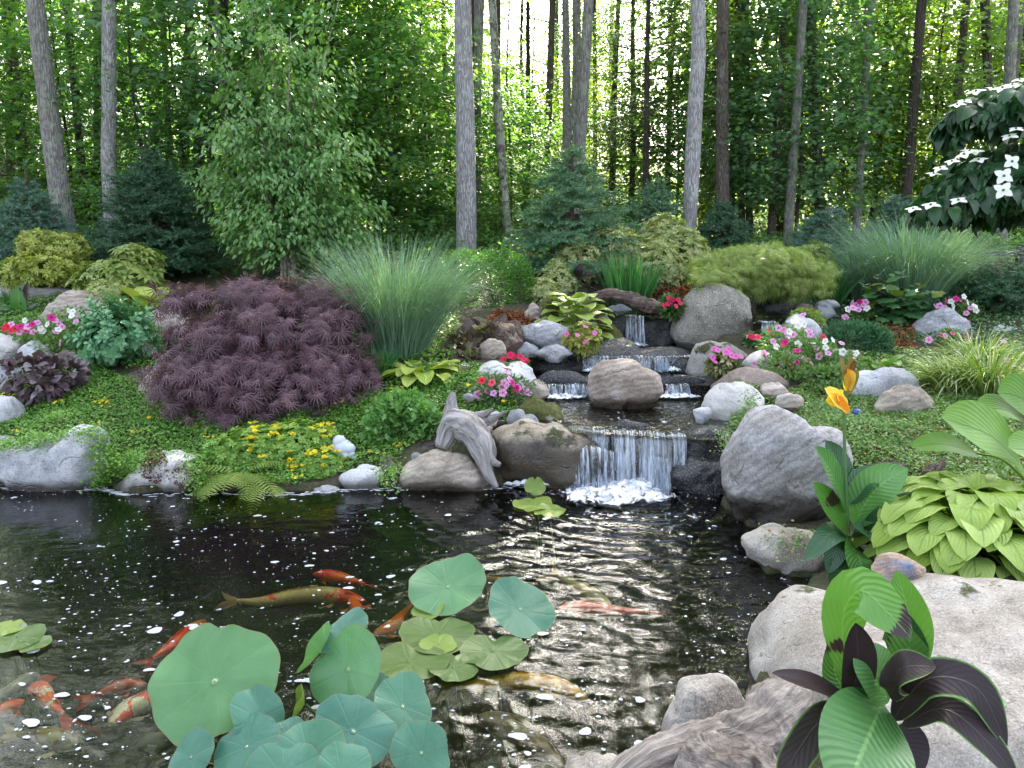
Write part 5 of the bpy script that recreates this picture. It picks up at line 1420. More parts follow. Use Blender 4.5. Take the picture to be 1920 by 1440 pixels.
# flowers
def flower_tmpl(R, depth=.5, lobes=5, notch=.12):
    rings = [(.06, -depth), (.14, -depth * .45), (.45, -.08), (.8, .0), (1.0, -.05)]
    n = lobes * 4; V = []; uv = []
    for r, z in rings:
        for k in range(n):
            a = 6.283 * k / n; lob = 1 + notch * math.cos(a * lobes) * (r > .5) 
            V.append([math.cos(a) * r * lob * R, math.sin(a) * r * lob * R, z * R + .05 * R * math.cos(a * lobes * 2) * (r > .7)]); uv.append([k / n, r])
    m = MB(); m.add(np.array(V), np.array([[i * n + k, i * n + (k + 1) % n, (i + 1) * n + (k + 1) % n, (i + 1) * n + k] for i in range(len(rings) - 1) for k in range(n)]), .5, np.array(uv))
    return m
def mat_petal(name, c, throat, rim=None, lobes=5):
    t = NT(name); u, v, r = t.luv()
    ve = t.math('POWER', t.math('ABSOLUTE', t.math('SINE', t.math('MULTIPLY', u, 3.1416 * lobes))), 8.0)
    col = t.mix(t.step(v, .35, .12), c, throat)
    col = t.mix(t.math('MULTIPLY', ve, t.step(v, 1.0, .3)), col, throat)
    if rim: col = t.mix(t.step(v, .8, 1.0), col, rim)
    return t.done(leaf_shader(t, col, .3, .5, .25, warm=(1.1, 1, 1)))
FL = {k: flower_tmpl(.033).mesh("flower", mat_petal("petal_" + k, *v)) for k, v in {
  'pink': ((.74, .36, .58), (.45, .10, .30)), 'lilac': ((.70, .36, .62), (.38, .10, .32)), 'magenta': ((.55, .02, .22), (.25, .0, .10)), 'white': ((.82, .82, .82), (.55, .6, .3)), 'red': ((.68, .02, .04), (.3, .0, .02)), 'coral': ((.72, .10, .16), (.35, .02, .04))}.items()}
FI = {k: flower_tmpl(.030, .1, 5, .08).mesh("flower", mat_petal("impatiens_" + k, *v)) for k, v in {'pink': ((.74, .18, .50), (.5, .05, .3)), 'red': ((.62, .02, .10), (.3, .0, .05))}.items()}
def blooms(th, flist, Y, spread=.0, tab=None, scale=1.0):
    tab = tab or FL
    for (px, py, c) in flist:
        q = P(px, py, Y + rng.normal() * spread)
        z = H(q[0], q[1])
        if q[2] < z + .03: q[2] = z + .03
        n = nrm(np.array([rng.normal() * .45, -.8 + rng.normal() * .3, .55 + rng.normal() * .3]))
        rot = Vector(n).to_track_quat('Z', 'Y').to_euler()
        child("flower", tab[c], th, q, rot, scale * (.72 + .3 * rng.random()))
T_PETL = T_OV
def petunia(label, lum, n, flist, Y, spread=.05, mat=L_PET, tmpl=T_OV, size=.038, name="petunia", tab=None, scale=1.0):
    th = shrub(name, label, "flowers", lum, 'leaf', tmpl, size, n, mat, .35, .7, 0, 5, mat)
    blooms(th, flist, Y, spread, tab, scale)
    return th
petunia("mixed pink white and red petunias at the left above the coral bells", [(20,590,90,650,7.0,.7),(60,590,150,665,7.0,.7),(110,575,160,640,7.1,.7),(60,620,140,690,6.8,.6)], 1500,
  [(12,612,'red'),(20,608,'pink'),(8,616,'red'),(28,616,'red'),(20,620,'coral'),(38,612,'magenta'),(46,601,'white'),(52,612,'pink'),(50,620,'magenta'),(62,622,'pink'),(70,605,'lilac'),(80,620,'white'),(88,608,'white'),(76,616,'white'),(96,595,'magenta'),(103,600,'pink'),(110,607,'lilac'),(117,612,'pink'),(110,617,'white'),(136,584,'white'),(128,582,'white'),(134,592,'white'),(142,603,'pink'),(112,643,'pink'),(105,622,'lilac'),(60,608,'magenta'),(36,622,'pink')], 6.8)
petunia("pink petunias with a few red ones left of the mossy mound by the stream", [(885,700,960,775,5.85,.7),(930,705,1000,790,5.8,.7),(900,720,950,770,5.75,.6)], 1600,
  [(950,696,'pink'),(945,718,'pink'),(950,722,'lilac'),(957,712,'pink'),(940,726,'pink'),(972,725,'pink'),(984,728,'lilac'),(978,735,'pink'),(990,735,'pink'),(968,728,'magenta'),(922,717,'coral'),(903,713,'red'),(915,733,'pink'),(925,737,'lilac'),(943,737,'lilac'),(896,740,'pink'),(962,718,'magenta'),(966,735,'magenta')], 5.7, mat=mat_leaf("leaf_petunia_grey", (.08, .14, .06), (.18, .26, .13), .3), scale=1.0)
ft = []
g3 = np.random.default_rng(5)
for (x, y, c) in [(1505,590,'lilac'),(1460,615,'lilac'),(1470,618,'pink'),(1480,622,'white'),(1487,627,'pink'),(1475,628,'lilac'),(1517,620,'pink'),(1520,627,'lilac'),(1497,610,'white'),(1508,608,'white'),(1450,640,'pink'),(1472,641,'magenta'),(1470,645,'coral'),(1456,650,'white'),(1497,645,'white'),(1523,643,'white'),(1543,632,'coral'),(1547,640,'white'),(1562,637,'white'),(1578,643,'pink'),(1531,652,'pink'),(1548,652,'white'),(1552,657,'pink'),(1553,662,'lilac'),(1536,668,'pink'),(1475,662,'pink'),(1473,668,'lilac'),(1495,657,'magenta'),(1432,662,'pink'),(1452,678,'pink'),(1466,680,'lilac'),(1437,676,'pink'),(1415,682,'lilac'),(1490,675,'pink'),(1498,676,'magenta'),(1496,680,'magenta'),(1505,672,'pink'),(1515,675,'pink'),(1522,682,'lilac'),(1483,682,'coral'),(1484,694,'magenta'),(1510,688,'white'),(1533,702,'white'),(1550,693,'pink'),(1460,697,'lilac'),(1430,690,'pink'),(1580,660,'white'),(1590,667,'white'),(1605,662,'white'),(1600,675,'white'),(1600,692,'white'),(1612,697,'white'),(1572,705,'white'),(1487,668,'lilac'),(1500,668,'lilac')]: ft.append((x, y, c))
petunia("large spill of pink magenta and white petunias right of the stream", [(1420,610,1530,680,6.75,.8),(1460,635,1580,700,6.55,.8),(1420,660,1520,715,6.3,.7),(1530,660,1625,715,6.4,.7),(1500,685,1610,725,6.2,.6)], 3600, ft, 6.4, .08)
petunia("lilac petunias left of the hydrangea beside the mulch", [(1585,568,1660,615,8.2,.7)], 700, [(1598,568,'lilac'),(1605,572,'pink'),(1612,566,'magenta'),(1610,580,'lilac'),(1622,567,'pink'),(1600,577,'pink'),(1625,578,'white'),(1585,595,'pink'),(1590,580,'white'),(1618,572,'pink')], 8.0, scale=1.1)
petunia("pink and white petunias behind the grooved grey slab on the right", [(1750,560,1835,605,8.4,.7),(1790,570,1840,625,8.2,.6)], 900, [(1755,575,'pink'),(1762,573,'lilac'),(1772,577,'pink'),(1774,563,'magenta'),(1788,575,'white'),(1792,560,'magenta'),(1800,562,'magenta'),(1808,556,'white'),(1815,567,'white'),(1820,577,'pink'),(1828,573,'white'),(1812,587,'pink'),(1830,582,'white'),(1783,565,'white'),(1777,580,'pink'),(1818,608,'pink')], 8.05, scale=1.1)
petunia("magenta petunias in front of the grooved grey slab", [(1760,618,1800,645,7.5,.7)], 260, [(1767,628,'magenta'),(1773,630,'pink'),(1786,625,'magenta'),(1742,637,'pink'),(1812,628,'magenta'),(1882,640,'pink')], 7.3)
petunia("pale pink petunias at the right edge below the striped tufts", [(1870,670,1940,745,6.2,.7)], 700, [(1890,690,'lilac'),(1897,682,'pink'),(1892,700,'pink'),(1886,706,'pink'),(1915,688,'pink'),(1905,700,'lilac'),(1888,675,'pink')], 6.05)
petunia("red impatiens above the white boulder at the stream edge", [(935,670,990,705,6.45,.7)], 420, [(940,675,'red'),(957,666,'red'),(962,668,'red'),(975,668,'red'),(982,674,'red'),(986,676,'red'),(945,672,'red')], 6.3, .03, L_IMP, T_OV, .05, "impatiens", FI)
petunia("yellow variegated impatiens with pink blooms on the layered slab", [(1062,612,1125,655,6.95,.7),(1075,606,1115,635,7.0,.7)], 0, [(1098,612,'pink'),(1060,626,'pink'),(1115,624,'pink'),(1097,642,'pink'),(1085,627,'pink'),(1110,622,'pink')], 6.8, .02, L_IMPV, T_OV, .05, "impatiens", FI) if False else None
th = shrub("impatiens", "yellow variegated impatiens with pink blooms on the layered slab", "flowers", [(1062,614,1125,662,6.95,.7),(1072,608,1118,635,6.95,.7)], 'w', _whorl(8, .17, .5, .8, .3), .075, 130, L_IMPV, .3, stems=0)
blooms(th, [(1098,612,'pink'),(1062,626,'pink'),(1115,624,'pink'),(1097,641,'pink'),(1083,628,'pink')], 6.75, .02, FI, 1.0)
th = shrub("impatiens", "pink impatiens in front of the mossy grey topped boulder", "flowers", [(1325,662,1385,705,6.45,.7),(1335,670,1375,715,6.4,.7)], 'w', _whorl(7, .17, .4, .8, .3), .085, 70, mat_leaf("leaf_impatiens_bronze", (.05, .07, .02), (.16, .16, .05), .3, .4, .4, (.35, .36, .16), .85), .3, stems=0)
blooms(th, [(1340,654,'pink'),(1346,656,'pink'),(1362,660,'pink'),(1372,666,'pink'),(1380,668,'pink'),(1390,668,'pink'),(1337,670,'pink'),(1340,677,'pink'),(1366,656,'pink')], 6.3, .02, FI, 1.0)
th = shrub("impatiens", "red flowered plant on the log beside the speckled boulder", "flowers", [(1240,556,1280,598,7.7,.7)], 'leaf', T_OV, .06, 420, L_IMP, .25, stems=0)
blooms(th, [(1253,558,'red'),(1262,562,'red'),(1272,562,'red'),(1268,574,'red'),(1252,570,'red'),(1276,568,'red'),(1258,566,'red'),(1244,572,'red')], 7.5, .02, FI, .95)
th = shrub("impatiens", "dark leaved plant with red blooms below the side rivulet", "flowers", [(1395,622,1440,660,7.15,.7)], 'w', _whorl(7, .16, .3, .8, .3), .10, 40, L_IMP, .3)
blooms(th, [(1408,630,'red'),(1415,633,'red'),(1422,632,'red'),(1443,620,'red')], 7.0, .02, FI, 1.1)

# hydrangea like plant with big dark lobed leaves
def hydra():
    Y = 8.2; b = P(1672, 605, Y); b[2] = H(b[0], Y)
    th = thing("hydrangea", "dark green large leaved plant in front of the right ornamental grass", "plant", b)
    ms = MB(); ml = MB()
    T = _star([(0,.75),(18,.5),(42,.62),(70,.42),(105,.46),(150,.33),(180,.2),(-150,.33),(-105,.46),(-70,.42),(-42,.62),(-18,.5)], -.18)
    for i in range(16):
        tip = P(1600 + 150 * ((i + .5) / 16), 503 + 45 * rng.random() + 22 * abs(i - 8) / 8, Y + rng.normal() * .12)
        s = b + [rng.normal() * .12, rng.normal() * .08, -.02]
        pa = spline([s, s * .5 + tip * .5 + [0, 0, .05], tip], 10); tube(ms, pa, np.linspace(.010, .004, 10), 5, cap=False)
        for j in range(14):
            t = 1 - j * .065; q = np.array([np.interp(t, np.linspace(0, 1, 10), pa[:, k]) for k in range(3)])
            az = j * 2.4 + rng.random(); d = np.array([math.cos(az), math.sin(az), .25 if j < 3 else -.25])
            sz = (.06 if j < 2 else .135) * (.8 + .4 * rng.random())
            q = q + nrm(d) * .04 * (j > 1)
            inst(ml, T, q[None], frames(d[None], np.array([[rng.normal() * .3, -.25 + rng.normal() * .3, 1.]])), sz, np.array([.97 if j < 3 and rng.random() < .5 else rng.random() * .85]))
    ms.build("stem", B_DARK, th); ml.build("foliage", L_HYD, th)
hydra()

# ferns among yellow flowering stonecrop at the water edge
def fern(px, py, Y, n, L, label, seed):
    global rng
    keep = rng; rng = np.random.default_rng(seed)
    b = P(px, py, Y); b[2] = max(H(b[0], Y), .03)
    th = thing("fern", label, "fern", b); mb = MB()
    for i in range(n):
        az = i * 2.399 + rng.normal() * .2; el = .35 + .8 * rng.random()
        _, bl = leaf_path(b, az, L * (.75 + .4 * rng.random()), el, 1.1, .03, 16)
        tube(mb, bl, np.linspace(.003, .0015, 16), 4, cap=False)
        tan = nrm(np.gradient(bl, axis=0)); sd = nrm(np.cross(tan, [0, 0, 1.])); up = np.cross(sd, tan)
        for sg in (-1, 1):
            k = np.arange(2, 16); t = k / 15
            sz = L * .27 * (np.sin(np.pi * (t * .85 + .12)) ** .8)
            d = nrm(sd[k] * sg + tan[k] * .35 - up[k] * .1)
            T = (np.array([[0, 0, 0], [-.075, .12, 0], [-.065, .45, .0], [-.015, 1, -.08], [.015, 1, -.08], [.065, .45, 0], [.075, .12, 0]]), [np.array([[0, 6, 5, 2], [2, 5, 4, 3]]), np.array([[0, 2, 1]])])
            inst(mb, T, bl[k], frames(d, up[k]), sz, rng.random() * .6 + rng.random(14) * .4)
    mb.build("fronds", L_FERN, th)
    rng = keep
fern(455, 880, 5.12, 13, .34, "lime fern arching at the water edge between whitish boulder and stonecrop", 1)
fern(415, 905, 5.0, 8, .26, "small lime fern touching the water right of the whitish boulder", 2)
fern(500, 900, 5.0, 8, .26, "small lime fern right of the larger arching fern", 3)
shrub("stonecrop", "yellow flowering bushy stonecrop between the ferns and the small ornament", "plant", [(420,800,560,900,5.4,.7),(500,790,640,880,5.45,.7),(540,840,650,915,5.25,.6),(380,820,470,900,5.3,.6)], 'w', _whorl(7, .19, .5, .8, .3), .032, 3600, mat_leaf("leaf_stonecrop", (.11, .24, .03), (.26, .42, .08), .3, .4, .4), .45)
th = [o for o in bpy.data.objects if o.name.startswith("stonecrop")][0]
mb = MB(); p, o = lumps_pts([pxl(*l) for l in [(420,800,560,900,5.4,.7),(500,790,640,880,5.45,.7),(540,840,650,915,5.25,.6)]], 520, .98)
k = (o[:, 2] > .1) & (p[:, 0] > P(460, 850, 5.3)[0]); p = p[k] + [0, 0, .015]
idx = rng.integers(0, len(p), 70)
q = np.concatenate([p[i] + rng.normal(size=(9, 3)) * [.016, .016, .004] for i in idx])
whorls(mb, _whorl(5, .28, .25), q, np.tile([0, -.25, 1.], (len(q), 1)), .012); mb.build("blossoms", M_YEL, th)

# ------------------------------------------------------------------ ground cover (nobody could count its leaves)
rx_ = []
def keep_pts(x, y, margin=.02):
    ok = ~pip(x, y, POND) | (pdist(x, y, POND) < .05)
    for z, pl in POOLS.values(): ok &= ~pip(x, y, pl) & (pdist(x, y, pl) > .04)
    return ok
def cover(name, label, poly_px, dens, size, mat, tmpl=T_WIDE, hmax=.05, hole=0.0, name_kind='stuff', zextra=0.0, thresh=0.0, seed=0):
    poly = [tuple(G(a, b)[:2]) for a, b in poly_px]
    A = np.array(poly); lo, hi = A.min(0), A.max(0)
    n = int(dens * (hi[0] - lo[0]) * (hi[1] - lo[1]))
    x = lo[0] + (hi[0] - lo[0]) * rng.random(n); y = lo[1] + (hi[1] - lo[1]) * rng.random(n)
    k = pip(x, y, poly) & keep_pts(x, y); x, y = x[k], y[k]
    w = np.sin(x * 5.1 + 2 * np.sin(y * 3.3 + seed)) * np.sin(y * 4.7 + seed + 1.5 * np.sin(x * 2.9)) + .5 * np.sin(x * 13 + seed) * np.sin(y * 11 + x * 5)
    k = w + rng.normal(size=len(x)) * .25 > -1.6 + hole; x, y, w = x[k], y[k], w[k]
    z = hland(x, y) + zextra + (.02 + hmax * (.5 + .35 * w)) * rng.random(len(x)) ** .5
    mb = MB(); pts = np.stack([x, y, z], -1)
    leaves(mb, tmpl, pts, size, None, .55, -.1, var=.35, rnd=np.clip(.35 + .2 * w + rng.normal(size=len(x)) * .28, 0, 1), up=np.array([0, -.35, 1.]))
    return tag(mb.build(name, mat), label, kind='stuff'), pts
LEFT = [(-260,916),(-260,700),(40,690),(170,690),(300,740),(420,790),(560,780),(700,700),(830,690),(900,690),(1000,740),(960,800),(850,800),(760,845),(740,880),(640,885),(560,920),(380,920),(200,905)]
_, lp = cover("ground_cover", "fresh green creeping groundcover over the left bank", LEFT, 9500, .021, L_GRN, hmax=.07)
_, lp2 = cover("ground_cover", "darker leafy groundcover under the purple maple", [(300,830),(300,700),(700,690),(720,760),(650,830),(450,830)], 5000, .025, L_BOX, hmax=.06)
cover("ground_cover", "leafy green cover behind the left garden", [(-300,690),(-300,540),(300,560),(700,600),(860,600),(850,690),(500,740),(300,700)], 2600, .028, L_GRN, hmax=.07, seed=2)
RIGHT = [(1345,850),(1345,790),(1420,715),(1480,740),(1560,700),(1700,690),(2400,690),(3000,1020),(2050,1000),(1700,1010),(1560,960),(1400,870)]
_, rp = cover("ground_cover", "green creeping cover with rusty gaps on the right bank", RIGHT, 10500, .021, L_COV, hmax=.055, hole=.25, seed=5)
cover("ground_cover", "rust coloured dry leaves within the right bank cover", RIGHT, 1500, .022, L_RUST, hmax=.02, seed=8, hole=.8)
cover("ground_cover", "green cover in the upper right garden", [(1440,690),(1470,640),(1700,660),(2500,630),(2600,720),(1700,720)], 4200, .026, L_COV, hmax=.06, seed=6)
cover("ground_cover", "green cover behind the upper right garden", [(1490,600),(1500,520),(2600,500),(2600,650),(1700,650)], 1500, .03, L_HYD, hmax=.06, seed=7)
cover("ground_cover", "low green undergrowth along the edge of the wood", [(-300,530),(-300,458),(960,457),(2200,458),(2200,520),(1500,520),(1250,500),(960,520),(500,520)], 420, .055, L_MAP, T_WIDE, hmax=.42, seed=9)
# creeping plants hanging over the boulder tops
def drape(label, line, Y, n, mat, size=.021, drop=.06):
    L = spline([P(a, b, Y) for a, b in line], 60)
    i = rng.integers(0, 60, n); p = L[i] + rng.normal(size=(n, 3)) * [.03, .07, .02]; p[:, 2] -= np.abs(rng.normal(size=n)) * drop * (rng.random(n) < .45)
    p[:, 1] -= .12
    mb = MB(); leaves(mb, T_WIDE, p, size, np.tile([0, -1., .3], (n, 1)), .6, .2, up=np.array([0, -.5, 1.]))
    return tag(mb.build("ground_cover", mat), label, kind='stuff'), p
drape("creeping leaves spilling over the large grey boulder", [(20,828),(70,815),(130,808),(200,795)], 5.2, 1500, L_GRN, drop=.03)
drape("creeping leaves trailing down between the two left boulders", [(200,800),(215,850),(205,900)], 5.2, 1100, L_GRN, drop=.10)
drape("creeping leaves trailing over the whitish boulder", [(230,850),(270,845),(320,850),(385,850)], 5.2, 1300, L_GRN, drop=.06)
drape("creeping leaves trailing beside the ferns", [(380,850),(388,890),(395,920)], 5.1, 700, L_GRN, drop=.08)
drape("creeping leaves trailing between shore rocks", [(722,870),(735,880),(752,865)], 5.0, 260, L_GRN, drop=.06)
drape("creeping leaves over the right pale speckled boulder", [(1400,735),(1390,770),(1360,800),(1345,830)], 5.45, 1100, L_COV, drop=.07)
drape("leaves dripping over the black ledge by the massive boulder", [(1345,800),(1368,830),(1375,850)], 4.95, 500, L_COV, drop=.06)
drape("leaves growing on the flat cream stone", [(1420,998),(1460,990),(1510,992),(1555,1010)], 3.85, 380, L_COV, .018, .02)
# yellow stars in the left cover
mb = MB(); c = lp[(lp[:, 1] < 6.3)]
idx = rng.integers(0, len(c), 75); q = np.concatenate([c[i] + rng.normal(size=(5, 3)) * [.035, .03, .004] + [0, 0, .028] for i in idx])
whorls(mb, _whorl(5, .26, .25), q, np.tile([0, -.35, 1.], (len(q), 1)), .0135)
tag(mb.build("yellow_blossoms", M_YEL), "tiny yellow star flowers scattered in the left groundcover", kind='stuff')
# mulch
M_CHIP = mat_leaf("mulch_chip", (.10, .035, .015), (.30, .12, .055), 0, .9, .1)
def mulch(label, poly_px, n):
    poly = [tuple(G(a, b)[:2]) for a, b in poly_px]; A = np.array(poly); lo, hi = A.min(0), A.max(0)
    x = lo[0] + (hi[0] - lo[0]) * rng.random(n * 2); y = lo[1] + (hi[1] - lo[1]) * rng.random(n * 2)
    k = pip(x, y, poly) & keep_pts(x, y); x, y = x[k], y[k]
    mb = MB(); T = (np.array([[-.12, 0, 0], [.12, 0, 0], [.1, 1, .03], [-.1, 1, .03]]), [np.array([[0, 1, 2, 3]])])
    leaves(mb, T, np.stack([x, y, hland(x, y) + .012 + .02 * rng.random(len(x))], -1), .045, None, .5, 0)
    tag(mb.build("mulch", M_CHIP), label, kind='stuff')
mulch("red brown bark mulch in front of the grooved grey slab", [(1640,660),(1640,590),(1730,590),(1715,660)], 2600)
mulch("red brown bark mulch behind the log by the iris", [(1200,570),(1195,548),(1300,540),(1290,575)], 1500)
mulch("bark mulch beside the wood stump and hedge", [(880,640),(930,585),(1010,590),(985,625)], 1500)
# dry leaves on the woodland floor
mb = MB(); n = 9000; y = 10.2 + 9 * rng.random(n) ** 1.5; x = (rng.random(n) * 2 - 1) * y * .75
leaves(mb, T_WIDE, np.stack([x, y, hland(x, y) + .015], -1), .06, None, .3, 0)
tag(mb.build("leaf_litter", L_RUST), "dry brown leaves on the woodland floor", kind='stuff')
# ------------------------------------------------------------------ driftwood and logs
W_GREY = mat_wood("driftwood_grey", (.11, .095, .085), (.31, .29, .275), (.52, .50, .49))
W_BROWN = mat_wood("driftwood_brown", (.075, .06, .05), (.25, .215, .185), (.44, .40, .36))
W_DARK = mat_wood("log_dark", (.03, .02, .016), (.11, .075, .06), (.22, .17, .14))
def branch(mb, pts, widths, sides=26, seed=0, rough=.10, groove=.10, n=46):
    q = [P(a, b, y) for a, b, y in pts]
    w = np.interp(np.linspace(0, 1, n), np.linspace(0, 1, len(widths)), [x * mpp(p[2], p[1]) / 2 for x, p in zip(widths, pts)])
    m2 = MB(); tube(m2, spline(q, n), w, sides, 0, rough, seed, True, seed * .37, groove)
    V = m2.V[0]; ax = spline(q, n)
    k = np.minimum(np.arange(len(V)) // sides, n - 1); nr_ = nrm(V - ax[k]); wm = w.max()
    for i in range(len(V)):
        v = Vector(V[i]); s = w[k[i]]
        d = noise.fractal(v * (.55 / wm), 1.0, 2.0, 3) * .22 + min(0, noise.noise(v * (1.5 / wm)) + .15) * .5 + (abs(noise.noise(v * (4.5 / wm))) - .2) * .10
        V[i] += nr_[i] * d * s
    mb.add(V, [f for f, _ in m2.F], seed * .37, m2.A[0][:, :2])
def wood(name, label, Y0, parts, mat, cat="driftwood"):
    mb = MB(); near = Y0 < 3
    for i, (pts, w) in enumerate(parts): branch(mb, pts, w, 72 if near else 30, i + int(pts[0][0]), n=110 if near else 50, groove=.03 if near else .08)
    b = P(*parts[0][0][-1]); 
    return tag(mb.build(name, mat, loc=(b[0], b[1], max(0, H(b[0], b[1])))), label, cat)
wood("driftwood", "weathered grey driftwood root twisting down the bank into the pond", 5.2, [
  ([(828,842,5.15),(850,800,5.22),(880,808,5.18),(905,845,5.08),(915,885,4.98),(932,915,4.92)], [22,54,60,44,22,8]),
  ([(850,808,5.22),(846,775,5.25),(850,735,5.28)], [52,34,9]),
  ([(860,790,5.25),(895,782,5.3),(925,766,5.3)], [40,22,4]),
  ([(880,800,5.25),(915,790,5.3),(952,770,5.25)], [34,18,3]),
  ([(900,805,5.3),(912,830,5.25),(900,845,5.2)], [26,24,8]),
  ([(905,850,5.1),(925,866,5.0),(938,872,4.98)], [20,14,8])], W_GREY)
wood("driftwood", "thick gnarled driftwood log at the bottom edge in front of the white stone", 2.1, [
  ([(1110,1500,1.95),(1225,1440,2.03),(1330,1405,2.08),(1415,1370,2.14),(1465,1330,2.2),(1498,1296,2.28)], [60,95,120,125,110,50]),
  ([(1420,1370,2.14),(1438,1320,2.2),(1448,1280,2.26)], [80,55,22]),
  ([(1300,1430,2.0),(1360,1460,1.92),(1450,1510,1.85)], [110,150,180])], W_BROWN)
wood("stump", "dark splintered wood stump with grey prongs beside the hedge", 7.0, [
  ([(888,598,7.2),(915,620,7.1),(945,640,7.0),(965,660,6.9)], [10,40,66,50]),
  ([(945,590,7.2),(940,612,7.1),(950,640,7.0)], [8,24,50]),
  ([(930,598,7.2),(928,620,7.1),(940,645,7.0)], [7,22,40]),
  ([(960,605,7.1),(962,630,7.05),(960,672,6.9)], [26,36,16])], W_DARK, "stump")
wood("log", "weathered grey log at the far left behind the petunias", 8.8, [
  ([(-80,560,8.9),(0,560,8.85),(70,556,8.8),(132,548,8.85)], [50,52,36,12]),
  ([(20,548,8.8),(12,535,8.8),(8,526,8.8)], [34,18,5]), ([(50,545,8.8),(42,532,8.8),(38,524,8.8)], [26,14,5])], W_GREY, "log")
wood("log", "dark bark covered log above the top cascade under the iris", 8.35, [([(1112,556,8.4),(1150,553,8.35),(1190,562,8.3),(1216,570,8.25)], [17,23,25,20])], W_DARK, "log")
wood("log", "second dark log angled down to the red flowers above the top cascade", 8.0, [([(1185,568,8.05),(1215,574,8.0),(1255,585,7.9)], [20,27,22])], W_DARK, "log")
wood("log", "short broken wood piece standing in the right bank cover behind the hosta", 4.1, [([(1738,893,4.3),(1755,880,4.35),(1770,862,4.4)], [26,22,6])], W_DARK, "wood piece")

# small ornament, glass ball, fence
R_ORN = mat_plain("ornament_glaze", (.34, .39, .45), .5, (.48, .52, .56), 40)
def ornament():
    c = P(645, 842, 5.35); mb = MB(); V, F = ico(3); s = mpp(5.35, 840)
    for dx, dz, dy, rx, ry, rz in [(-3, 2, 0, 20, 20, 17), (-8, 14, .0, 13, 14, 13), (10, 2, -.02, 13, 13, 11), (15, -8, -.03, 8, 9, 9), (4, -10, -.045, 8, 9, 8), (-16, -10, -.03, 9, 9, 7), (20, -13, -.035, 6, 8, 5), (0, -14, -.05, 9, 7, 5)]:
        mb.add(V * np.array([rx, ry, rz]) * s + c + np.array([dx * s, dy, dz * s]), F)
    o = mb.build("garden_ornament", R_ORN, loc=(c[0], c[1], c[2] - 20 * s))
    m = o.modifiers.new("join", 'REMESH'); m.mode = 'VOXEL'; m.voxel_size = .0045; m.use_smooth_shade = True
    tag(o, "small pale blue white crouching stone figure among yellow flowers", "ornament")
ornament()
V, F = ico(4); mb = MB(); c = P(1607, 768, 5.55); c[2] = H(c[0], c[1]) + .035
mb.add(V * .032 + c, F)
tag(mb.build("glass_ball", mat_plain("blue_glass", (.02, .04, .22), .08, (.03, .07, .35), 20, .6, 0), loc=c - [0, 0, .032]), "small blue glass ball lying in the right bank cover", "glass ball")
def fence():
    M = mat_plain("fence_paint", (.045, .04, .045), .7, (.08, .07, .075), 12)
    b = P(1908, 560, 10.4); b[2] = H(b[0], b[1]); th = thing("fence", "dark rail fence at the right edge behind the grass", "fence", b)
    def box(lo, hi, name):
        bm = bmesh.new(); bmesh.ops.create_cube(bm, size=1)
        lo, hi = np.array(lo), np.array(hi)
        for v in bm.verts: v.co = Vector((lo + hi) / 2) + Vector(np.array(v.co) * (hi - lo))
        bmesh.ops.bevel(bm, geom=bm.edges[:], offset=.008, segments=2, affect='EDGES')
        mb = MB(); vs = np.array([v.co[:] for v in bm.verts]); bm.verts.index_update()
        for k in (3, 4):
            fs = [[v.index for v in f.verts] for f in bm.faces if len(f.verts) == k]
            if fs: mb.add(vs, np.array(fs))
        bm.free(); mb.build(name, M, th, smooth=False)
    zt = P(1905, 462, 10.4)[2]; x0 = b[0]
    for i in range(3):
        x = x0 + i * 1.9; z = H(x, 10.4); box((x - .055, 10.34, z - .1), (x + .055, 10.46, z + (zt - b[2]) + .02), "post")
        if i < 2:
            for dz in (.06, .30): box((x + .058, 10.375, z + (zt - b[2]) - dz - .07), (x + 1.84, 10.425, z + (zt - b[2]) - dz), "rail")
    x = x0 - 1.9; z = b[2]
    for dz in (.06, .30): box((x0 - 1.0, 10.375, z + (zt - b[2]) - dz - .07), (x0 - .058, 10.425, z + (zt - b[2]) - dz), "rail")
fence()

# ------------------------------------------------------------------ koi
def mat_koi(name, a, b, c=None, thr=.5, scale=6.0, head=None):
    t = NT(name); u, v, r = t.luv(); g = t.n('TexCoord')
    nz = t.noise(g.outputs['Object'], scale * 2.2, 3, .5, .3)
    col = t.mix(t.step(nz, thr, thr + .04), a, b)
    if c: col = t.mix(t.step(t.noise(g.outputs['Object'], scale * 3.5, 2), .60, .64), col, c)
    if head: col = t.mix(t.step(v, .26, .18), col, head)
    vo = t.n('TexVoronoi', None, Vector=t.n('CombineXYZ', None, X=t.math('MULTIPLY', u, 26.), Y=t.math('MULTIPLY', v, 44.)).outputs[0], Scale=1.0)
    col = t.mix(t.math('MULTIPLY', t.step(vo.outputs[0], .35, .8), .35), col, t.mix(1.0, col, (.5, .45, .4), 'MULTIPLY'))
    return t.done(t.n('BsdfPrincipled', None, Base_Color=col, Roughness=.3))
def mat_fin(name, c):
    t = NT(name); u, v, r = t.luv()
    k = t.math('SINE', t.math('MULTIPLY', u, 46.))
    col = t.mix(t.step(k, -.2, .9), c, tuple(x * .6 for x in c))
    s = leaf_shader(t, col, .4, .4, .4, warm=(1, 1, 1))
    return t.done(t.n('MixShader', None, i0=.25, i1=s, i2=t.n('BsdfTransparent')))
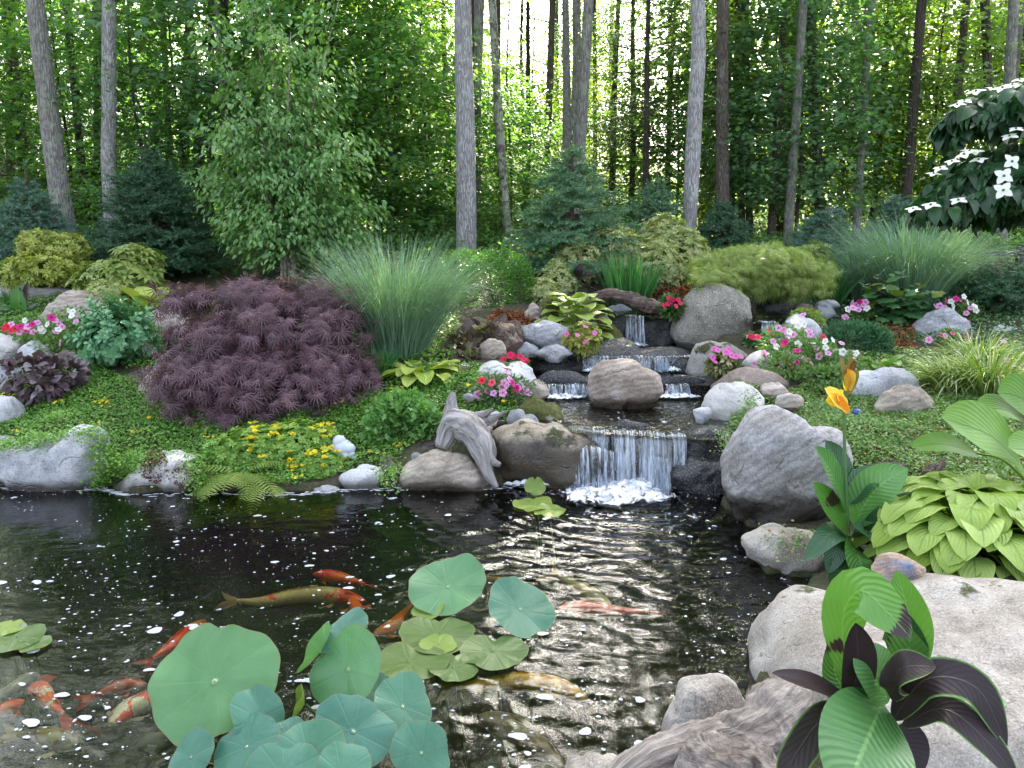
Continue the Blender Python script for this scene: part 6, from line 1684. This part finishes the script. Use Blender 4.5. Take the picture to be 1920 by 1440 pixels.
def koi(label, px, wpx, mat, fin, z=-.05, finscale=1.0):
    S = spline([PZ(a, b, z) for a, b in px], 26); n = 26; t = np.linspace(0, 1, n)
    w = wpx * mpp(S[8][1], np.mean([b for a, b in px])) / 2
    th = thing("koi", label, "koi fish", (S[8][0], S[8][1], z), None)
    prof = np.interp(t, [0, .03, .10, .22, .38, .55, .72, .86, .95, 1], [.10, .38, .68, .92, 1, .9, .66, .38, .26, .22])
    tan = nrm(np.gradient(S, axis=0)); side = nrm(np.cross(tan, [0, 0, 1.]))
    a = np.linspace(0, 6.283, 14, endpoint=False)
    hh = np.interp(t, [0, .05, .3, .7, 1], [.25, .7, .95, .9, 1.3])
    V = S[:, None] + side[:, None] * (np.cos(a)[None] * (prof * w)[:, None])[..., None] + np.array([0, 0, 1.]) * (np.sin(a)[None] * (prof * w * hh)[:, None])[..., None]
    mb = MB(); i = np.arange(n - 1)[:, None] * 14; j = np.arange(14)[None]; j2 = (j + 1) % 14
    V = V.reshape(-1, 3); c0 = len(V)
    Fq = np.stack([i + j, i + j2, i + 14 + j2, i + 14 + j], -1).reshape(-1, 4)
    k = np.arange(14); k2 = (k + 1) % 14
    V = np.vstack([V, S[0] - tan[0] * .006, S[-1]])
    uv = np.vstack([np.stack(np.broadcast_arrays(a[None] / 6.283, t[:, None]), -1).reshape(-1, 2), [[0, 0], [0, 1]]])
    mb.add(V, [Fq, np.stack([np.full(14, c0), k, k2], -1), np.stack([np.full(14, c0 + 1), (n - 1) * 14 + k2, (n - 1) * 14 + k], -1)], .5, uv)
    mb.build("body", mat, th)
    def fan(name, base, d, s, L, wd, notch=0.0, up=None):
        up = np.array([0, 0, 1.]) if up is None else up
        rows = 7; cols = 9; V = []; uv = []
        for r in range(rows):
            f = r / (rows - 1)
            for c in range(cols):
                u = c / (cols - 1) * 2 - 1
                ll = L * f * (1 - notch * (1 - abs(u)) * f)
                p = base + d * ll + s * u * wd * (.18 + .82 * f ** .8) + up * (.10 * L * f * math.sin(u * 3 + f * 3))
                V.append(p); uv.append([u, f])
        mb = MB(); mb.add(np.array(V), gridF(rows, cols), .5, np.array(uv)); mb.build(name, fin, th)
    fan("tail_fin", S[-1] - tan[-1] * w * .2, tan[-1], nrm(side[-1] * .75 + np.array([0, 0, .55])), w * 2.3 * finscale, w * 1.1 * finscale, .45)
    for sg in (-1, 1):
        fan("pectoral_fin", S[6] + side[6] * sg * w * .75 - [0, 0, w * .35], nrm(side[6] * sg + tan[6] * .6), tan[6], w * 1.35 * finscale, w * .5 * finscale, 0)
    kk = np.arange(9, 19); hb = S[kk] + np.array([0, 0, 1.]) * (prof * w * hh)[kk][:, None] * .92
    ht = hb + np.array([0, 0, 1.]) * (w * .5 * np.linspace(1, .25, 10))[:, None] * .5 + tan[kk] * w * .25 + side[kk] * w * .12
    mb = MB(); mb.add(np.stack([hb, ht], 1).reshape(-1, 3), gridF(10, 2), .5, np.stack([np.repeat(np.linspace(0, 1, 10), 2), np.tile([0., 1.], 10)], -1)); mb.build("dorsal_fin", fin, th)
    return th
OR, RD, GD, WH, YE, BK = (.85, .16, .02), (.80, .045, .02), (.50, .33, .06), (.78, .74, .66), (.52, .46, .24), (.05, .05, .055)
F_OR, F_RD, F_GD, F_WH, F_BK = mat_fin("fin_orange", (.75, .20, .04)), mat_fin("fin_red", (.72, .06, .03)), mat_fin("fin_gold", (.50, .36, .12)), mat_fin("fin_pale", (.6, .56, .48)), mat_fin("fin_dark", (.08, .08, .08))
koi("long dull gold koi with an orange red head", [(686,1128),(630,1118),(560,1120),(490,1130),(445,1128)], 38, mat_koi("koi_gold_red", (.42, .34, .15), (.50, .40, .17), RD, .5, 5, head=RD), F_GD)
koi("red koi swimming behind the dull gold one", [(586,1076),(620,1080),(655,1088),(685,1096)], 26, mat_koi("koi_red", RD, OR), F_RD)
koi("curved orange brown koi left of the floating lotus leaves", [(700,1186),(730,1178),(758,1152),(772,1132)], 26, mat_koi("koi_orange_brown", (.55, .17, .03), OR), F_OR, finscale=1.3)
koi("small orange koi just behind the gold one's head", [(655,1118),(668,1140),(675,1162),(688,1180)], 24, mat_koi("koi_orange", OR, (.7, .25, .05)), F_OR, finscale=1.4)
koi("pale yellow koi angled above the red and white one", [(1145,1136),(1110,1118),(1080,1100),(1048,1082)], 34, mat_koi("koi_pale", YE, (.60, .55, .35)), F_GD, finscale=1.3)
koi("red and pale koi facing left in the middle of the pond", [(1046,1140),(1090,1140),(1150,1146),(1215,1148)], 30, mat_koi("koi_red_pale", (.55, .30, .18), RD, None, .40), F_RD)
koi("long golden koi right of the near lotus leaves", [(1104,1312),(1050,1290),(980,1278),(900,1284),(855,1290)], 40, mat_koi("koi_golden", (.62, .36, .03), (.70, .45, .06), (.40, .20, .02)), F_GD)
koi("orange koi passing behind the two raised lotus leaves", [(1018,1126),(985,1108),(945,1092),(905,1082)], 26, mat_koi("koi_amber", (.65, .26, .04), (.35, .22, .08), None, .45), F_OR)
koi("red koi half hidden behind the largest lotus leaf", [(384,1162),(352,1188),(318,1214),(285,1236)], 30, mat_koi("koi_scarlet", RD, (.55, .28, .06), None, .55), F_RD)
koi("cream koi with red patches at the lower left", [(206,1360),(240,1332),(290,1304),(345,1280)], 42, mat_koi("koi_kohaku", WH, RD, None, .50, 7), F_WH, -.04)
koi("vivid red long finned koi at the left edge", [(52,1300),(75,1292),(95,1318),(120,1340)], 32, mat_koi("koi_vivid", (.85, .07, .02), OR, WH, .5), F_RD, -.03, 2.2)
koi("second red koi cut by the left photo edge", [(46,1312),(15,1328),(-20,1345),(-50,1360)], 30, mat_koi("koi_red_white", (.75, .10, .04), (.5, .2, .16)), F_RD, -.04)
koi("slate grey koi at the left edge above the red ones", [(70,1262),(40,1280),(5,1300),(-40,1312)], 30, mat_koi("koi_slate", (.20, .21, .21), (.28, .28, .27)), F_BK)
koi("dark mottled yellow koi below the red ones", [(150,1398),(110,1388),(70,1380),(35,1378)], 44, mat_koi("koi_mottled", (.28, .24, .09), (.12, .11, .06), None, .5, 9), F_GD, -.055)
koi("black koi with a white belly at the lower left bottom", [(248,1402),(285,1392),(325,1384),(365,1380)], 44, mat_koi("koi_black_white", BK, (.50, .52, .55), None, .56), F_BK, -.05)
koi("dim red koi deep behind the cream and red one", [(275,1284),(240,1286),(205,1296),(175,1306)], 32, mat_koi("koi_dim", (.40, .05, .03), (.25, .06, .03)), F_RD, -.09)
koi("dark brown koi gliding below the golden one", [(900,1340),(960,1370),(1010,1400),(1060,1440)], 60, mat_koi("koi_brown", (.10, .085, .05), (.16, .13, .07)), F_BK, -.11)

# ------------------------------------------------------------------ lotus and water lilies
def mat_pad(name, ca, cb, vein, centre, tr=.3, rough=.30):
    t = NT(name); u, v, r = t.luv(); g = t.n('TexCoord')
    ve = t.math('POWER', t.math('ABSOLUTE', t.math('COSINE', t.math('MULTIPLY', u, 3.1416 * 10))), 60.0)
    nz = t.noise(g.outputs['Object'], 4.5, 4, .6, .8)
    col = t.mix(t.math('ADD', t.math('MULTIPLY', nz, 1.5), -.25, clamp=True), ca, cb)
    sp = t.noise(g.outputs['Object'], 26, 4, .7)
    col = t.mix(t.math('MULTIPLY', t.step(sp, .66, .72), .6), col, (.20, .17, .06))
    col = t.mix(t.math('MULTIPLY', t.step(v, .955, 1.0), .5), col, (.24, .20, .08))
    col = t.mix(r, col, t.mix(1.0, col, (.85, .92, 1.05), 'MULTIPLY'))
    col = t.mix(t.math('MULTIPLY', ve, t.math('MULTIPLY', t.step(v, 1.0, .2), .22)), col, vein)
    col = t.mix(t.step(v, .06, .03), col, centre)
    fine = t.noise(g.outputs['Object'], 90, 3)
    col = t.mix(t.math('MULTIPLY', t.step(fine, .6, .75), .12), col, (.3, .35, .2))
    fold = t.math('SINE', t.math('ADD', t.math('MULTIPLY', u, 6.2832 * 7), t.math('MULTIPLY', nz, 9.)))
    b = t.bump(t.math('ADD', t.math('MULTIPLY', ve, .5), t.math('ADD', t.math('MULTIPLY', nz, 3.), t.math('MULTIPLY', fold, t.math('MULTIPLY', v, .4)))), .22, .010)
    return t.done(leaf_shader(t, col, tr, rough, .35, b, warm=(1.2, 1.35, .6)))
M_LOT = mat_pad("lotus_leaf", (.075, .20, .075), (.17, .345, .15), (.19, .36, .18), (.50, .62, .40))
M_LOTB = mat_pad("lotus_leaf_blue", (.045, .145, .08), (.115, .27, .18), (.15, .29, .20), (.45, .6, .4))
M_PADO = mat_pad("pad_olive", (.07, .13, .035), (.14, .20, .06), (.2, .26, .1), (.3, .35, .15), .25, .3)
M_PADY = mat_pad("pad_lime", (.17, .26, .04), (.28, .35, .08), (.3, .36, .12), (.3, .35, .15), .3, .4)
M_STALK = mat_plain("lotus_stalk", (.10, .17, .06), .6)
def pad_mesh(mb, c, R, normal, cup, wave, kw, seed, asp=1.0, notch=0.0, edge=.06, curl=0.0, yaw=0.0):
    g = np.random.default_rng(seed); nr, na = 12, 72
    a = np.linspace(0, 6.283, na, endpoint=False); rr = np.linspace(.02, 1, nr)
    ph = g.random(4) * 6.28
    rim = 1 + edge * np.sin(a * 2 + ph[0]) + edge * .6 * np.sin(a * 3 + ph[1]) + edge * .35 * np.sin(a * 5 + ph[2]) + .012 * np.sin(a * 13 + ph[3])
    d = np.abs((a - 1.57 + math.pi) % 6.283 - math.pi)
    if notch: rim = rim * (1 - notch * np.exp(-(d / .16) ** 2)); rim = rim * (1 - notch * .5 * np.exp(-((np.abs((a - 4.1 + math.pi) % 6.283 - math.pi)) / .2) ** 2))
    x = R * rr[:, None] * (np.cos(a) * rim)[None] * asp; y = R * rr[:, None] * (np.sin(a) * rim)[None]
    z = cup * R * (rr[:, None] ** 1.7 - .06 * np.exp(-(rr[:, None] / .12) ** 2)) + wave * R * rr[:, None] ** 2.2 * np.sin(a * kw + ph[1])[None] + wave * .5 * R * rr[:, None] ** 2.5 * np.sin(a * (kw + 3) + ph[2])[None] - curl * R * rr[:, None] ** 3
    Nn = nrm(np.asarray(normal, float)); yv = nrm(np.array([math.sin(yaw) * .3, .0, 1.]) - Nn * Nn[2]) if abs(Nn[2]) < .97 else np.array([0, 1., 0]); yv = nrm(yv - Nn * (yv @ Nn)); xv = np.cross(yv, Nn)
    V = c + x[..., None] * xv + y[..., None] * yv + z[..., None] * Nn
    i = np.arange(nr - 1)[:, None] * na; j = np.arange(na)[None]; j2 = (j + 1) % na
    V = np.vstack([V.reshape(-1, 3), c - Nn * .05 * R])
    F = np.stack([i + j, i + j2, i + na + j2, i + na + j], -1).reshape(-1, 4)
    k = np.arange(na); F2 = np.stack([np.full(na, len(V) - 1), (k + 1) % na, k], -1)[:, ::-1]
    uv = np.vstack([np.stack(np.broadcast_arrays(a[None] / 6.283, rr[:, None]), -1).reshape(-1, 2), [[0, 0]]])
    mb.add(V, [F, F2], g.random(), uv)
lot_base = PZ(560, 1470, -.3)
lotus = thing("lotus_plant", "near lotus with round blue green leaves held above the water", "plant", lot_base)
for i, (px, py, Y, r, nv, cup, wave, kw, m, asp, notch, curl) in enumerate([
  (402,1278,2.42,112,(.05,-.80,.58),.10,.07,4,M_LOT,1.0,.10,.06), (652,1255,2.50,78,(-.42,-.78,.45),.16,.08,3,M_LOT,.95,.06,.10),
  (755,1325,2.36,60,(.30,-.55,.75),.16,.05,3,M_LOTB,1.0,.05,.1), (662,1372,2.24,72,(.15,-.55,.80),.10,.05,3,M_LOTB,1.05,.05,.1),
  (790,1412,2.15,58,(.25,-.75,.6),.10,.04,3,M_LOTB,1.0,.04,.1), (484,1345,2.30,66,(.55,-.55,.55),.15,.06,3,M_LOTB,.7,.05,.1),
  (462,1400,2.20,62,(-.2,-.50,.80),.12,.05,4,M_LOTB,1.0,.05,.1), (358,1420,2.18,52,(-.35,-.65,.65),.12,.05,3,M_LOTB,.9,.05,.1),
  (578,1412,2.12,66,(.05,-.55,.8),.10,.05,4,M_LOTB,1.05,.05,.1), (530,1452,2.06,70,(-.1,-.5,.85),.12,.05,3,M_LOTB,1.0,.05,.1),
  (600,1222,2.56,58,(-.75,.25,.45),.25,.06,2,M_LOT,.75,.05,.0), (645,1185,2.62,50,(-.3,-.35,.85),.14,.05,3,M_LOTB,.9,.05,.1),
  (706,1302,2.46,40,(.2,-.5,.8),.12,.05,3,M_LOTB,.9,.05,.1), (570,1320,2.44,34,(-.9,-.2,.3),.45,.1,2,M_PADY,.6,.0,.0), (640,1450,2.0,58,(0,-.5,.85),.12,.05,3,M_LOTB,1.0,.05,.1), (545,1385,2.25,44,(.2,-.4,.85),.12,.05,3,M_LOTB,1.0,.05,.1)]):
    c = P(px, py, Y); R = r * mpp(Y, py); mb = MB()
    pad_mesh(mb, c, R, nv, cup, wave, kw, i + 3, asp, notch, .085, curl)
    leaf = mb.build("leaf", m, lotus)
    mb = MB(); Nn = nrm(np.array(nv)); b = lot_base + [(c[0] - lot_base[0]) * .55 + .02 * i % .1, .05, -.1]
    tube(mb, spline([b, b * .35 + c * .65 - Nn * .10, c - Nn * (.05 * R + .002)], 14), np.linspace(.0075, .005, 14), 7, cap=False); mb.build("stalk", M_STALK, leaf)
def floater(name, label, px, py, z, r, nv, mat, cup=.05, wave=.05, seed=0, asp=1.0, notch=.3, group=None, stalk=True):
    c = PZ(px, py, z); R = r * mpp(c[1], py)
    th = thing(name, label, "water plant", (c[0], c[1], z), group); mb = MB()
    pad_mesh(mb, c, R, nv, cup, wave, 3, seed, asp, notch, .06)
    mb.build("leaf", mat, th)
    mb = MB(); Nn = nrm(np.array(nv)); tube(mb, spline([c + [.05, .05, -.5 - z], c + [.03, .02, -.25 - z * .5], c - Nn * .05 * R], 8), np.full(8, .005), 6, cap=False); mb.build("stalk", M_STALK, th)
floater("lotus_leaf", "left one of two lotus leaves raised at the water surface in mid pond", 840, 1100, .075, 72, (-.05,-.42,.9), M_LOT, .10, .06, 41, 1.0, .08)
floater("lotus_leaf", "right one of two lotus leaves raised at the water surface, tilted to the right", 975, 1142, .060, 66, (.22,-.42,.88), M_LOTB, .10, .07, 42, 1.0, .08)
floater("lily_pad", "olive lily pad floating below the left raised lotus leaf", 818, 1190, .010, 74, (0,0,1), M_PADO, .02, .03, 43)
floater("lily_pad", "olive notched lily pad nearest the tall lotus leaves", 768, 1242, .010, 70, (0,-.05,1), M_PADO, .02, .04, 44)
floater("lily_pad", "small dark lily pad in front of the floating group", 850, 1252, .011, 48, (0,0,1), M_PADO, .02, .04, 45)
floater("lily_pad", "olive lily pad at the right of the floating group", 925, 1222, .010, 66, (.03,0,1), M_PADO, .02, .04, 46)
floater("lily_pad", "yellowing small pad under the left raised lotus leaf", 800, 1148, .012, 32, (-.2,-.2,1), M_PADY, .1, .06, 47)
floater("lily_pad", "small yellow green pad lying on the olive pads", 822, 1208, .016, 34, (0,-.1,1), M_PADY, .05, .05, 48)
floater("lily_pad", "upright little green leaf near the foot of the falls", 1003, 912, .045, 19, (0,-.9,.45), M_PADY, .12, .06, 49)
floater("lily_pad", "green and yellow pad floating left of the falls", 1000, 945, .010, 40, (0,0,1), M_PADY, .02, .06, 50)
floater("lily_pad", "pad floating right in front of the pad left of the falls", 1030, 958, .012, 30, (0,-.1,1), M_PADY, .03, .06, 51)
floater("lily_pad", "silvery pad at the left photo edge", 28, 1196, .010, 55, (0,0,1), M_PADO, .02, .04, 52)
floater("lily_pad", "second silvery pad at the left edge, right of the first", 62, 1208, .012, 30, (0,0,1), M_PADO, .02, .04, 53)
floater("lily_pad", "third pad at the left edge behind the first two", 10, 1178, .012, 34, (0,0,1), M_PADY, .02, .04, 54)

# ------------------------------------------------------------------ cannas
M_CAN = mat_veined("canna_leaf", (.055, .17, .045), (.11, .26, .075), (.16, .33, .10), 16, .25, .32, .5, bumps=.25)
M_CANP = mat_veined("canna_leaf_patched", (.06, .18, .03), (.11, .26, .05), (.14, .3, .07), 16, .22, .32, .5, bumps=.25, patch=((.035, .018, .022), .56))
M_CAND = mat_veined("canna_leaf_dark", (.020, .012, .015), (.034, .020, .022), (.045, .028, .028), 14, .10, .42, .28, bumps=.08, vs=.10)
M_CANG = mat_veined("canna_leaf_edged", (.022, .015, .018), (.038, .028, .028), (.05, .035, .034), 14, .10, .42, .28, bumps=.08, vs=.10, edge=(.10, .20, .05))
M_CANB = mat_veined("canna_leaf_deep", (.02, .075, .03), (.045, .12, .05), (.07, .15, .06), 16, .2, .3, .5, bumps=.25)
M_CSTEM = mat_plain("canna_stem", (.10, .20, .07), .5)
def canna(name, label, base, stem, lv, stem_w=.011, stem_mat=None):
    th = thing(name, label, "plant", base)
    if stem is not None:
        mb = MB(); q = [base - [0, 0, .03]] + [P(*s) for s in stem]; tube(mb, spline(q, 20), np.linspace(stem_w, stem_w * .45, 20), 9, 0, .03); mb.build("stem", stem_mat or M_CSTEM, th)
    for i, (pts, w, up, m, cup) in enumerate(lv):
        q = [P(*p) for p in pts]; ww = w * mpp(pts[1][2], pts[1][1])
        mb = MB(); blade(mb, spline(q, 20), ellip(20, ww), up, 11, cup, .03, 1.6); mb.build("leaf", m, th)
    return th
Yc = 3.62
b = P(1592, 1085, Yc); b[2] = H(b[0], Yc)
cn = canna("canna_plant", "canna with a yellow flower on a tall stem beside the massive grey boulder", b, [(1590,1000,Yc),(1584,860,Yc),(1584,760,Yc),(1588,705,Yc)], [
 ([(1588,960,Yc),(1562,895,3.55),(1528,838,3.5)], 34, (.5,-.6,.5), M_CAN, .25),
 ([(1586,930,Yc),(1572,870,3.68),(1548,826,3.7)], 24, (.3,-.8,.3), M_CANB, .25),
 ([(1594,1000,Yc),(1560,955,3.52),(1524,905,3.48)], 30, (.3,-.7,.6), M_CANP, .2),
 ([(1600,985,Yc),(1640,920,3.55),(1702,878,3.5)], 40, (-.35,-.7,.6), M_CAN, .25),
 ([(1596,950,Yc),(1640,890,3.7),(1700,870,3.8)], 24, (-.2,-.3,.9), M_CAND, .2),
 ([(1592,945,Yc),(1622,900,3.6),(1665,890,3.6)], 26, (-.2,-.5,.8), M_CANB, .25),
 ([(1610,1015,Yc),(1655,980,3.5),(1706,922,3.48)], 26, (-.4,-.7,.5), M_CANB, .2),
 ([(1596,1010,Yc),(1560,1000,3.5),(1508,1052,3.42)], 22, (.1,-.6,.8), M_CANB, .2),
 ([(1598,1020,Yc),(1572,1025,3.48),(1552,1075,3.42)], 22, (0,-.8,.6), M_CANB, .2),
 ([(1600,1015,Yc),(1612,1045,3.42),(1622,1092,3.38)], 32, (.1,-.85,.5), M_CANP, .2),
 ([(1592,1030,Yc),(1585,1060,3.45),(1560,1100,3.42)], 30, (0,-.9,.4), M_CANB, .2),
 ([(1600,1010,Yc),(1640,1000,3.45),(1660,1040,3.4)], 24, (0,-.6,.8), M_CANB, .2),
 ([(1594,1010,Yc),(1625,1000,3.48),(1600,985,3.44)], 22, (0,-.5,.8), M_CANB, .2),
 ([(1606,1040,Yc),(1640,1065,3.45),(1650,1095,3.42)], 24, (.1,-.8,.5), M_CANB, .2)])
M_CFL = mat_leaf("canna_petal", (.80, .52, .04), (.86, .68, .14), .35, .5, .2)
M_CFO = mat_leaf("canna_throat", (.80, .40, .03), (.76, .24, .03), .3, .5, .2)
M_CBUD = mat_leaf("canna_bud", (.16, .05, .04), (.22, .20, .06), .2, .5, .3)
flw = None
for pts, w, up, m, nm in [([(1588,768),(1572,752),(1546,728)], 16, (.3,-.8,.5), M_CFL, "petal"), ([(1588,766),(1568,752),(1548,752)], 12, (0,-.9,.3), M_CFL, "petal"), ([(1588,766),(1574,745),(1575,730)], 10, (.4,-.8,.3), M_CFL, "petal"),
    ([(1588,770),(1578,756),(1566,744)], 8, (.2,-.9,.4), M_CFO, "petal"), ([(1590,774),(1584,764),(1574,752)], 7, (0,-1,.2), M_CFO, "petal"), ([(1590,735),(1592,712),(1600,695)], 10, (-.3,-.9,.2), M_CFL, "petal"), ([(1590,735),(1598,712),(1588,692)], 8, (.3,-.9,.2), M_CFO, "petal"),
    ([(1590,740),(1600,715),(1608,692)], 7, (-.5,-.8,.2), M_CBUD, "bud"), ([(1588,730),(1582,700),(1576,668)], 6, (.3,-.9,.2), M_CBUD, "bud"), ([(1588,720),(1592,690),(1596,668)], 6, (0,-1,.2), M_CBUD, "bud"), ([(1588,715),(1598,690),(1602,675)], 5, (0,-1,.2), M_CBUD, "bud")]:
    mb = MB(); blade(mb, spline([P(a, c, Yc - .02 * (i + 1)) for i, (a, c) in enumerate(pts)], 12), ellip(12, w * mpp(Yc, 750), .7, .6), up, 7, .3, .12, 2)
    if nm == "bud": mb.build(nm, m, cn)
    elif flw is None: flw = mb.build("flower", m, cn)
    else: mb.build(nm, m, flw)
Yn = 1.55
b = P(1660, 1500, Yn); b[2] = max(.05, min(b[2], H(b[0], Yn)))
canna("canna_plant", "near canna with broad green and dark maroon leaves at the lower right", b, None, [
 ([(1655,1318,1.62),(1632,1375,1.50),(1606,1440,1.42),(1588,1510,1.36)], 94, (.12,-.75,.7), M_CAN, .12),
 ([(1690,1300,1.66),(1706,1180,1.66),(1682,1070,1.68)], 38, (-.3,-.9,.1), M_CANP, .2),
 ([(1600,1310,1.64),(1580,1170,1.66),(1612,1108,1.62),(1665,1150,1.56),(1708,1196,1.52)], 42, (-.45,-.8,.45), M_CANP, .15),
 ([(1596,1330,1.62),(1608,1240,1.60),(1604,1168,1.60)], 32, (0,-1,.1), M_CAND, .3),
 ([(1670,1310,1.60),(1690,1255,1.54),(1755,1250,1.50)], 36, (-.2,-.5,.85), M_CANG, .12),
 ([(1600,1325,1.62),(1530,1285,1.56),(1448,1262,1.52)], 20, (.1,-.5,.85), M_CAND, .3),
 ([(1672,1352,1.60),(1735,1275,1.54),(1830,1290,1.50),(1888,1398,1.46)], 37, (-.2,-.55,.8), M_CANG, .10),
 ([(1690,1360,1.60),(1770,1330,1.52),(1850,1390,1.46),(1912,1470,1.42)], 30, (-.1,-.6,.8), M_CANG, .10),
 ([(1620,1360,1.60),(1550,1345,1.54),(1485,1430,1.48),(1470,1500,1.45)], 30, (.2,-.6,.7), M_CANG, .15),
 ([(1610,1320,1.66),(1568,1270,1.68),(1560,1190,1.70)], 38, (.4,-.9,.1), M_CANP, .2),
 ([(1665,1318,1.62),(1640,1255,1.60),(1606,1206,1.62)], 46, (.1,-.7,.6), M_CAN, .12),
 ([(1690,1345,1.66),(1800,1290,1.68),(1890,1320,1.7)], 26, (0,-.4,.9), M_CAN, .1),
 ([(1665,1370,1.66),(1690,1400,1.64),(1720,1460,1.6)], 50, (0,-.8,.5), M_CAND, .1),
 ([(1680,1240,1.7),(1700,1210,1.68),(1690,1140,1.66)], 40, (-.6,-.7,.2), M_CANB, .2)])
b = P(35, 600, 8.35); b[2] = H(b[0], b[1])
canna("canna_plant", "small canna with upright leaves in front of the far left log", b, [(34,580,8.35),(34,560,8.35)], [
 ([(36,592,8.35),(36,570,8.3),(33,535,8.3)], 16, (0,-1,.2), M_CANP, .2), ([(34,595,8.35),(15,580,8.3),(-8,580,8.25)], 9, (0,-.5,.9), M_CANB, .2), ([(36,595,8.35),(55,580,8.3),(68,572,8.25)], 9, (0,-.6,.8), M_CANB, .2), ([(38,590,8.38),(46,560,8.38),(50,532,8.38)], 8, (-.2,-1,.2), M_CAND, .2)])
b = P(1080, 520, 8.9); b[2] = H(b[0], b[1])
canna("canna_plant", "little dark leaved canna above the upper lime hosta", b, [(1080,505,8.9)], [
 ([(1080,520,8.9),(1076,505,8.85),(1068,495,8.85)], 7, (0,-1,.3), M_CANB, .2), ([(1082,520,8.9),(1085,508,8.85),(1090,494,8.85)], 8, (0,-1,.3), M_CAND, .2), ([(1082,524,8.9),(1100,515,8.85),(1112,512,8.85)], 6, (0,-.6,.8), M_CAND, .2)])
b = P(1650, 690, 6.75); b[2] = H(b[0], b[1])

# ------------------------------------------------------------------ flowering dogwood reaching in from the right
def dogwood():
    Y = 4.3; b = P(2170, 700, 4.6); b[2] = H(b[0], b[1])
    th = thing("dogwood_tree", "dogwood with white four petalled flowers reaching in at the upper right", "tree", b)
    mb = MB(); top = P(2150, 170, 4.6); tube(mb, spline([b - [0, 0, .1], b * .5 + top * .5 + [.05, 0, 0], top], 14), np.linspace(.07, .014, 14), 10, 0, .05); mb.build("trunk", B_GREY, th)
    br = [([(2155,300,4.55),(2000,235,4.4),(1850,225,4.3),(1790,235,4.2)]), ([(2155,230,4.55),(2020,175,4.3),(1900,180,4.2),(1825,205,4.1)]), ([(2155,380,4.55),(2000,320,4.3),(1850,320,4.2),(1790,345,4.15)]),
          ([(2155,430,4.55),(2000,370,4.2),(1860,365,4.1),(1745,385,4.05)]), ([(2155,330,4.55),(2010,290,4.5),(1880,290,4.5),(1810,310,4.5)]), ([(2155,200,4.6),(2050,140,4.5),(1930,160,4.5)]), ([(2155,420,4.5),(1990,385,4.6),(1900,390,4.6),(1830,395,4.6)])]
    C = []; O = []; mb = MB()
    for i, pts in enumerate(br):
        pa = spline([P(*p) for p in pts], 24); tube(mb, pa, np.linspace(.018, .004, 24), 6, 0, .05, cap=False)
        for t in np.linspace(.2, 1, 26):
            q = np.array([np.interp(t, np.linspace(0, 1, 24), pa[:, k]) for k in range(3)])
            tn = nrm(pa[min(23, int(t * 23) + 1)] - pa[max(0, int(t * 23) - 1)])
            for sg in (-1, 1):
                s = nrm(np.cross(tn, [0, 0, 1.])) * sg; L = .05 + .17 * (1.1 - t) * (1.2 - abs(t - .5))
                e = q + (s * .7 + tn * .8) * L + [0, 0, -.01 + .02 * rng.normal()]
                tube(mb, [q, (q + e) / 2 + [0, 0, .01], e], [.003, .0025, .002], 4, cap=False)
                m = 9; tt = rng.random(m)[:, None]
                C.append(q + (e - q) * tt + rng.normal(size=(m, 3)) * [.03, .03, .02]); O.append(np.tile(nrm(e - q) + tn * .3, (m, 1)))
    mb.build("limb", B_BROWN, th)
    mb = MB(); C = np.concatenate(C); O = np.concatenate(O)
    leaves(mb, T_POINT, C, .078, O, .35, .55, rnd=rng.random(len(C)))
    mb.build("foliage", mat_leaf("leaf_dogwood", (.011, .042, .016), (.032, .10, .036), .25, .4, .45), th)
    # flower: four pointed bracts round a green knob
    mb = MB(); T = _ov2(.36, .18, .12)
    for k in range(4):
        a = k * 1.5708; d = np.array([[math.cos(a), math.sin(a), .12]]); inst(mb, T, np.zeros((1, 3)), frames(d, np.array([[0, 0, 1.]])), .052, np.array([.5]), 0)
    V, F = ico(2); mb.add(V * [.007, .007, .006] + [0, 0, .006], F, .5, None, 1)
    fm = mb.mesh("flower", [mat_leaf("dogwood_bract", (.74, .76, .70), (.82, .83, .79), .25, .5, .2), M_STALK])
    for x, y, ya in [(1808,190,4.05),(1795,197,4.02),(1830,172,4.1),(1862,166,4.1),(1880,165,4.15),(1898,160,4.2),(1912,150,4.2),(1848,224,4.1),(1832,230,4.08),(1893,256,4.0),(1905,242,4.0),(1818,283,4.0),(1808,290,3.98),(1785,303,3.98),(1763,316,4.0),(1750,326,4.0),(1897,303,3.9),(1882,330,3.88),(1881,357,3.86),(1745,385,3.95),(1712,392,3.95),(1797,376,3.95),(1835,300,4.0),(1828,285,4.02)]:
        steep = x > 1870 and y > 290
        n = nrm(np.array([-.25 + rng.normal() * .15, -.9 if steep else -.35, .35 if steep else 1.])); q = P(x, y, ya)
        child("flower", fm, th, q, (Vector(n).to_track_quat('Z', 'Y') @ Matrix.Rotation(rng.random() * 1.57, 3, 'Z').to_quaternion()).to_euler(), (.72 + .2 * rng.random()))
dogwood()
